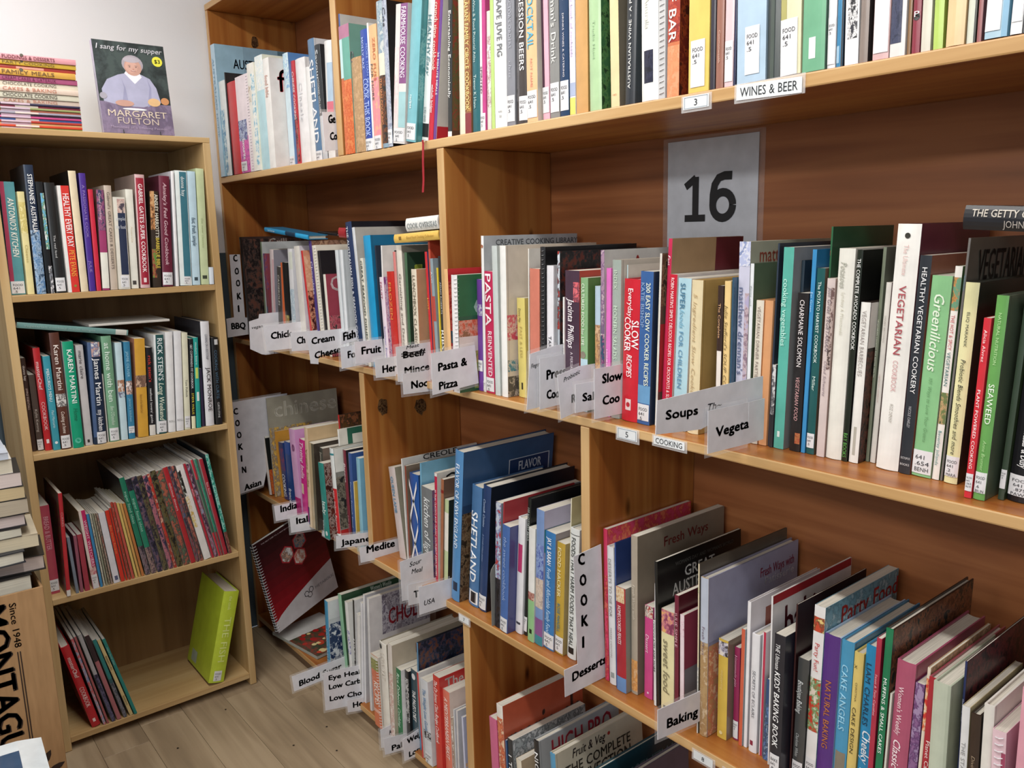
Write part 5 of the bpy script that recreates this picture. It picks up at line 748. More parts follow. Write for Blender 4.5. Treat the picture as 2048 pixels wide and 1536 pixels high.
Lb|Y|0.7599|2.3955|0.8447|-0.0351|0.0081|0.1698|0.1325|3c3450 p c:342c44||short dark violet booklet on the small bookcase's second shelf
Lb|Y|0.7694|2.3885|0.8453|-0.0351|0.0242|0.3053|0.2400|e4e4e8 h c:34343a|t,8c8c94,.12,.36,.6,.4,COOKING ON A BOOTSTRAP;t,4c4444,.44,.86,.6,.45,JACK MONROE|tall white hardback with grey capitals on the small bookcase's second shelf
Lb|Y|0.7980|2.3870|0.8450|-0.0319|0.0197|0.2563|0.1999|1a1a1c h c:141416|b,d8d8d8,.02,.08,.4,.9;t,4c6c84,.14,.7,.5,.4,COOKING WITH CURTIS;t,d0d0d0,.74,.92,.5,.28,CURTIS STONE|black cooking hardback at the right end on the small bookcase's second shelf
Lc|Y|0.3270|2.4270|0.4442|0.0000|0.0231|0.2494|0.1946|b8485c p c:a84054|t,dc98a4,.12,.5,.5,.5,BREAD & BUTTER;l,.84,.97|dusty red book at the left end on the small bookcase's third shelf
Lc|Y|0.3581|2.3820|0.4445|-0.0340|0.0096|0.2871|0.2000|c4303a p c:7c4c3c|bp,4c5c34,8c3c34,34203c,0,1,0,1;t,e0a0a0,.1,.4,.5,.5,CURRIES;b,ecebe8,.94,1|thin red magazine with chilli cover on the small bookcase's third shelf
Lc|Y|0.3815|2.3870|0.4442|0.0385|0.0076|0.1612|0.1258|7c8898 m c:8c98a4||slate blue booklet low in the run on the small bookcase's third shelf
Lc|Y|0.3921|2.3870|0.4442|0.0025|0.0077|0.1620|0.1264|98586c m c:8c5064||mauve booklet low in the run on the small bookcase's third shelf
Lc|Y|0.4042|2.3870|0.4442|0.0213|0.0123|0.1622|0.1265|a8384c m c:a03448||raspberry booklet behind the pink spine on the small bookcase's third shelf
Lc|Y|0.4241|2.3870|0.4442|0.0591|0.0162|0.2262|0.2000|cc2c6c p c:c8b490|b,e4d8d0,0,.75,0,.4;t,f4dce8,.12,.72,.7,.4,WEIGHT WATCHERS;l,.82,1;p,8c3c44,e4c8c0,c86c7c,.72,.82|pink and cream slimming book on the small bookcase's third shelf
Lc|Y|0.4426|2.3870|0.4442|0.0635|0.0064|0.2138|0.1668|3a8cc4 m c:e4dcc8||thin azure blue magazine on the small bookcase's third shelf
Lc|Y|0.4514|2.3870|0.4442|0.0679|0.0039|0.2146|0.1674|c4c8b4 m c:dcd8cc|p,a8acA0,d8d4c4,8c8c84,0,1|first pale green grey magazine after azure on the small bookcase's third shelf
Lc|Y|0.4576|2.3870|0.4442|0.0723|0.0039|0.2133|0.1664|9ca08c m c:dcd8cc||second pale green grey magazine after azure on the small bookcase's third shelf
Lc|Y|0.4639|2.3870|0.4442|0.0767|0.0039|0.2121|0.1654|b0a894 m c:dcd8cc|p,b4a890,5c5448,c4b8a4,0,1|third pale green grey magazine after azure on the small bookcase's third shelf
Lc|Y|0.4702|2.3870|0.4442|0.0812|0.0040|0.2108|0.1644|8c7c74 m c:dcd8cc|p,8c5850,b4a498,5c5048,0,1|brown grey magazine before the white one on the small bookcase's third shelf
Lc|Y|0.4771|2.3870|0.4442|0.0887|0.0160|0.2101|0.1639|e4e4ec p c:e8e4dc|b,5c6484,.9,.96,.3,.8|white paperback in the leaning run on the small bookcase's third shelf
Lc|Y|0.4962|2.3870|0.4442|0.0963|0.0098|0.2130|0.1661|d83424 m c:e8e4dc|ti,e89c5c,.1,.7,.5,.5,Best Home Recipes|first scarlet magazine after the white paperback on the small bookcase's third shelf
Lc|Y|0.5088|2.3870|0.4442|0.1024|0.0044|0.2184|0.1703|c8301f m c:e8e4dc||second scarlet magazine after the white paperback on the small bookcase's third shelf
Lc|Y|0.5159|2.3870|0.4442|0.1083|0.0063|0.2343|0.1828|b8443c m c:e8e4dc|p,c04030,8c3c34,c86c5c,0,1|brick red booklet in the middle on the small bookcase's third shelf
Lc|Y|0.5249|2.3870|0.4442|0.1139|0.0064|0.2320|0.1810|c8584c m c:e4dcb4||coral booklet in the middle on the small bookcase's third shelf
Lc|Y|0.5340|2.3870|0.4442|0.1196|0.0061|0.2287|0.1784|e0c474 m c:e4d48c||straw yellow booklet on the small bookcase's third shelf
Lc|Y|0.5425|2.3870|0.4442|0.1240|0.0058|0.2258|0.1761|d8a860 m c:e4d48c||golden booklet right of straw yellow on the small bookcase's third shelf
Lc|Y|0.5508|2.3870|0.4442|0.1284|0.0068|0.2238|0.1745|c47c44 m c:dcc890||burnt orange booklet on the small bookcase's third shelf
Lc|Y|0.5613|2.3870|0.4442|0.1387|0.0134|0.2979|0.2600|1c7c60 m c:2c2c30|t,a8dcc8,.05,.55,.5,.5,super food ideas;p,34303c,8c7c84,5c4448,.7,1|first green magazine of the tall fanned run on the small bookcase's third shelf
Lc|Y|0.5776|2.3870|0.4442|0.1433|0.0139|0.2912|0.2600|1e8468 m c:e0dcd8|p,1c1c28,34344c,201c2c,0,.12;t,a8dcc8,.15,.6,.5,.5,super food ideas;p,4c3c4c,a88c84,34303c,.72,1|second green magazine of the tall fanned run on the small bookcase's third shelf
Lc|Y|0.5944|2.3870|0.4442|0.1479|0.0140|0.2944|0.2600|24243c m c:e0dcd8|p,1c1c2c,4c4864,7c5c60,0,1|navy photo magazine of the fanned run on the small bookcase's third shelf
Lc|Y|0.6113|2.3870|0.4442|0.1525|0.0124|0.2947|0.2600|3c2c30 m c:e0dcd8|p,24202c,6c6844,4c3434,0,1|dark plum photo magazine of the fanned run on the small bookcase's third shelf
Lc|Y|0.6263|2.3870|0.4442|0.1561|0.0112|0.2924|0.2600|a86470 m c:e0dcd8|p,34304c,b87480,a05c6c,0,1|dusty rose photo magazine of the fanned run on the small bookcase's third shelf
Lc|Y|0.6400|2.3870|0.4442|0.1596|0.0078|0.2956|0.2600|c04030 m c:e0dcd8|p,c43c30,7c2c28,d8a08c,0,1|red edged photo magazine of the fanned run on the small bookcase's third shelf
Lc|Y|0.6504|2.3870|0.4442|0.1631|0.0147|0.3020|0.2600|242420 m c:e0dcd8|p,1c1c18,6c5c34,4c5440,0,1|black olive photo magazine of the fanned run on the small bookcase's third shelf
Lc|Y|0.6678|2.3870|0.4442|0.1666|0.0173|0.2994|0.2600|3c4440 m c:e0dcd8|p,a85c48,3c4440,5c6c54,0,1|moss and rust photo magazine of the fanned run on the small bookcase's third shelf
Lc|Y|0.6889|2.3870|0.4442|0.1737|0.0133|0.3057|0.2600|b02830 m c:d8d4d0|t,f0c8c8,.1,.5,.5,.45,delicious dinners|crimson lettered magazine of the fanned run on the small bookcase's third shelf
Lc|Y|0.7053|2.3870|0.4442|0.1784|0.0077|0.3072|0.2600|3c4860 m c:e0dcd8|p,2c3044,8c4c44,54607c,0,1|slate photo magazine of the fanned run on the small bookcase's third shelf
Lc|Y|0.7156|2.3870|0.4442|0.1819|0.0088|0.3063|0.2600|a85048 m c:e0dcd8|p,b06458,5c3c3c,24343c,0,1|terracotta photo magazine of the fanned run on the small bookcase's third shelf
Lc|Y|0.7275|2.3870|0.4442|0.1815|0.0196|0.3042|0.2600|e8e4e0 m c:e0dcd8|p,1c1c20,3c4430,e4e0dc,.05,.35,0,.4;p,d8c078,e4e0dc,c8a860,.32,.65,0,.5|white magazine with plate photo, fanned run on the small bookcase's third shelf
Lc|Y|0.7500|2.3870|0.4442|0.1851|0.0065|0.3068|0.2600|b4283c m c:e0dcd8|t,f0c8d0,.1,.5,.5,.5,SALADS|ruby magazine right of the white plate one on the small bookcase's third shelf
Lc|Y|0.7591|2.3870|0.4442|0.1887|0.0083|0.3047|0.2600|54384c m c:e0dcd8|p,3c2c44,a86c7c,8c94ac,0,1|mulberry photo magazine of the fanned run on the small bookcase's third shelf
Lc|Y|0.7701|2.3870|0.4442|0.1772|0.0055|0.3140|0.2600|c83040 m c:e0dcd8|b,3c6c54,.2,.75|red and green magazine of the fanned run on the small bookcase's third shelf
Lc|Y|0.7782|2.3870|0.4442|0.1701|0.0059|0.3134|0.2600|2c8468 m c:e0dcd8|p,2c8468,3c9c7c,24705c,0,.7;p,7c2c34,a83c40,5c2428,.75,1|sea green magazine near the right end on the small bookcase's third shelf
Lc|Y|0.7868|2.3870|0.4442|0.1549|0.0104|0.3099|0.2600|a82838 m c:e0dcd8|t,f0c8c8,.1,.5,.5,.5,fast food|dark red magazine near the right end on the small bookcase's third shelf
Lc|Y|0.8002|2.3870|0.4442|0.1332|0.0094|0.3201|0.2700|1e8c78 m c:344048|p,28907c,a8dcd0,1e8c78,0,.75;p,8c4c44,54302c,b07468,.78,1|last green magazine against the panel on the small bookcase's third shelf
Ld|Y|0.3800|2.3920|0.0399|0.1980|0.0221|0.2641|0.2060|c02430 h c:a42028|t,ecd0d0,.13,.38,.5,.45,masterChef;t,e8c0c0,.5,.75,.5,.5,COOKBOOK;b,f0dcdc,.9,.94,.35,.65|leaning red cookbook hardback on the small bookcase's bottom shelf
Ld|Y|0.4080|2.3870|0.0399|0.1904|0.0064|0.2845|0.2500|a8a4b8 m c:d0ccc8|p,c85c64,b8b0c0,7c84b0,0,1|lilac grey leaning magazine on the small bookcase's bottom shelf
Ld|Y|0.4173|2.3870|0.0399|0.1915|0.0054|0.2875|0.2500|a85c60 m c:d0ccc8||dull pink leaning magazine on the small bookcase's bottom shelf
Ld|Y|0.4305|2.3870|0.0399|0.2025|0.0096|0.2886|0.2500|34304c m c:d0ccc8|b,b0b0b4,0,.45;p,34304c,6c6c8c,24203c,.45,1|silver and indigo leaning magazine on the small bookcase's bottom shelf
Ld|Y|0.4446|2.3870|0.0399|0.2020|0.0107|0.2810|0.2500|b06c74 m c:d0ccc8|b,34242c,0,.3|rose leaning magazine with dark head on the small bookcase's bottom shelf
Ld|Y|0.4622|2.3870|0.0399|0.2143|0.0090|0.2632|0.2500|2c5c64 m c:d0ccc8|b,2c8484,.0,.5;p,3c4450,8c8c98,24242c,.55,1|petrol blue leaning magazine on the small bookcase's bottom shelf
Ld|Y|0.4783|2.3870|0.0399|0.2349|0.0084|0.2604|0.2500|dcc890 m c:e0dccc|t,6c5c3c,.1,.5,.5,.5,BARBECUES;t,6c5c3c,.7,.9,.5,.5,BAKING|straw coloured leaning booklet on the small bookcase's bottom shelf
Ld|Y|0.4893|2.3840|0.0399|0.2324|0.0081|0.2600|0.2600|1f8a84 m c:2c4c50|t,a8d8d4,.04,.4,.5,.5,super food ideas|teal leaning magazine on the outside on the small bookcase's bottom shelf
Ld|Y|0.7050|2.3870|0.0517|-0.2550|0.0468|0.2854|0.2000|c2d63e h c:b4c834|t,e4ec94,.05,.2,.5,.2,the cook;t,dce88c,.28,.78,.55,.42,THE FISH;l,.87,.98,.25,.75;b,1c1c1c,.885,.965,.35,.65;bb,a8b8a8,.62,.85,.83,.96|bright lime green hardback leaning right on the small bookcase's bottom shelf
2L|X|1.0200|2.1613|1.3736|1.4812|0.0125|0.3008|0.0600|2f90c0 h c:2878a0|t,dceef4,.03,.32,.5,.5,barbecue;b,1c3850,.5,.72;b,30a4d8,.74,1|cyan and navy hardback lying atop the meat books
2L|X|1.1000|2.1456|1.3817|1.5047|0.0069|0.1170|0.1700|1c1c1e h c:1c1c1e||black hardback lying flat at the back
2L|X|1.0600|2.0204|1.3764|1.5196|0.0259|0.0385|0.1500|a82c34 h c:a02830||small red hardback lying beside the seafood book
2L|X|1.0000|1.4870|1.3703|1.6107|0.0196|0.1823|0.2000|e8c060 h c:dcb454|t,a88438,.3,.92,.5,.3,Good Food Cooking Collection;b,8c6c2c,.12,.18,.3,.7|yellow hardback lying atop the books by the post
2L|X|1.0000|1.4870|1.3931|1.6062|0.0287|0.1289|0.1700|e8e8e4 h c:e4e4e0|t,8c9494,.05,.98,.4,.4,COOK OVERSEAS|white hardback topmost beside the wooden post
2R|X|0.9950|0.2764|1.3662|1.5088|0.0267|0.1427|0.2200|222226 h c:1c1c20|t,c4bcb0,.06,.8,.70,.3,THE GETTY COOKBOOK;t,b4aca4,.3,.6,.27,.28,JOHN PAUL|thick black hardback lying atop the vegetarian books
Lb|Y|0.5843|2.3920|1.1294|1.4021|0.0146|0.2625|0.2000|6c9490 p c:1c3034|b,c8c8c0,.88,.985;t,94b0ac,.05,.7,.5,.4,vegetarian cooking made simple|grey teal book lying aslant over the second shelf row
Lb|Y|0.6993|2.4000|1.1580|1.5603|0.0059|0.2067|0.2000|d0ccc4 m c:c8c8c4||pale magazine lying topmost on the second shelf
Lt|Y|0.5334|2.4000|1.8221|1.5708|0.0131|0.2400|0.2100|d898a0 m c:d898a0|t,6c2c38,.32,.8,.5,.62,PUDDINGS & DESSERTS;d,44402c,.9,.5,.3|pink booklet in the stack atop the small bookcase, topmost down
Lt|Y|0.5331|2.4040|1.8111|1.5708|0.0105|0.2409|0.2100|d4b040 m c:d4b040|t,6c5424,.32,.8,.5,.62,PARTY COOKING;d,44402c,.9,.5,.3|yellow booklet in the stack atop the small bookcase, second down
Lt|Y|0.5322|2.4080|1.8014|1.5708|0.0092|0.2408|0.2100|a83c34 m c:a83c34|b,e0a090,.45,.7,.2,.8;|red booklet in the stack atop the small bookcase, third down
Lt|Y|0.5288|2.4000|1.7863|1.5708|0.0146|0.2399|0.2100|d0a048 m c:d0a048|t,6c4c20,.32,.8,.5,.62,FAMILY MEALS;d,44402c,.9,.5,.3|ochre booklet in the stack atop the small bookcase, fourth down
Lt|Y|0.5322|2.4040|1.7739|1.5708|0.0119|0.2444|0.2100|b05880 m c:b05880|t,6c2448,.32,.8,.5,.62,CREAM CAKES & GATEAUX;|mauve booklet in the stack atop the small bookcase, fifth down
Lt|Y|0.5331|2.4080|1.7615|1.5708|0.0119|0.2461|0.2100|dcd4c0 m c:dcd4c0|t,5c5448,.32,.8,.5,.62,CHOCOLATE COOKING;|upper white chocolate booklet in the stack atop the small bookcase, sixth down
Lt|Y|0.5311|2.4000|1.7476|1.5708|0.0133|0.2466|0.2100|dcc8b8 m c:dcc8b8|t,c08068,.32,.8,.5,.62,CAKES & BAKING;|upper cream cakes booklet in the stack atop the small bookcase, seventh down
Lt|Y|0.5318|2.4040|1.7338|1.5708|0.0133|0.2485|0.2100|dcd8c4 m c:dcd8c4|t,5c5448,.32,.8,.5,.62,CHOCOLATE COOKING;|lower white chocolate booklet in the stack atop the small bookcase, eighth down
Lt|Y|0.5323|2.4080|1.7221|1.5708|0.0112|0.2496|0.2100|dcc8b8 m c:dcc8b8|t,c08068,.32,.8,.5,.62,CAKES & BAKING;|lower cream cakes booklet in the stack atop the small bookcase, ninth down
Lt|Y|0.5315|2.4000|1.7169|1.5708|0.0047|0.2510|0.2100|34304c m c:34304c|b,c8b0c0,.3,.55|indigo striped thin booklet low in the stack atop the small bookcase
Lt|Y|0.5321|2.4030|1.7117|1.5708|0.0047|0.2518|0.2100|883048 m c:883048|b,e0d0c8,.42,.62|wine red striped thin booklet low in the stack atop the small bookcase
Lt|Y|0.5314|2.4000|1.7065|1.5708|0.0047|0.2521|0.2100|98a068 m c:98a068|b,c8b0c0,.3,.55|moss green striped thin booklet low in the stack atop the small bookcase
Lt|Y|0.5321|2.4030|1.7013|1.5708|0.0047|0.2529|0.2100|b46850 m c:b46850|b,c8b0c0,.3,.55|clay striped thin booklet low in the stack atop the small bookcase
Lt|Y|0.5314|2.4000|1.6961|1.5708|0.0047|0.2531|0.2100|a09cac m c:a09cac|b,e0d0c8,.42,.62|silver lilac striped thin booklet low in the stack atop the small bookcase
Lt|Y|0.5320|2.4030|1.6909|1.5708|0.0047|0.2540|0.2100|38283c m c:38283c|b,c8b0c0,.3,.55|black plum striped thin booklet low in the stack atop the small bookcase
Lt|Y|0.5313|2.4000|1.6858|1.5708|0.0047|0.2542|0.2100|c04880 m c:c04880|b,c8b0c0,.3,.55|fuchsia striped thin booklet low in the stack atop the small bookcase
Lt|Y|0.5320|2.4030|1.6806|1.5708|0.0047|0.2551|0.2100|4468a8 m c:4468a8|b,e0d0c8,.42,.62|denim blue striped thin booklet low in the stack atop the small bookcase
Lt|Y|0.5313|2.4000|1.6754|1.5708|0.0047|0.2554|0.2100|b83c30 m c:b83c30|b,c8b0c0,.3,.55|scarlet striped thin booklet low in the stack atop the small bookcase
Lt|Y|0.5319|2.4030|1.6702|1.5708|0.0047|0.2562|0.2100|e4b880 m c:e4b880|b,c8b0c0,.3,.55|apricot striped thin booklet low in the stack atop the small bookcase
Lt|Y|0.5312|2.4000|1.6650|1.5708|0.0047|0.2565|0.2100|c84428 m c:c84428|b,e0d0c8,.42,.62|vermilion striped thin booklet low in the stack atop the small bookcase
Lt|Y|0.5318|2.4030|1.6598|1.5708|0.0047|0.2573|0.2100|a0b068 m c:a0b068|b,c8b0c0,.3,.55|pale lime striped thin booklet low in the stack atop the small bookcase
'''
BY = {}
for ln in BK.strip().split('\n'):
    BY[ln.rsplit('|', 1)[1]] = book(ln)
# elastic loop on the kraft hardback
for k_, o in BY.items():
    if k_.startswith('kraft brown'):
        e = MB(); hh = max(v.co.z for v in o.children[0].data.vertices)
        e.tube([(.006 + .007 * math.cos(q * PI / 6), .002, hh + .004 + .012 * math.sin(q * PI / 6)) for q in range(12)], .0012, flat('5c5c60'), 5, True); e.build('elastic_loop', o)

# ---------------------------------------------------------------- divider cards
SG = [
(1.9235, [[0.9674, 1.6814], [1.0038, 1.6839], [1.0057, 1.5929], [0.9687, 1.5887]], [['Ge', 0.9813, 1.6561, 1.0005, 1.6578, 0.0181, ''], ['Co', 0.9833, 1.6158, 1.0026, 1.6182, 0.0168, '']], 'white divider card reading Ge and Co beside the first top post'),
(2.6371, [[0.9716, 1.331], [1.0055, 1.3308], [1.0055, 1.1276], [1.013, 1.1253], [1.0105, 1.0707], [0.9436, 1.067], [0.9438, 1.1277], [0.9689, 1.1307]], [['C', 0.9815, 1.3089, 0.9951, 1.3096, 0.0191, ''], ['O', 0.983, 1.2674, 0.9967, 1.268, 0.0192, ''], ['O', 0.9838, 1.229, 0.9975, 1.2295, 0.0193, ''], ['K', 0.9829, 1.1872, 0.9967, 1.1876, 0.0194, ''], ['I', 0.9788, 1.1471, 0.9926, 1.1473, 0.0194, ''], ['BBQ', 0.956, 1.0929, 1.0042, 1.0919, 0.0184, '']], 'tall grey white divider card reading BBQ, far left'),
(2.4559, [[0.9476, 1.1316], [0.9784, 1.1386], [0.9811, 1.1512], [1.023, 1.1527], [1.0196, 1.0242], [0.9925, 1.0239], [0.9793, 1.027], [0.9445, 1.047]], [['vegan', 0.9528, 1.1072, 0.9894, 1.1103, 0.0083, 'i']], 'white handwritten divider card left of the Chick tab'),
(2.2707, [[0.9166, 1.1338], [1.0182, 1.137], [1.0141, 1.0605], [0.9216, 1.0613]], [['Chick', 0.9352, 1.0946, 0.9989, 1.0968, 0.0179, '']], 'white divider tab reading Chick'),
(2.1611, [[0.9484, 1.1203], [1.0061, 1.1207], [1.0084, 1.0656], [0.949, 1.0682]], [['Ch', 0.9644, 1.088, 0.9904, 1.0882, 0.0175, '']], 'small white divider tab reading Ch'),
(1.994, [[0.9199, 1.1386], [1.0149, 1.1386], [1.014, 1.0798], [0.9484, 1.0731], [0.9468, 1.0511], [0.9249, 1.0551]], [['Cream', 0.93, 1.1054, 0.9976, 1.1096, 0.0158, ''], ['Cheese', 0.936, 1.0662, 1.0122, 1.0766, 0.0159, '']], 'white divider tab reading Cream Cheese'),
(1.8972, [[0.9691, 1.1424], [1.0241, 1.1469], [1.0235, 1.1196], [0.9668, 1.1087]], [['Fish', 0.9717, 1.119, 1.0084, 1.125, 0.0189, '']], 'pale divider tab reading Fish'),
(1.8416, [[0.9354, 1.1116], [1.0181, 1.1155], [1.0184, 1.0631], [0.9362, 1.0573]], [['Fo', 0.9525, 1.0824, 0.9746, 1.083, 0.0161, '']], 'white divider tab reading Fo'),
(1.7762, [[0.94, 1.1299], [1.0168, 1.1301], [1.0212, 1.0752], [0.9409, 1.0764]], [['Fruit', 0.9557, 1.0981, 1.0107, 1.0981, 0.0166, '']], 'white divider tab reading Fruit'),
(1.6894, [[0.9444, 1.0958], [1.0049, 1.0978], [1.0091, 1.0493], [0.9457, 1.0521]], [['Her', 0.9616, 1.0619, 1.0002, 1.0631, 0.0162, '']], 'white divider tab reading Her'),
(1.5571, [[0.9242, 1.1402], [1.0199, 1.1423], [1.0208, 1.0554], [0.9262, 1.0622]], [['Meat', 0.9491, 1.1321, 0.9832, 1.1357, 0.0071, 'i'], ['Beef/', 0.9395, 1.1133, 0.9986, 1.1144, 0.0137, ''], ['Mince', 0.9413, 1.077, 1.0092, 1.0803, 0.0144, ''], ['-', 0.9369, 1.1122, 1.0002, 1.1142, 0.0165, 's']], 'white divider card with struck out Beef and Mince'),
(1.555, [[0.9363, 1.0792], [1.0054, 1.0781], [1.0148, 1.03], [0.9376, 1.0324]], [['Noo', 0.9559, 1.0431, 1.0037, 1.0436, 0.0154, '']], 'white divider tab reading Noo'),
(1.3778, [[0.8984, 1.1469], [1.008, 1.153], [1.0145, 1.0708], [0.8987, 1.0616]], [['Pasta &', 0.9124, 1.1087, 0.9848, 1.1134, 0.0151, ''], ['Pizza', 0.9127, 1.0704, 0.9595, 1.0724, 0.0147, '']], 'large white divider card reading Pasta & Pizza'),
(1.1333, [[0.9524, 1.1645], [1.0175, 1.1741], [1.0155, 1.0638], [0.9419, 1.0621]], [['Finger', 0.9532, 1.1376, 0.9732, 1.1402, 0.0073, 'i']], 'grey white card with handwritten word left of Pressure Cookers'),
(1.1244, [[0.9673, 1.1551], [1.0277, 1.1564], [1.0231, 1.0628], [0.9661, 1.0609]], [['Press', 0.9814, 1.1144, 1.0302, 1.1169, 0.0161, ''], ['Cook', 0.9816, 1.0784, 1.0218, 1.0772, 0.0151, '']], 'white divider card reading Press Cook'),
(1.0554, [[0.9481, 1.1351], [1.0017, 1.1451], [0.9993, 1.0641], [0.9555, 1.0557]], [['Probiotic', 0.9616, 1.1208, 1.0015, 1.1321, 0.0075, 'i'], ['R', 0.9798, 1.0818, 0.9903, 1.0819, 0.0135, '']], 'white divider card reading Probiotic over R'),
(1.022, [[0.9593, 1.1215], [1.007, 1.1213], [1.0067, 1.0709], [0.9587, 1.0713]], [['Sal', 0.9746, 1.0898, 1.0047, 1.0891, 0.0132, '']], 'white divider tab reading Sal'),
(0.9834, [[0.9672, 1.1521], [1.037, 1.1529], [1.0372, 1.065], [0.9672, 1.0653]], [['Slow', 0.9844, 1.1253, 1.033, 1.1265, 0.0146, ''], ['Coo', 0.9851, 1.0874, 1.0278, 1.0876, 0.0143, '']], 'white divider card reading Slow Coo by the red book'),
(0.7066, [[0.8097, 1.1616], [0.999, 1.1644], [0.9997, 1.1261], [0.9011, 1.1074], [0.8073, 1.1162]], [['Soups', 0.8253, 1.1335, 0.8938, 1.1303, 0.0115, ''], ['Th~', 0.9122, 1.1318, 0.9455, 1.1322, 0.0088, 'i']], 'long white divider card reading Soups'),
(0.7026, [[0.9114, 1.1326], [1.0042, 1.1311], [1.0073, 1.0683], [0.9124, 1.0708]], [['Vegeta', 0.9288, 1.0922, 1.006, 1.0931, 0.013, '']], 'white divider card reading Vegeta'),
(2.573, [[0.9162, 0.8673], [1.082, 0.8704], [0.9973, 0.5732], [0.915, 0.5612]], [['C', 0.9166, 0.827, 0.9318, 0.8261, 0.0189, ''], ['O', 0.9189, 0.7881, 0.9342, 0.7871, 0.019, ''], ['O', 0.9213, 0.7481, 0.9366, 0.747, 0.0191, ''], ['K', 0.9218, 0.709, 0.9372, 0.7077, 0.0192, ''], ['I', 0.9223, 0.6697, 0.9377, 0.6682, 0.0193, ''], ['N', 0.9275, 0.6308, 0.943, 0.6292, 0.0194, ''], ['Asian', 0.9313, 0.5695, 0.9896, 0.5777, 0.0188, '']], 'tall grey divider card reading Asian'),
(2.2667, [[0.9047, 0.6003], [0.9867, 0.5977], [0.9831, 0.5492], [0.9071, 0.5531]], [['India', 0.9211, 0.5771, 0.9759, 0.5788, 0.0186, '']], 'white divider tab reading India'),
(2.1936, [[0.9199, 0.5831], [1.0169, 0.5786], [1.0157, 0.5249], [0.9208, 0.5334]], [['Italian', 0.936, 0.5566, 1.0121, 0.5541, 0.0176, '']], 'white divider tab reading Italian'),
(1.884, [[0.9119, 0.6139], [1.0119, 0.5992], [1.0098, 0.5649], [0.9102, 0.5795]], [['Japane', 0.9258, 0.585, 1.0097, 0.5753, 0.0143, '']], 'white divider tab reading Japane'),
(1.846, [[0.9569, 0.5798], [1.0789, 0.5758], [1.0812, 0.5295], [0.9588, 0.5386]], [['Medite', 0.9749, 0.5608, 1.0619, 0.5577, 0.0178, '']], 'white divider tab reading Medite'),
(1.6196, [[0.9436, 0.6155], [1.0066, 0.6188], [1.0047, 0.5109], [0.945, 0.5152]], [['Sour', 0.9684, 0.5953, 1.002, 0.5978, 0.0112, 'i'], ['Meal', 0.9727, 0.5767, 1.0044, 0.5754, 0.0112, 'i']], 'white card with two handwritten lines left of the grey book'),
(1.6175, [[0.9614, 0.5531], [1.0089, 0.5485], [1.0062, 0.495], [0.9603, 0.4999]], [['T', 0.9759, 0.5158, 0.9892, 0.5139, 0.0158, '']], 'small white divider tab reading T'),
(1.5118, [[0.9264, 0.5931], [1.0136, 0.5889], [1.0107, 0.5232], [0.9256, 0.526]], [['USA', 0.9366, 0.5447, 0.9671, 0.5441, 0.0113, 'i']], 'white divider card with handwritten USA'),
(1.0275, [[0.9563, 0.8066], [1.0256, 0.812], [1.0364, 0.5411], [0.9317, 0.5399], [0.9303, 0.5941], [0.964, 0.5941]], [['C', 0.9658, 0.7882, 0.9828, 0.7848, 0.0198, ''], ['O', 0.9694, 0.7471, 0.9865, 0.7434, 0.02, ''], ['O', 0.9712, 0.7074, 0.9884, 0.7034, 0.0202, ''], ['K', 0.9721, 0.6666, 0.9894, 0.6622, 0.0204, ''], ['I', 0.9685, 0.6251, 0.9858, 0.6203, 0.0206, ''], ['Desserts', 0.9478, 0.5642, 1.0375, 0.5705, 0.0161, '']], 'tall white divider card reading Desserts'),
(0.7964, [[0.9208, 0.6278], [1.0185, 0.6194], [1.0201, 0.5633], [0.9215, 0.5748]], [['Baking', 0.941, 0.5867, 1.021, 0.5765, 0.0152, '']], 'white divider card reading Baking'),
(2.0644, [[0.8358, 0.1651], [1.0089, 0.167], [1.0059, 0.121], [0.8401, 0.1181]], [['Blood Sugar', 0.854, 0.128, 0.9875, 0.1344, 0.0158, '']], 'long white divider tab reading Blood Sugar'),
(1.991, [[0.897, 0.1855], [1.0123, 0.1671], [1.0172, 0.0453], [0.8969, 0.0702]], [['Eye Heal', 0.9107, 0.1576, 1.0106, 0.141, 0.0129, ''], ['Low Carb', 0.9096, 0.1295, 1.0103, 0.1119, 0.0139, ''], ['Low Cho', 0.9095, 0.0938, 1.0109, 0.0739, 0.014, '']], 'white divider card reading Low Carb and Low Cho'),
(1.9801, [[0.9588, 0.0813], [1.0102, 0.0703], [1.0128, 0.0299], [0.9597, 0.0436]], [['He', 0.9741, 0.0522, 1.0063, 0.0474, 0.0152, '']], 'small white divider tab reading He by the orange recipes book'),
(1.7846, [[0.9545, 0.0877], [1.0145, 0.0905], [1.0149, 0.0104], [0.9546, 0.035]], [['Keto', 0.9791, 0.0624, 1.0091, 0.0641, 0.0125, 'i']], 'white card with handwritten Keto'),
(1.7361, [[0.936, 0.0944], [1.0106, 0.0785], [1.0106, 0.0337], [0.9388, 0.047]], [['Pal', 0.9567, 0.0502, 0.9906, 0.0472, 0.0141, '']], 'white divider tab reading Pal'),
(1.6873, [[0.9652, 0.104], [1.0225, 0.1147], [1.0234, 0.0387], [0.9674, 0.0409]], [['Weig', 0.9773, 0.0854, 1.0203, 0.0919, 0.0139, ''], ['Loss', 0.9794, 0.0466, 1.0201, 0.0502, 0.014, '']], 'white divider card reading Weight Loss')]
card_m = plain('e0e0e6', .38, .25, 'card')
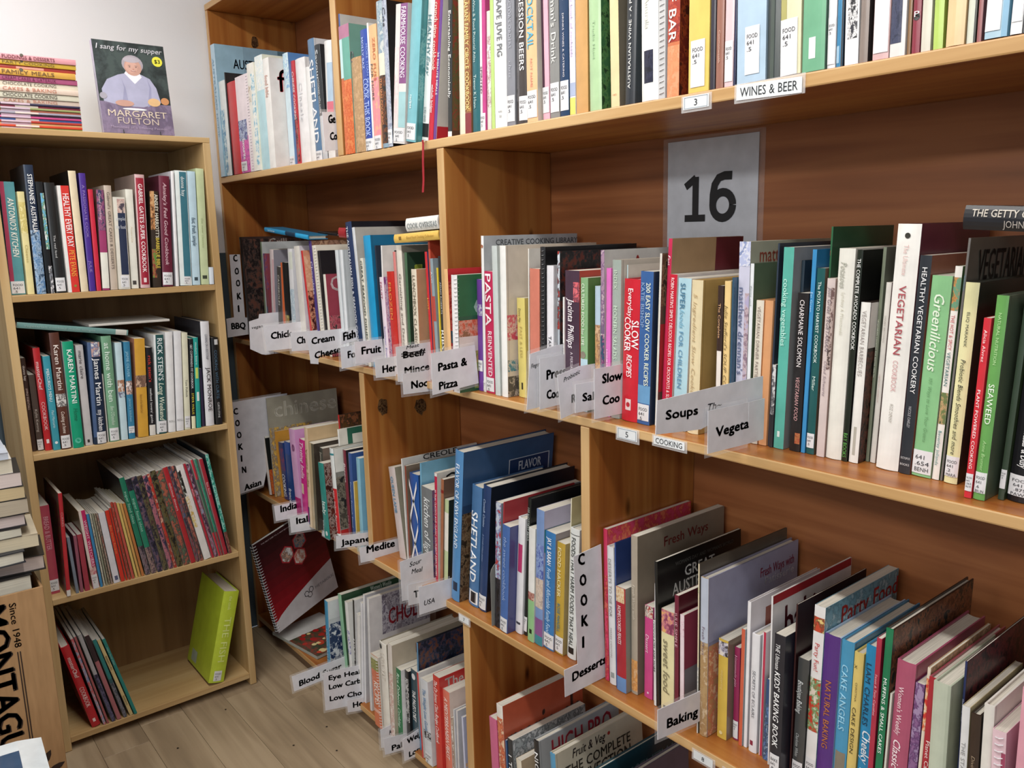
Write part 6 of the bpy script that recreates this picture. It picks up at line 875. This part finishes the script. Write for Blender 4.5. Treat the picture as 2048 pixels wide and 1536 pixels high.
for (Y, poly, texts, lab) in SG:
    ox, oz = poly[0]
    root = thing('divider_card', lab, 'sign', (ox, Y, oz), (0, 0, 0), 'divider cards between the books')
    mb = MB(); n_ = len(poly); T_ = .0005
    # extend the right hand side inwards between the books
    pts = [(x - ox, z - oz) for x, z in poly]
    vs = [(x, -T_, z) for x, z in pts] + [(x, T_, z) for x, z in pts]
    mb.add(vs, [tuple(range(n_)), tuple(range(n_, 2 * n_))[::-1]] + [((i + 1) % n_, i, i + n_, (i + 1) % n_ + n_) for i in range(n_)], card_m)
    xr = max(x for x, z in pts); zt = [z for x, z in pts if x > xr - .012]; za, zb = min(zt), max(zt)
    if zb - za < .01: za, zb = zb - .03, zb
    if 'Pizza' not in lab: mb.box((xr - .001, -T_ * .9, za), (max(xr + .02, 1.045 - ox), T_ * .9, zb), card_m)
    mb.build('card', root)
    tm = MB()
    for (s, x0, z0, x1, z1, cap, fl) in texts:
        L_ = math.hypot(x1 - x0, z1 - z0); ux, uz = (x1 - x0) / L_, (z1 - z0) / L_
        if fl == 's':
            for q in (0, .3):
                z_ = z0 + cap * (.3 + q) - oz
                tm.add([(x0 - ox, -T_ - .0005, z_), (x1 - ox, -T_ - .0005, z_ + uz * L_), (x1 - ox, -T_ - .0005, z_ + uz * L_ + .0022), (x0 - ox, -T_ - .0005, z_ + .0022)], [(0, 1, 2, 3)], flat('1c1c20'))
            continue
        fn = lambda u, v: (x0 - ox + ux * u - uz * v * .0, -T_ - .0003, z0 - oz + uz * u + v)
        put_text(tm, s, flat('16161a'), fn, L_, cap * 1.06, italic=(fl == 'i'), maxsp=1.1 if len(s) == 1 else 3, bold=1 if fl == 'i' else 3.6)
    tm.build('lettering', root)
    lm = MB(); xs = [p[0] for p in pts]; zs = [p[1] for p in pts]; e = .006
    if n_ == 4:
        lm.add([(pts[0][0] - e, T_ + .0004, pts[0][1] + e), (pts[1][0], T_ + .0004, pts[1][1] + e), (pts[2][0], T_ + .0004, pts[2][1] - e), (pts[3][0] - e, T_ + .0004, pts[3][1] - e)], [(0, 1, 2, 3)], clear())
        lm.build('laminate', root)

# ---------------------------------------------------------------- shelf edge tags
def tag(lab, ya, yb, za, zb, s, holder=True, skew=0, capf=.5, frame=False):
    root = thing('shelf_tag', lab, 'label', (.9975, ya, za + H0), (0, 0, -PI / 2), 'tags on the shelf edges')
    W, Hh = ya - yb, zb - za
    if holder:
        m = MB(); e = .004; m.box((-e, -.0004, -e), (W + e, .0008, Hh + e * .4), clear()); m.build('plastic_holder', root)
    m = MB(); m.add([(0, -.0012, 0), (W, -.0012, skew), (W, -.0012, Hh + skew), (0, -.0012, Hh), (0, -.0007, 0), (W, -.0007, skew), (W, -.0007, Hh + skew), (0, -.0007, Hh)],
                    [(0, 1, 2, 3), (7, 6, 5, 4), (0, 4, 5, 1), (1, 5, 6, 2), (2, 6, 7, 3), (3, 7, 4, 0)], plain('e4e8ea', .5)); m.build('paper', root)
    m = MB(); cap = Hh * capf
    put_text(m, s, flat('24282c'), lambda u, v: (W * .06 + u, -.0016, Hh * (1 - capf) / 2 + v + skew * u / W), W * .88, cap, maxsp=1.15)
    if frame:
        for (a0, a1, b0, b1) in [(.05, .95, .06, .1), (.05, .95, .9, .94), (.05, .07, .06, .94), (.93, .95, .06, .94)]:
            m.add([(W*a0, -.0014, Hh*b0), (W*a1, -.0014, Hh*b0), (W*a1, -.0014, Hh*b1), (W*a0, -.0014, Hh*b1)], [(0, 1, 2, 3)], flat('8c98a4'))
    m.build('lettering', root)
tag('white tag numbered 3 hanging on the top shelf edge', .8245, .778, .1685, .1865, '3', frame=True)
tag('white strip reading WINES & BEER on the top shelf edge', .7310, .6300, .1700, .1900, 'WINES & BEER', skew=-.003, capf=.6)
tag('white tag numbered 5 on the middle shelf edge', .958, .9125, -.3525, -.3335, '5', frame=True)
tag('white strip reading COOKING on the middle shelf edge', .876, .812, -.3475, -.3340, 'COOKING', capf=.66)
tag('small white tag numbered 7 on the lower shelf edge', 1.4555, 1.4185, -.8735, -.8585, '7')
tag('white tag numbered 8 on the lower shelf edge', .783, .744, -.869, -.8545, '8')
tag('small white tag under the Japane tab numbered 1', 2.150, 2.110, -.866, -.848, '1')
tag('blank white tag on the lower shelf edge at the frame foot', .722, .68, -.870, -.856, ' ')

# ---------------------------------------------------------------- sheet numbered 16
root = thing('number_poster', 'laminated white sheet numbered 16 fixed to the bookcase back', 'poster', (1.2955, 1.107, -.135 + H0), (0, 0, -PI / 2))
m = MB(); m.box((-.012, -.0006, -.01), (.221, .0004, .304), clear('glossy_laminate', (1, 1, 1, 1), .07)); m.build('laminate', root)
m = MB(); m.box((0, -.0010, 0), (.2085, -.0007, .297), plain('c8ccd4', .35, .6)); m.build('paper', root)
m = MB()
def stroke(m, pts, w_, mat, y=-.0016):
    K_[0] += 1; y -= K_[0] * .00008
    n_ = len(pts); L = []; R_ = []
    for i, p in enumerate(pts):
        a = Vector(pts[max(i - 1, 0)]); b_ = Vector(pts[min(i + 1, n_ - 1)]); t_ = (b_ - a).normalized(); nrm = Vector((-t_.y, t_.x))
        L.append((p[0] + nrm.x * w_ / 2, y, p[1] + nrm.y * w_ / 2)); R_.append((p[0] - nrm.x * w_ / 2, y, p[1] - nrm.y * w_ / 2))
    m.add(L + R_, [(i, i + 1, n_ + i + 1, n_ + i) for i in range(n_ - 1)], mat)
k16 = flat('15161a'); K_ = [0]
B0 = .144; T0 = .232
m.add([(.062, -.0016, B0), (.077, -.0016, B0), (.077, -.0016, T0 - .004), (.062, -.0016, T0 - .004)], [(0, 1, 2, 3)], k16)
stroke(m, [(.045, T0 - .022), (.056, T0 - .015), (.070, T0 - .006)], .014, k16)
stroke(m, [(.044, B0 + .0065), (.093, B0 + .0065)], .013, k16)
cx, cz, rx, rz = .133, B0 + .029, .0225, .0225
stroke(m, [(cx + rx * math.cos(q * PI / 12), cz + (rz + .001) * math.sin(q * PI / 12)) for q in range(25)], .0155, k16)
stroke(m, [(cx - rx, cz), (cx - rx + .0005, cz + .020), (cx - rx + .004, cz + .038), (cx - rx + .013, cz + .050), (cx - rx + .026, cz + .0535), (cx + .020, cz + .053)], .0155, k16)
m.build('numeral', root)

# red ribbon hanging from the teal book
rb = MB(); pts = [(.992, 1.518, .188 + H0), (.989, 1.517, .15 + H0), (.991, 1.521, .11 + H0), (.99, 1.524, .085 + H0)]
for a_, b_ in zip(pts[:-1], pts[1:]):
    rb.add([(a_[0], a_[1] + .0035, a_[2]), (a_[0], a_[1] - .0035, a_[2]), (b_[0], b_[1] - .0035, b_[2]), (b_[0], b_[1] + .0035, b_[2]),
            (a_[0] + .0008, a_[1] + .0035, a_[2]), (a_[0] + .0008, a_[1] - .0035, a_[2]), (b_[0] + .0008, b_[1] - .0035, b_[2]), (b_[0] + .0008, b_[1] + .0035, b_[2])],
           [(0, 1, 2, 3), (7, 6, 5, 4), (0, 3, 7, 4), (1, 5, 6, 2)], plain('a01c28', .6))
rb.add([(1.0, 1.5145, .1925 + H0), (1.0, 1.5215, .1925 + H0), (.991, 1.5215, .1925 + H0), (.991, 1.5145, .1925 + H0), (.9915, 1.5215, .187 + H0), (.9915, 1.5145, .187 + H0)], [(0, 1, 2, 3), (3, 2, 4, 5)], plain('a01c28', .6))
o = rb.build('bookmark_ribbon'); o['label'] = 'thin red bookmark ribbon hanging below the top shelf'; o['category'] = 'ribbon'

# metal bookend beside the Shetland hardbacks
be = thing('bookend', 'grey metal bookend between the Shetland books and the blue paperback', 'bookend', (1.0, 1.3365, -.8450 + H0))
m = MB(); pr = [(0, 0), (.1, 0), (.1, .12)] + [(.05 + .05 * math.cos(q * PI / 10), .12 + .03 * math.sin(q * PI / 10)) for q in range(1, 10)] + [(0, .12)]
n_ = len(pr); m.add([(x, -.0006, z) for x, z in pr] + [(x, .0006, z) for x, z in pr], [tuple(range(n_)), tuple(range(n_, 2*n_))[::-1]] + [((i+1) % n_, i, i + n_, (i+1) % n_ + n_) for i in range(n_)], plain('8c8c88', .35)); m.build('upright_plate', be)

# ---------------------------------------------------------------- portrait book on top of the small bookcase
root = thing('display_book', 'purple grey memoir with a smiling cook on its cover standing face out', 'book', (.588, 2.425, .2798 + H0), (math.radians(-7), 0, 0))
W, Hh = .181, .240
m = MB(); m.box((0, 0, 0), (W, .0006, Hh), plain('5c5468', .3, .2)); m.box((0, .0165, 0), (W, .0171, Hh), plain('e4dc90', .4)); m.box((-.0006, 0, 0), (0, .0171, Hh), plain('c4bcd0', .4))
def ell(m, cx, cz, rx, rz, mat, y, n_=20, a0=0, a1=2 * PI):
    m.add([(cx + rx * math.cos(a0 + (a1 - a0) * i / n_), y, cz + rz * math.sin(a0 + (a1 - a0) * i / n_)) for i in range(n_)], [tuple(range(n_))], mat)
m.add([(0, -.0002, Hh * .33), (W, -.0002, Hh * .33), (W, -.0002, Hh), (0, -.0002, Hh)], [(0, 1, 2, 3)], photo('2c3434', '3a4444', '465250', 14))
m.add([(0, -.0003, 0), (W, -.0003, 0), (W, -.0003, Hh * .34), (0, -.0003, Hh * .34)], [(0, 1, 2, 3)], photo('786c84', '887a94', '6c6078', 10))
sh = plain('aeaec8', .5); sk = plain('c89c8c', .5)
m.add([(x * W, -.0005, z * Hh) for x, z in [(.06, .34), (.05, .47), (.14, .58), (.30, .64), (.40, .66), (.62, .66), (.74, .62), (.82, .52), (.86, .36), (.6, .30), (.3, .30)]], [tuple(range(11))], sh)
m.add([(x * W, -.0006, z * Hh) for x, z in [(.39, .66), (.52, .55), (.63, .63), (.60, .68), (.42, .69)]], [tuple(range(5))], plain('ecebf2', .5))
ell(m, .52 * W, .765 * Hh, .150 * W, .100 * Hh, plain('a8a0a8', .6), -.0007)
ell(m, .52 * W, .732 * Hh, .122 * W, .092 * Hh, sk, -.0009); ell(m, .50 * W, .735 * Hh, .085 * W, .065 * Hh, plain('d4a898', .5), -.0010)
ell(m, .51 * W, .812 * Hh, .118 * W, .030 * Hh, plain('b4acb4', .6), -.0011); m.add([(x * W, -.0006, z * Hh) for x, z in [(.30, .30), (.36, .50), (.34, .60), (.38, .50), (.40, .32)]], [tuple(range(5))], plain('9a9ab8', .5)); m.add([(x * W, -.0006, z * Hh) for x, z in [(.66, .30), (.72, .52), (.70, .62), (.745, .52), (.72, .33)]], [tuple(range(5))], plain('9a9ab8', .5))
for s_ in (-1, 1): ell(m, (.52 + .045 * s_) * W, .735 * Hh, .013 * W, .004 * Hh, plain('5c4844', .6), -.0013, 8); ell(m, (.52 + .047 * s_) * W, .750 * Hh, .022 * W, .003 * Hh, plain('8c7068', .6), -.0013, 8)
ell(m, .52 * W, .692 * Hh, .038 * W, .007 * Hh, plain('a86860', .6), -.0013, 10); ell(m, .52 * W, .694 * Hh, .028 * W, .003 * Hh, plain('ecdcd4', .6), -.0014, 10); ell(m, .525 * W, .71 * Hh, .012 * W, .012 * Hh, plain('cc9484', .6), -.0013, 8)
ell(m, .34 * W, .33 * Hh, .13 * W, .035 * Hh, sk, -.0011); ell(m, .47 * W, .27 * Hh, .17 * W, .012 * Hh, plain('f0f0f4', .6), -.0013)
ell(m, .76 * W, .36 * Hh, .09 * W, .045 * Hh, plain('e0b884', .6), -.0009); ell(m, .92 * W, .38 * Hh, .06 * W, .04 * Hh, plain('c88c5c', .6), -.0010)
ell(m, .06 * W, .40 * Hh, .05 * W, .035 * Hh, plain('a8a4b0', .4), -.0012)
ell(m, .88 * W, .82 * Hh, .075 * W, .056 * Hh, plain('e8e44c', .4), -.0014)
m.build('cover', root)
m = MB(); m.box((.001, .0008, .001), (W - .001, .0163, Hh - .001), pages_mat()); m.build('pages', root)
m = MB(); c_ = lambda cx, z, cap, L, y=-.0018: (lambda u, v: (cx + u, y, z + v))
put_text(m, 'I sang for my supper', flat('ecebf0'), c_(.035 * W, .905 * Hh, 0, 0), .92 * W, .013, italic=True, bold=1)
put_text(m, 'MARGARET', flat('d8c8b4'), c_(.08 * W, .185 * Hh, 0, 0), .84 * W, .0165)
put_text(m, 'FULTON', flat('c8b8ac'), c_(.2 * W, .105 * Hh, 0, 0), .6 * W, .0165)
put_text(m, 'Memories of a Lifelong Passion', flat('a898b0'), c_(.1 * W, .055 * Hh, 0, 0), .8 * W, .006)
put_text(m, '$3', flat('3c3c1c'), lambda u, v: (.835 * W + u, -.0018, .80 * Hh + v), .09 * W, .010, bold=1)
m.build('lettering', root)
st = thing('wire_easel', 'small black wire easel holding up the face out memoir', 'stand', (.588, 2.40, .2747 + H0))
m = MB()
for x_ in (.048, .142):
    m.tube([(x_, .0205, .014), (x_, .019, .004), (x_, .022, .0013), (x_, .05, .0013), (x_, .085, .0013)], .0012, flat('1c1c1c', .3), 6)
    m.tube([(x_, .085, .0015), (x_, .0685, .11)], .0012, flat('1c1c1c', .3), 6)
m.tube([(.048, .085, .0015), (.142, .085, .0015)], .0012, flat('1c1c1c', .3), 6); m.build('wire_frame', st)

# ---------------------------------------------------------------- red spiral manual and magazine at the foot of the case
def basis(root, o, ux, uz):
    ux = Vector(ux).normalized(); uz = Vector(uz); uz = (uz - ux * uz.dot(ux)).normalized(); uy = uz.cross(ux)
    M_ = Matrix(((ux.x, uy.x, uz.x, o[0]), (ux.y, uy.y, uz.y, o[1]), (ux.z, uy.z, uz.z, o[2]), (0, 0, 0, 1))); root.matrix_world = M_
FW, FH = 0.2844, 0.3262
man = thing('ring_bound_book', 'red metabolic manual with white spiral leaning at the case foot', 'notebook'); basis(man, (0.9639, 2.4600, 0.1007), (0.2649, 0.09, 0.0509), (-0.0608, 0.0, 0.3205))
MW, MHt = .19, .259
mag = thing('magazine', 'magazine with tomatoes on its cover lying under the red manual', 'magazine'); basis(mag, (1.018, 2.292, .0661), (.987, .158, 0), (-.158, .987, 0))

m = MB(); W, Hh = FW, FH
m.box((0, 0, 0), (W, .0012, Hh), plain('2c1016', .3, .3)); m.box((0, .012, 0), (W, .0132, Hh), plain('1c1c1e', .4))
nb = 10
for i in range(nb):                       # shade painted into the red cover, darkening towards the top
    c0 = (.30 - .26 * i / nb); z0, z1 = Hh * (.04 + .86 * i / nb), Hh * (.04 + .86 * (i + 1) / nb)
    col = '%02x%02x%02x' % (int(172 - 132 * i / nb), int(28 - 8 * i / nb), int(40 - 14 * i / nb))
    m.add([(0, -.0003, z0), (W, -.0003, z0), (W, -.0003, z1), (0, -.0003, z1)], [(0, 1, 2, 3)], plain(col, .3, .3))
arc = [(W * q / 10, Hh * (.10 + .26 * (q / 10) ** .7)) for q in range(11)]
m.add([(x, -.0006, z) for x, z in arc] + [(W, -.0006, 0), (0, -.0006, 0)], [tuple(range(13))], plain('d4d4d8', .35))
def hexa(cx, cz, r_, mat, y): m.add([(cx + r_ * math.cos(PI / 6 + q * PI / 3), y, cz + r_ * math.sin(PI / 6 + q * PI / 3)) for q in range(6)], [tuple(range(6))], mat)
for (cx, cz, c1) in [(.40, .70, ('e4e4e4', '6c5448', 'd8b4a0')), (.62, .76, ('6c8494', 'c8a494', '2c3c44')), (.57, .60, ('c87c74', 'dcb09c', 'e8e4e4'))]:
    hexa(cx * W, cz * Hh, .032, plain('b8303c', .3), -.0008); hexa(cx * W, cz * Hh, .027, photo(*c1, 50), -.0010)
for (cx, cz) in [(.52, .175), (.60, .19), (.565, .145)]:
    for r_, c1 in ((.0115, '3c3c40'), (.0085, 'd4d4d8')): hexa(cx * W, cz * Hh, r_, plain(c1, .4), -.0008 if r_ > .01 else -.0010)
m.build('cover', man)
m = MB(); m.box((.004, .0014, .001), (W - .001, .0118, Hh - .001), pages_mat('d4d0cc')); m.build('pages', man)
m = MB(); put_text(m, 'METABOLIC', flat('8c8c94'), lambda u, v: (.66 * W + u, -.0012, .16 * Hh + v), .33 * W, .010); put_text(m, 'THE FIRST STEP TO A NEW BEGINNING AND HEALTHY LIFE', flat('c8b8bc'), lambda u, v: (.1 * W + u, -.0012, .955 * Hh + v), .75 * W, .004); m.build('lettering', man)
m = MB()
for i in range(32):
    z = .008 + (Hh - .016) * i / 31
    m.tube([(.004 + .009 * math.cos(q * PI / 4), .0066 + .0085 * math.sin(q * PI / 4), z) for q in range(8)], .0011, flat('c4c8cc', .3), 5, True)
m.build('spiral_binding', man)
m = MB(); W, Hh = MW, MHt
m.box((0, 0, 0), (W, .0006, Hh), plain('d4d4d0', .35)); m.box((0, .0094, 0), (W, .010, Hh), plain('3c3c34', .35)); m.box((-.0005, 0, 0), (0, .010, Hh), plain('a8aca4', .5))
m.add([(0, -.0003, 0), (W, -.0003, 0), (W, -.0003, Hh * .62), (0, -.0003, Hh * .62)], [(0, 1, 2, 3)], photo('3c4430', '5c4434', '8c3428', 30))
random.seed(8)
for i in range(34):
    cx, cz = random.uniform(.06, .94) * W, random.uniform(.05, .6) * Hh; r_ = random.uniform(.007, .012); col = random.choice(['b02c20', 'c8442c', 'e0c070', 'e8d498', 'a82020'])
    ell(m, cx, cz, r_, r_ * random.uniform(.75, 1.25), plain(col, .3), -.0006 - i * .00001, 12)
m.build('cover', mag)
m = MB(); m.box((.0005, .0008, .0006), (W - .0006, .0092, Hh - .0006), pages_mat('b8b8b0')); m.build('pages', mag)

# ---------------------------------------------------------------- cardboard box with a pile of books, lower left
bx = thing('cardboard_box', 'tall brown cardboard box printed with large vertical lettering, lower left', 'box', (.2567, 2.0, 0), (0, 0, math.radians(0)))
cm, nt, b = nodes('corrugated_card')
mp = coord(nt, (30, 30, 4)); n = nt.nodes.new('ShaderNodeTexNoise'); n.inputs['Scale'].default_value = 3; nt.links.new(mp.outputs[0], n.inputs['Vector'])
r = ramp(nt, n.outputs[0], [(.3, 'a07c54'), (.7, 'b08a60')]); nt.links.new(r.outputs[0], b.inputs['Base Color']); b.inputs['Roughness'].default_value = .8
BW, BD, BH = .40, .30, .634
m = MB(); T_ = .005
m.box((-BW, 0, 0), (0, T_, BH), cm); m.build('front_wall', bx, .0015)
m = MB(); m.box((-BW, BD - T_, 0), (0, BD, BH), cm); m.build('back_wall', bx, .0015)
m = MB(); m.box((-T_, T_, 0), (0, BD - T_, BH), cm); m.build('side_wall', bx, .0015)
m = MB(); m.box((-BW, T_, 0), (-BW + T_, BD - T_, BH), cm); m.build('side_wall', bx, .0015)
m = MB(); m.box((-BW + T_, T_, 0), (-T_, BD - T_, T_), cm); m.build('base', bx)
m = MB(); ink = flat('2c1c14', .7)
def vtext(s, ztop, L, xc, cap, bold): put_text(m, s, ink, lambda u, v: (xc - cap / 2 + v, -.0006, ztop - u), L, cap, maxsp=2, bold=bold)
vtext('MONTAGUE', BH - .014, .385, -.098, .046, 3)
vtext('Since 1948', BH - .020, .105, -.062, .013, 1)
for dx in (0, .005): m.add([(-.066 + dx, -.0006, BH - .395), (-.0637 + dx, -.0006, BH - .395), (-.0637 + dx, -.0006, BH - .135), (-.066 + dx, -.0006, BH - .135)], [(0, 1, 2, 3)], ink)
for (cx, cz, an) in [(-.040, BH - .408, 1.0), (-.024, BH - .438, .35), (-.05, BH - .452, 2.0)]:
    q = [(-.022, 0), (-.012, .006), (0, .008), (.012, .006), (.022, 0), (.012, -.006), (0, -.008), (-.012, -.006)]
    m.add([(cx + x * math.cos(an) - z * math.sin(an), -.0006, cz + x * math.sin(an) + z * math.cos(an)) for x, z in q], [tuple(range(8))], ink)
m.build('lettering', bx)
m = MB(); m.box((-BW + T_, T_, BH - .042), (-T_, BD - T_, BH - .0365), cm); m.build('inner_lid', bx)
def pages_stack(h):
    k = (h, 'st')
    if k in MC: return MC[k]
    m, nt, b = nodes('stacked_page_edges'); mp = coord(nt, (8, 8, 1400)); n = nt.nodes.new('ShaderNodeTexNoise'); n.inputs['Scale'].default_value = 1; nt.links.new(mp.outputs[0], n.inputs['Vector'])
    c = lin(h); r = ramp(nt, n.outputs[0], [(.3, tuple(x * .75 for x in c[:3]) + (1,)), (.65, h)]); nt.links.new(r.outputs[0], b.inputs['Base Color']); b.inputs['Roughness'].default_value = .85
    MC[k] = m; return m
# pile of books, fore edges towards the aisle
PILE = [
(0.24, 0.598, 0.664, 0.2, 0.15, 0.012, '1c1c1e', 'd8d4c4', 0, 'hardback with black covers lowest in the pile, inside the box', 'h'),
(0.27, 0.6645, 0.7, 0.22, 0.15, 0.02, '242220', 'c8b8b0', -6, 'dark hardback with pinkish page edges sticking out furthest', 'h'),
(0.23, 0.7005, 0.728, 0.19, 0.15, -0.01, '2c3038', 'dcd8c8', 2, 'black hardback with cream edges above the one sticking out', 'h'),
(0.26, 0.7285, 0.757, 0.22, 0.16, 0.0, 'c4b8a0', 'd4c8ac', -4, 'cream paperback with curled lower cover', 'p'),
(0.23, 0.7575, 0.777, 0.19, 0.15, 0.0, '302c2c', 'd0ccbc', -3, 'thin paperback set back in the pile', 'p'),
(0.243, 0.7775, 0.806, 0.2, 0.15, 0.005, '28262a', 'd8c8c4', -5, 'hardback with pinkish edges in mid pile', 'h'),
(0.249, 0.8065, 0.84, 0.2, 0.15, 0.0, '242424', 'b8ac98', -4, 'thick tan edged book with dark cover in mid pile', 'p'),
(0.246, 0.8405, 0.868, 0.2, 0.15, 0.0, '2c2c2c', 'ccb890', -5, 'golden edged paperback fifth from the top', 'p'),
(0.243, 0.8685, 0.9, 0.21, 0.15, 0.0, '202022', 'dccdc8', -5, 'paperback with pale pink edges fourth from the top', 'p'),
(0.23, 0.9005, 0.932, 0.2, 0.15, 0.0, 'e0dcd4', 'dcd4c0', -3, 'cream thick paperback third from the top', 'p'),
(0.225, 0.9325, 0.948, 0.2, 0.15, -0.005, 'c8d0dc', 'ccd4e0', -2, 'bluish white booklet second from the top', 'p'),
(0.21, 0.9485, 0.962, 0.2, 0.15, -0.01, 'f0f0ec', 'e8e8ec', -6, 'white booklet topmost on the pile over the box', 'p')]
for (xr, z0, z1, wd, dp, dy, col, pg, rz, lab, kind) in PILE:
    t = z1 - z0
    root = thing('piled_book', lab, 'book', (xr, 2.0 + dy, z0), (0, 0, math.radians(rz)), 'books piled in the cardboard box')
    T_ = min(.0024 if kind == 'h' else .0009, t * .2); oh = .003 if kind == 'h' else 0
    m = MB(); C1 = plain(col, .4)
    m.box((-wd, 0, 0), (0, dp, T_), C1); m.box((-wd, 0, t - T_), (0, dp, t), C1); m.box((-wd, dp - T_, T_), (0, dp, t - T_), C1); m.build('cover', root)
    m = MB(); n_ = 6; ring = [(-wd + oh, dp - T_ - .0003)] + [(-wd + oh, oh + .002)] + [(-wd + oh + (wd - 2 * oh) * q / n_, oh) for q in range(1, n_)] + [(-oh, oh + .002), (-oh, dp - T_ - .0003)]
    kk = len(ring); PM = pages_stack(pg)
    m.add([(x, y, T_ + .0002) for x, y in ring] + [(x, y, t - T_ - .0002) for x, y in ring], [tuple(range(kk))[::-1], tuple(range(kk, 2*kk))] + [(i, (i+1) % kk, (i+1) % kk + kk, i + kk) for i in range(kk)], PM); m.build('pages', root)

# ---------------------------------------------------------------- glossy magazines on a second box, bottom left corner
b2 = thing('cardboard_box', 'plain brown carton under glossy magazines in the bottom left corner', 'box', (.02, 1.62, 0))
m = MB(); m.box((0, 0, 0), (.135, .22, .362), cm); m.build('carton_body', b2, .002)
m = MB(); m.box((.0, .105, .3622), (.1352, .115, .3626), plain('b89468', .3)); m.build('packing_tape', b2)
for i, (dx, rz, col, c3, lab) in enumerate([(0, 4, 'd8dce4', ('34507c', '8ca4bc', '1c2840'), 'glossy blue and white magazine lower in the bottom left corner'), (-.004, -3, 'e8f0f4', ('3c5878', 'e8f0f4', '24344c'), 'glossy white magazine topmost in the bottom left corner')]):
    root = thing('magazine', lab, 'magazine', (.018 + dx, 1.63, .3630 + .0125 * i), (0, 0, math.radians(rz)), 'magazines in the bottom left corner')
    W_, D_ = .17, .20; m = MB(); nx = 12
    top = lambda x: .0115 + (.004 * math.sin(x / W_ * PI) if i else 0) - (.006 * max(0, (x / W_ - .75)) * 4 if i else 0)
    P_ = [(W_ * q / nx, top(W_ * q / nx)) for q in range(nx + 1)]
    m.add([(x, 0, z) for x, z in P_] + [(x, D_, z) for x, z in P_], [(q, q + 1, q + nx + 2, q + nx + 1) for q in range(nx)], plain(col, .15, .6))
    m.add([(x, .0, z + .0003) for x, z in P_[2:10]] + [(x, D_ * .8, z + .0003) for x, z in P_[2:10]], [(q, q + 1, q + 9, q + 8) for q in range(7)], plain(c3[0], .15, .6))
    m.box((0, 0, 0), (W_, D_, .0008), plain(col, .2)); m.build('cover', root)
    m = MB(); m.add([(x, .0005, .0009) for x, z in P_] + [(x, .0005, z - .0004) for x, z in P_] + [(x, D_ - .0005, .0009) for x, z in P_] + [(x, D_ - .0005, z - .0004) for x, z in P_],
        [(q, q + 1, q + nx + 2, q + nx + 1) for q in range(nx)] + [(2*nx + 2 + q + 1, 2*nx + 2 + q, 3*nx + 3 + q, 3*nx + 4 + q) for q in range(nx)] + [(nx, 3*nx + 2, 4*nx + 3, 2*nx + 1), (0, nx + 1, 3*nx + 3, 2*nx + 2)], pages_mat('d4dce4')); m.build('pages', root)
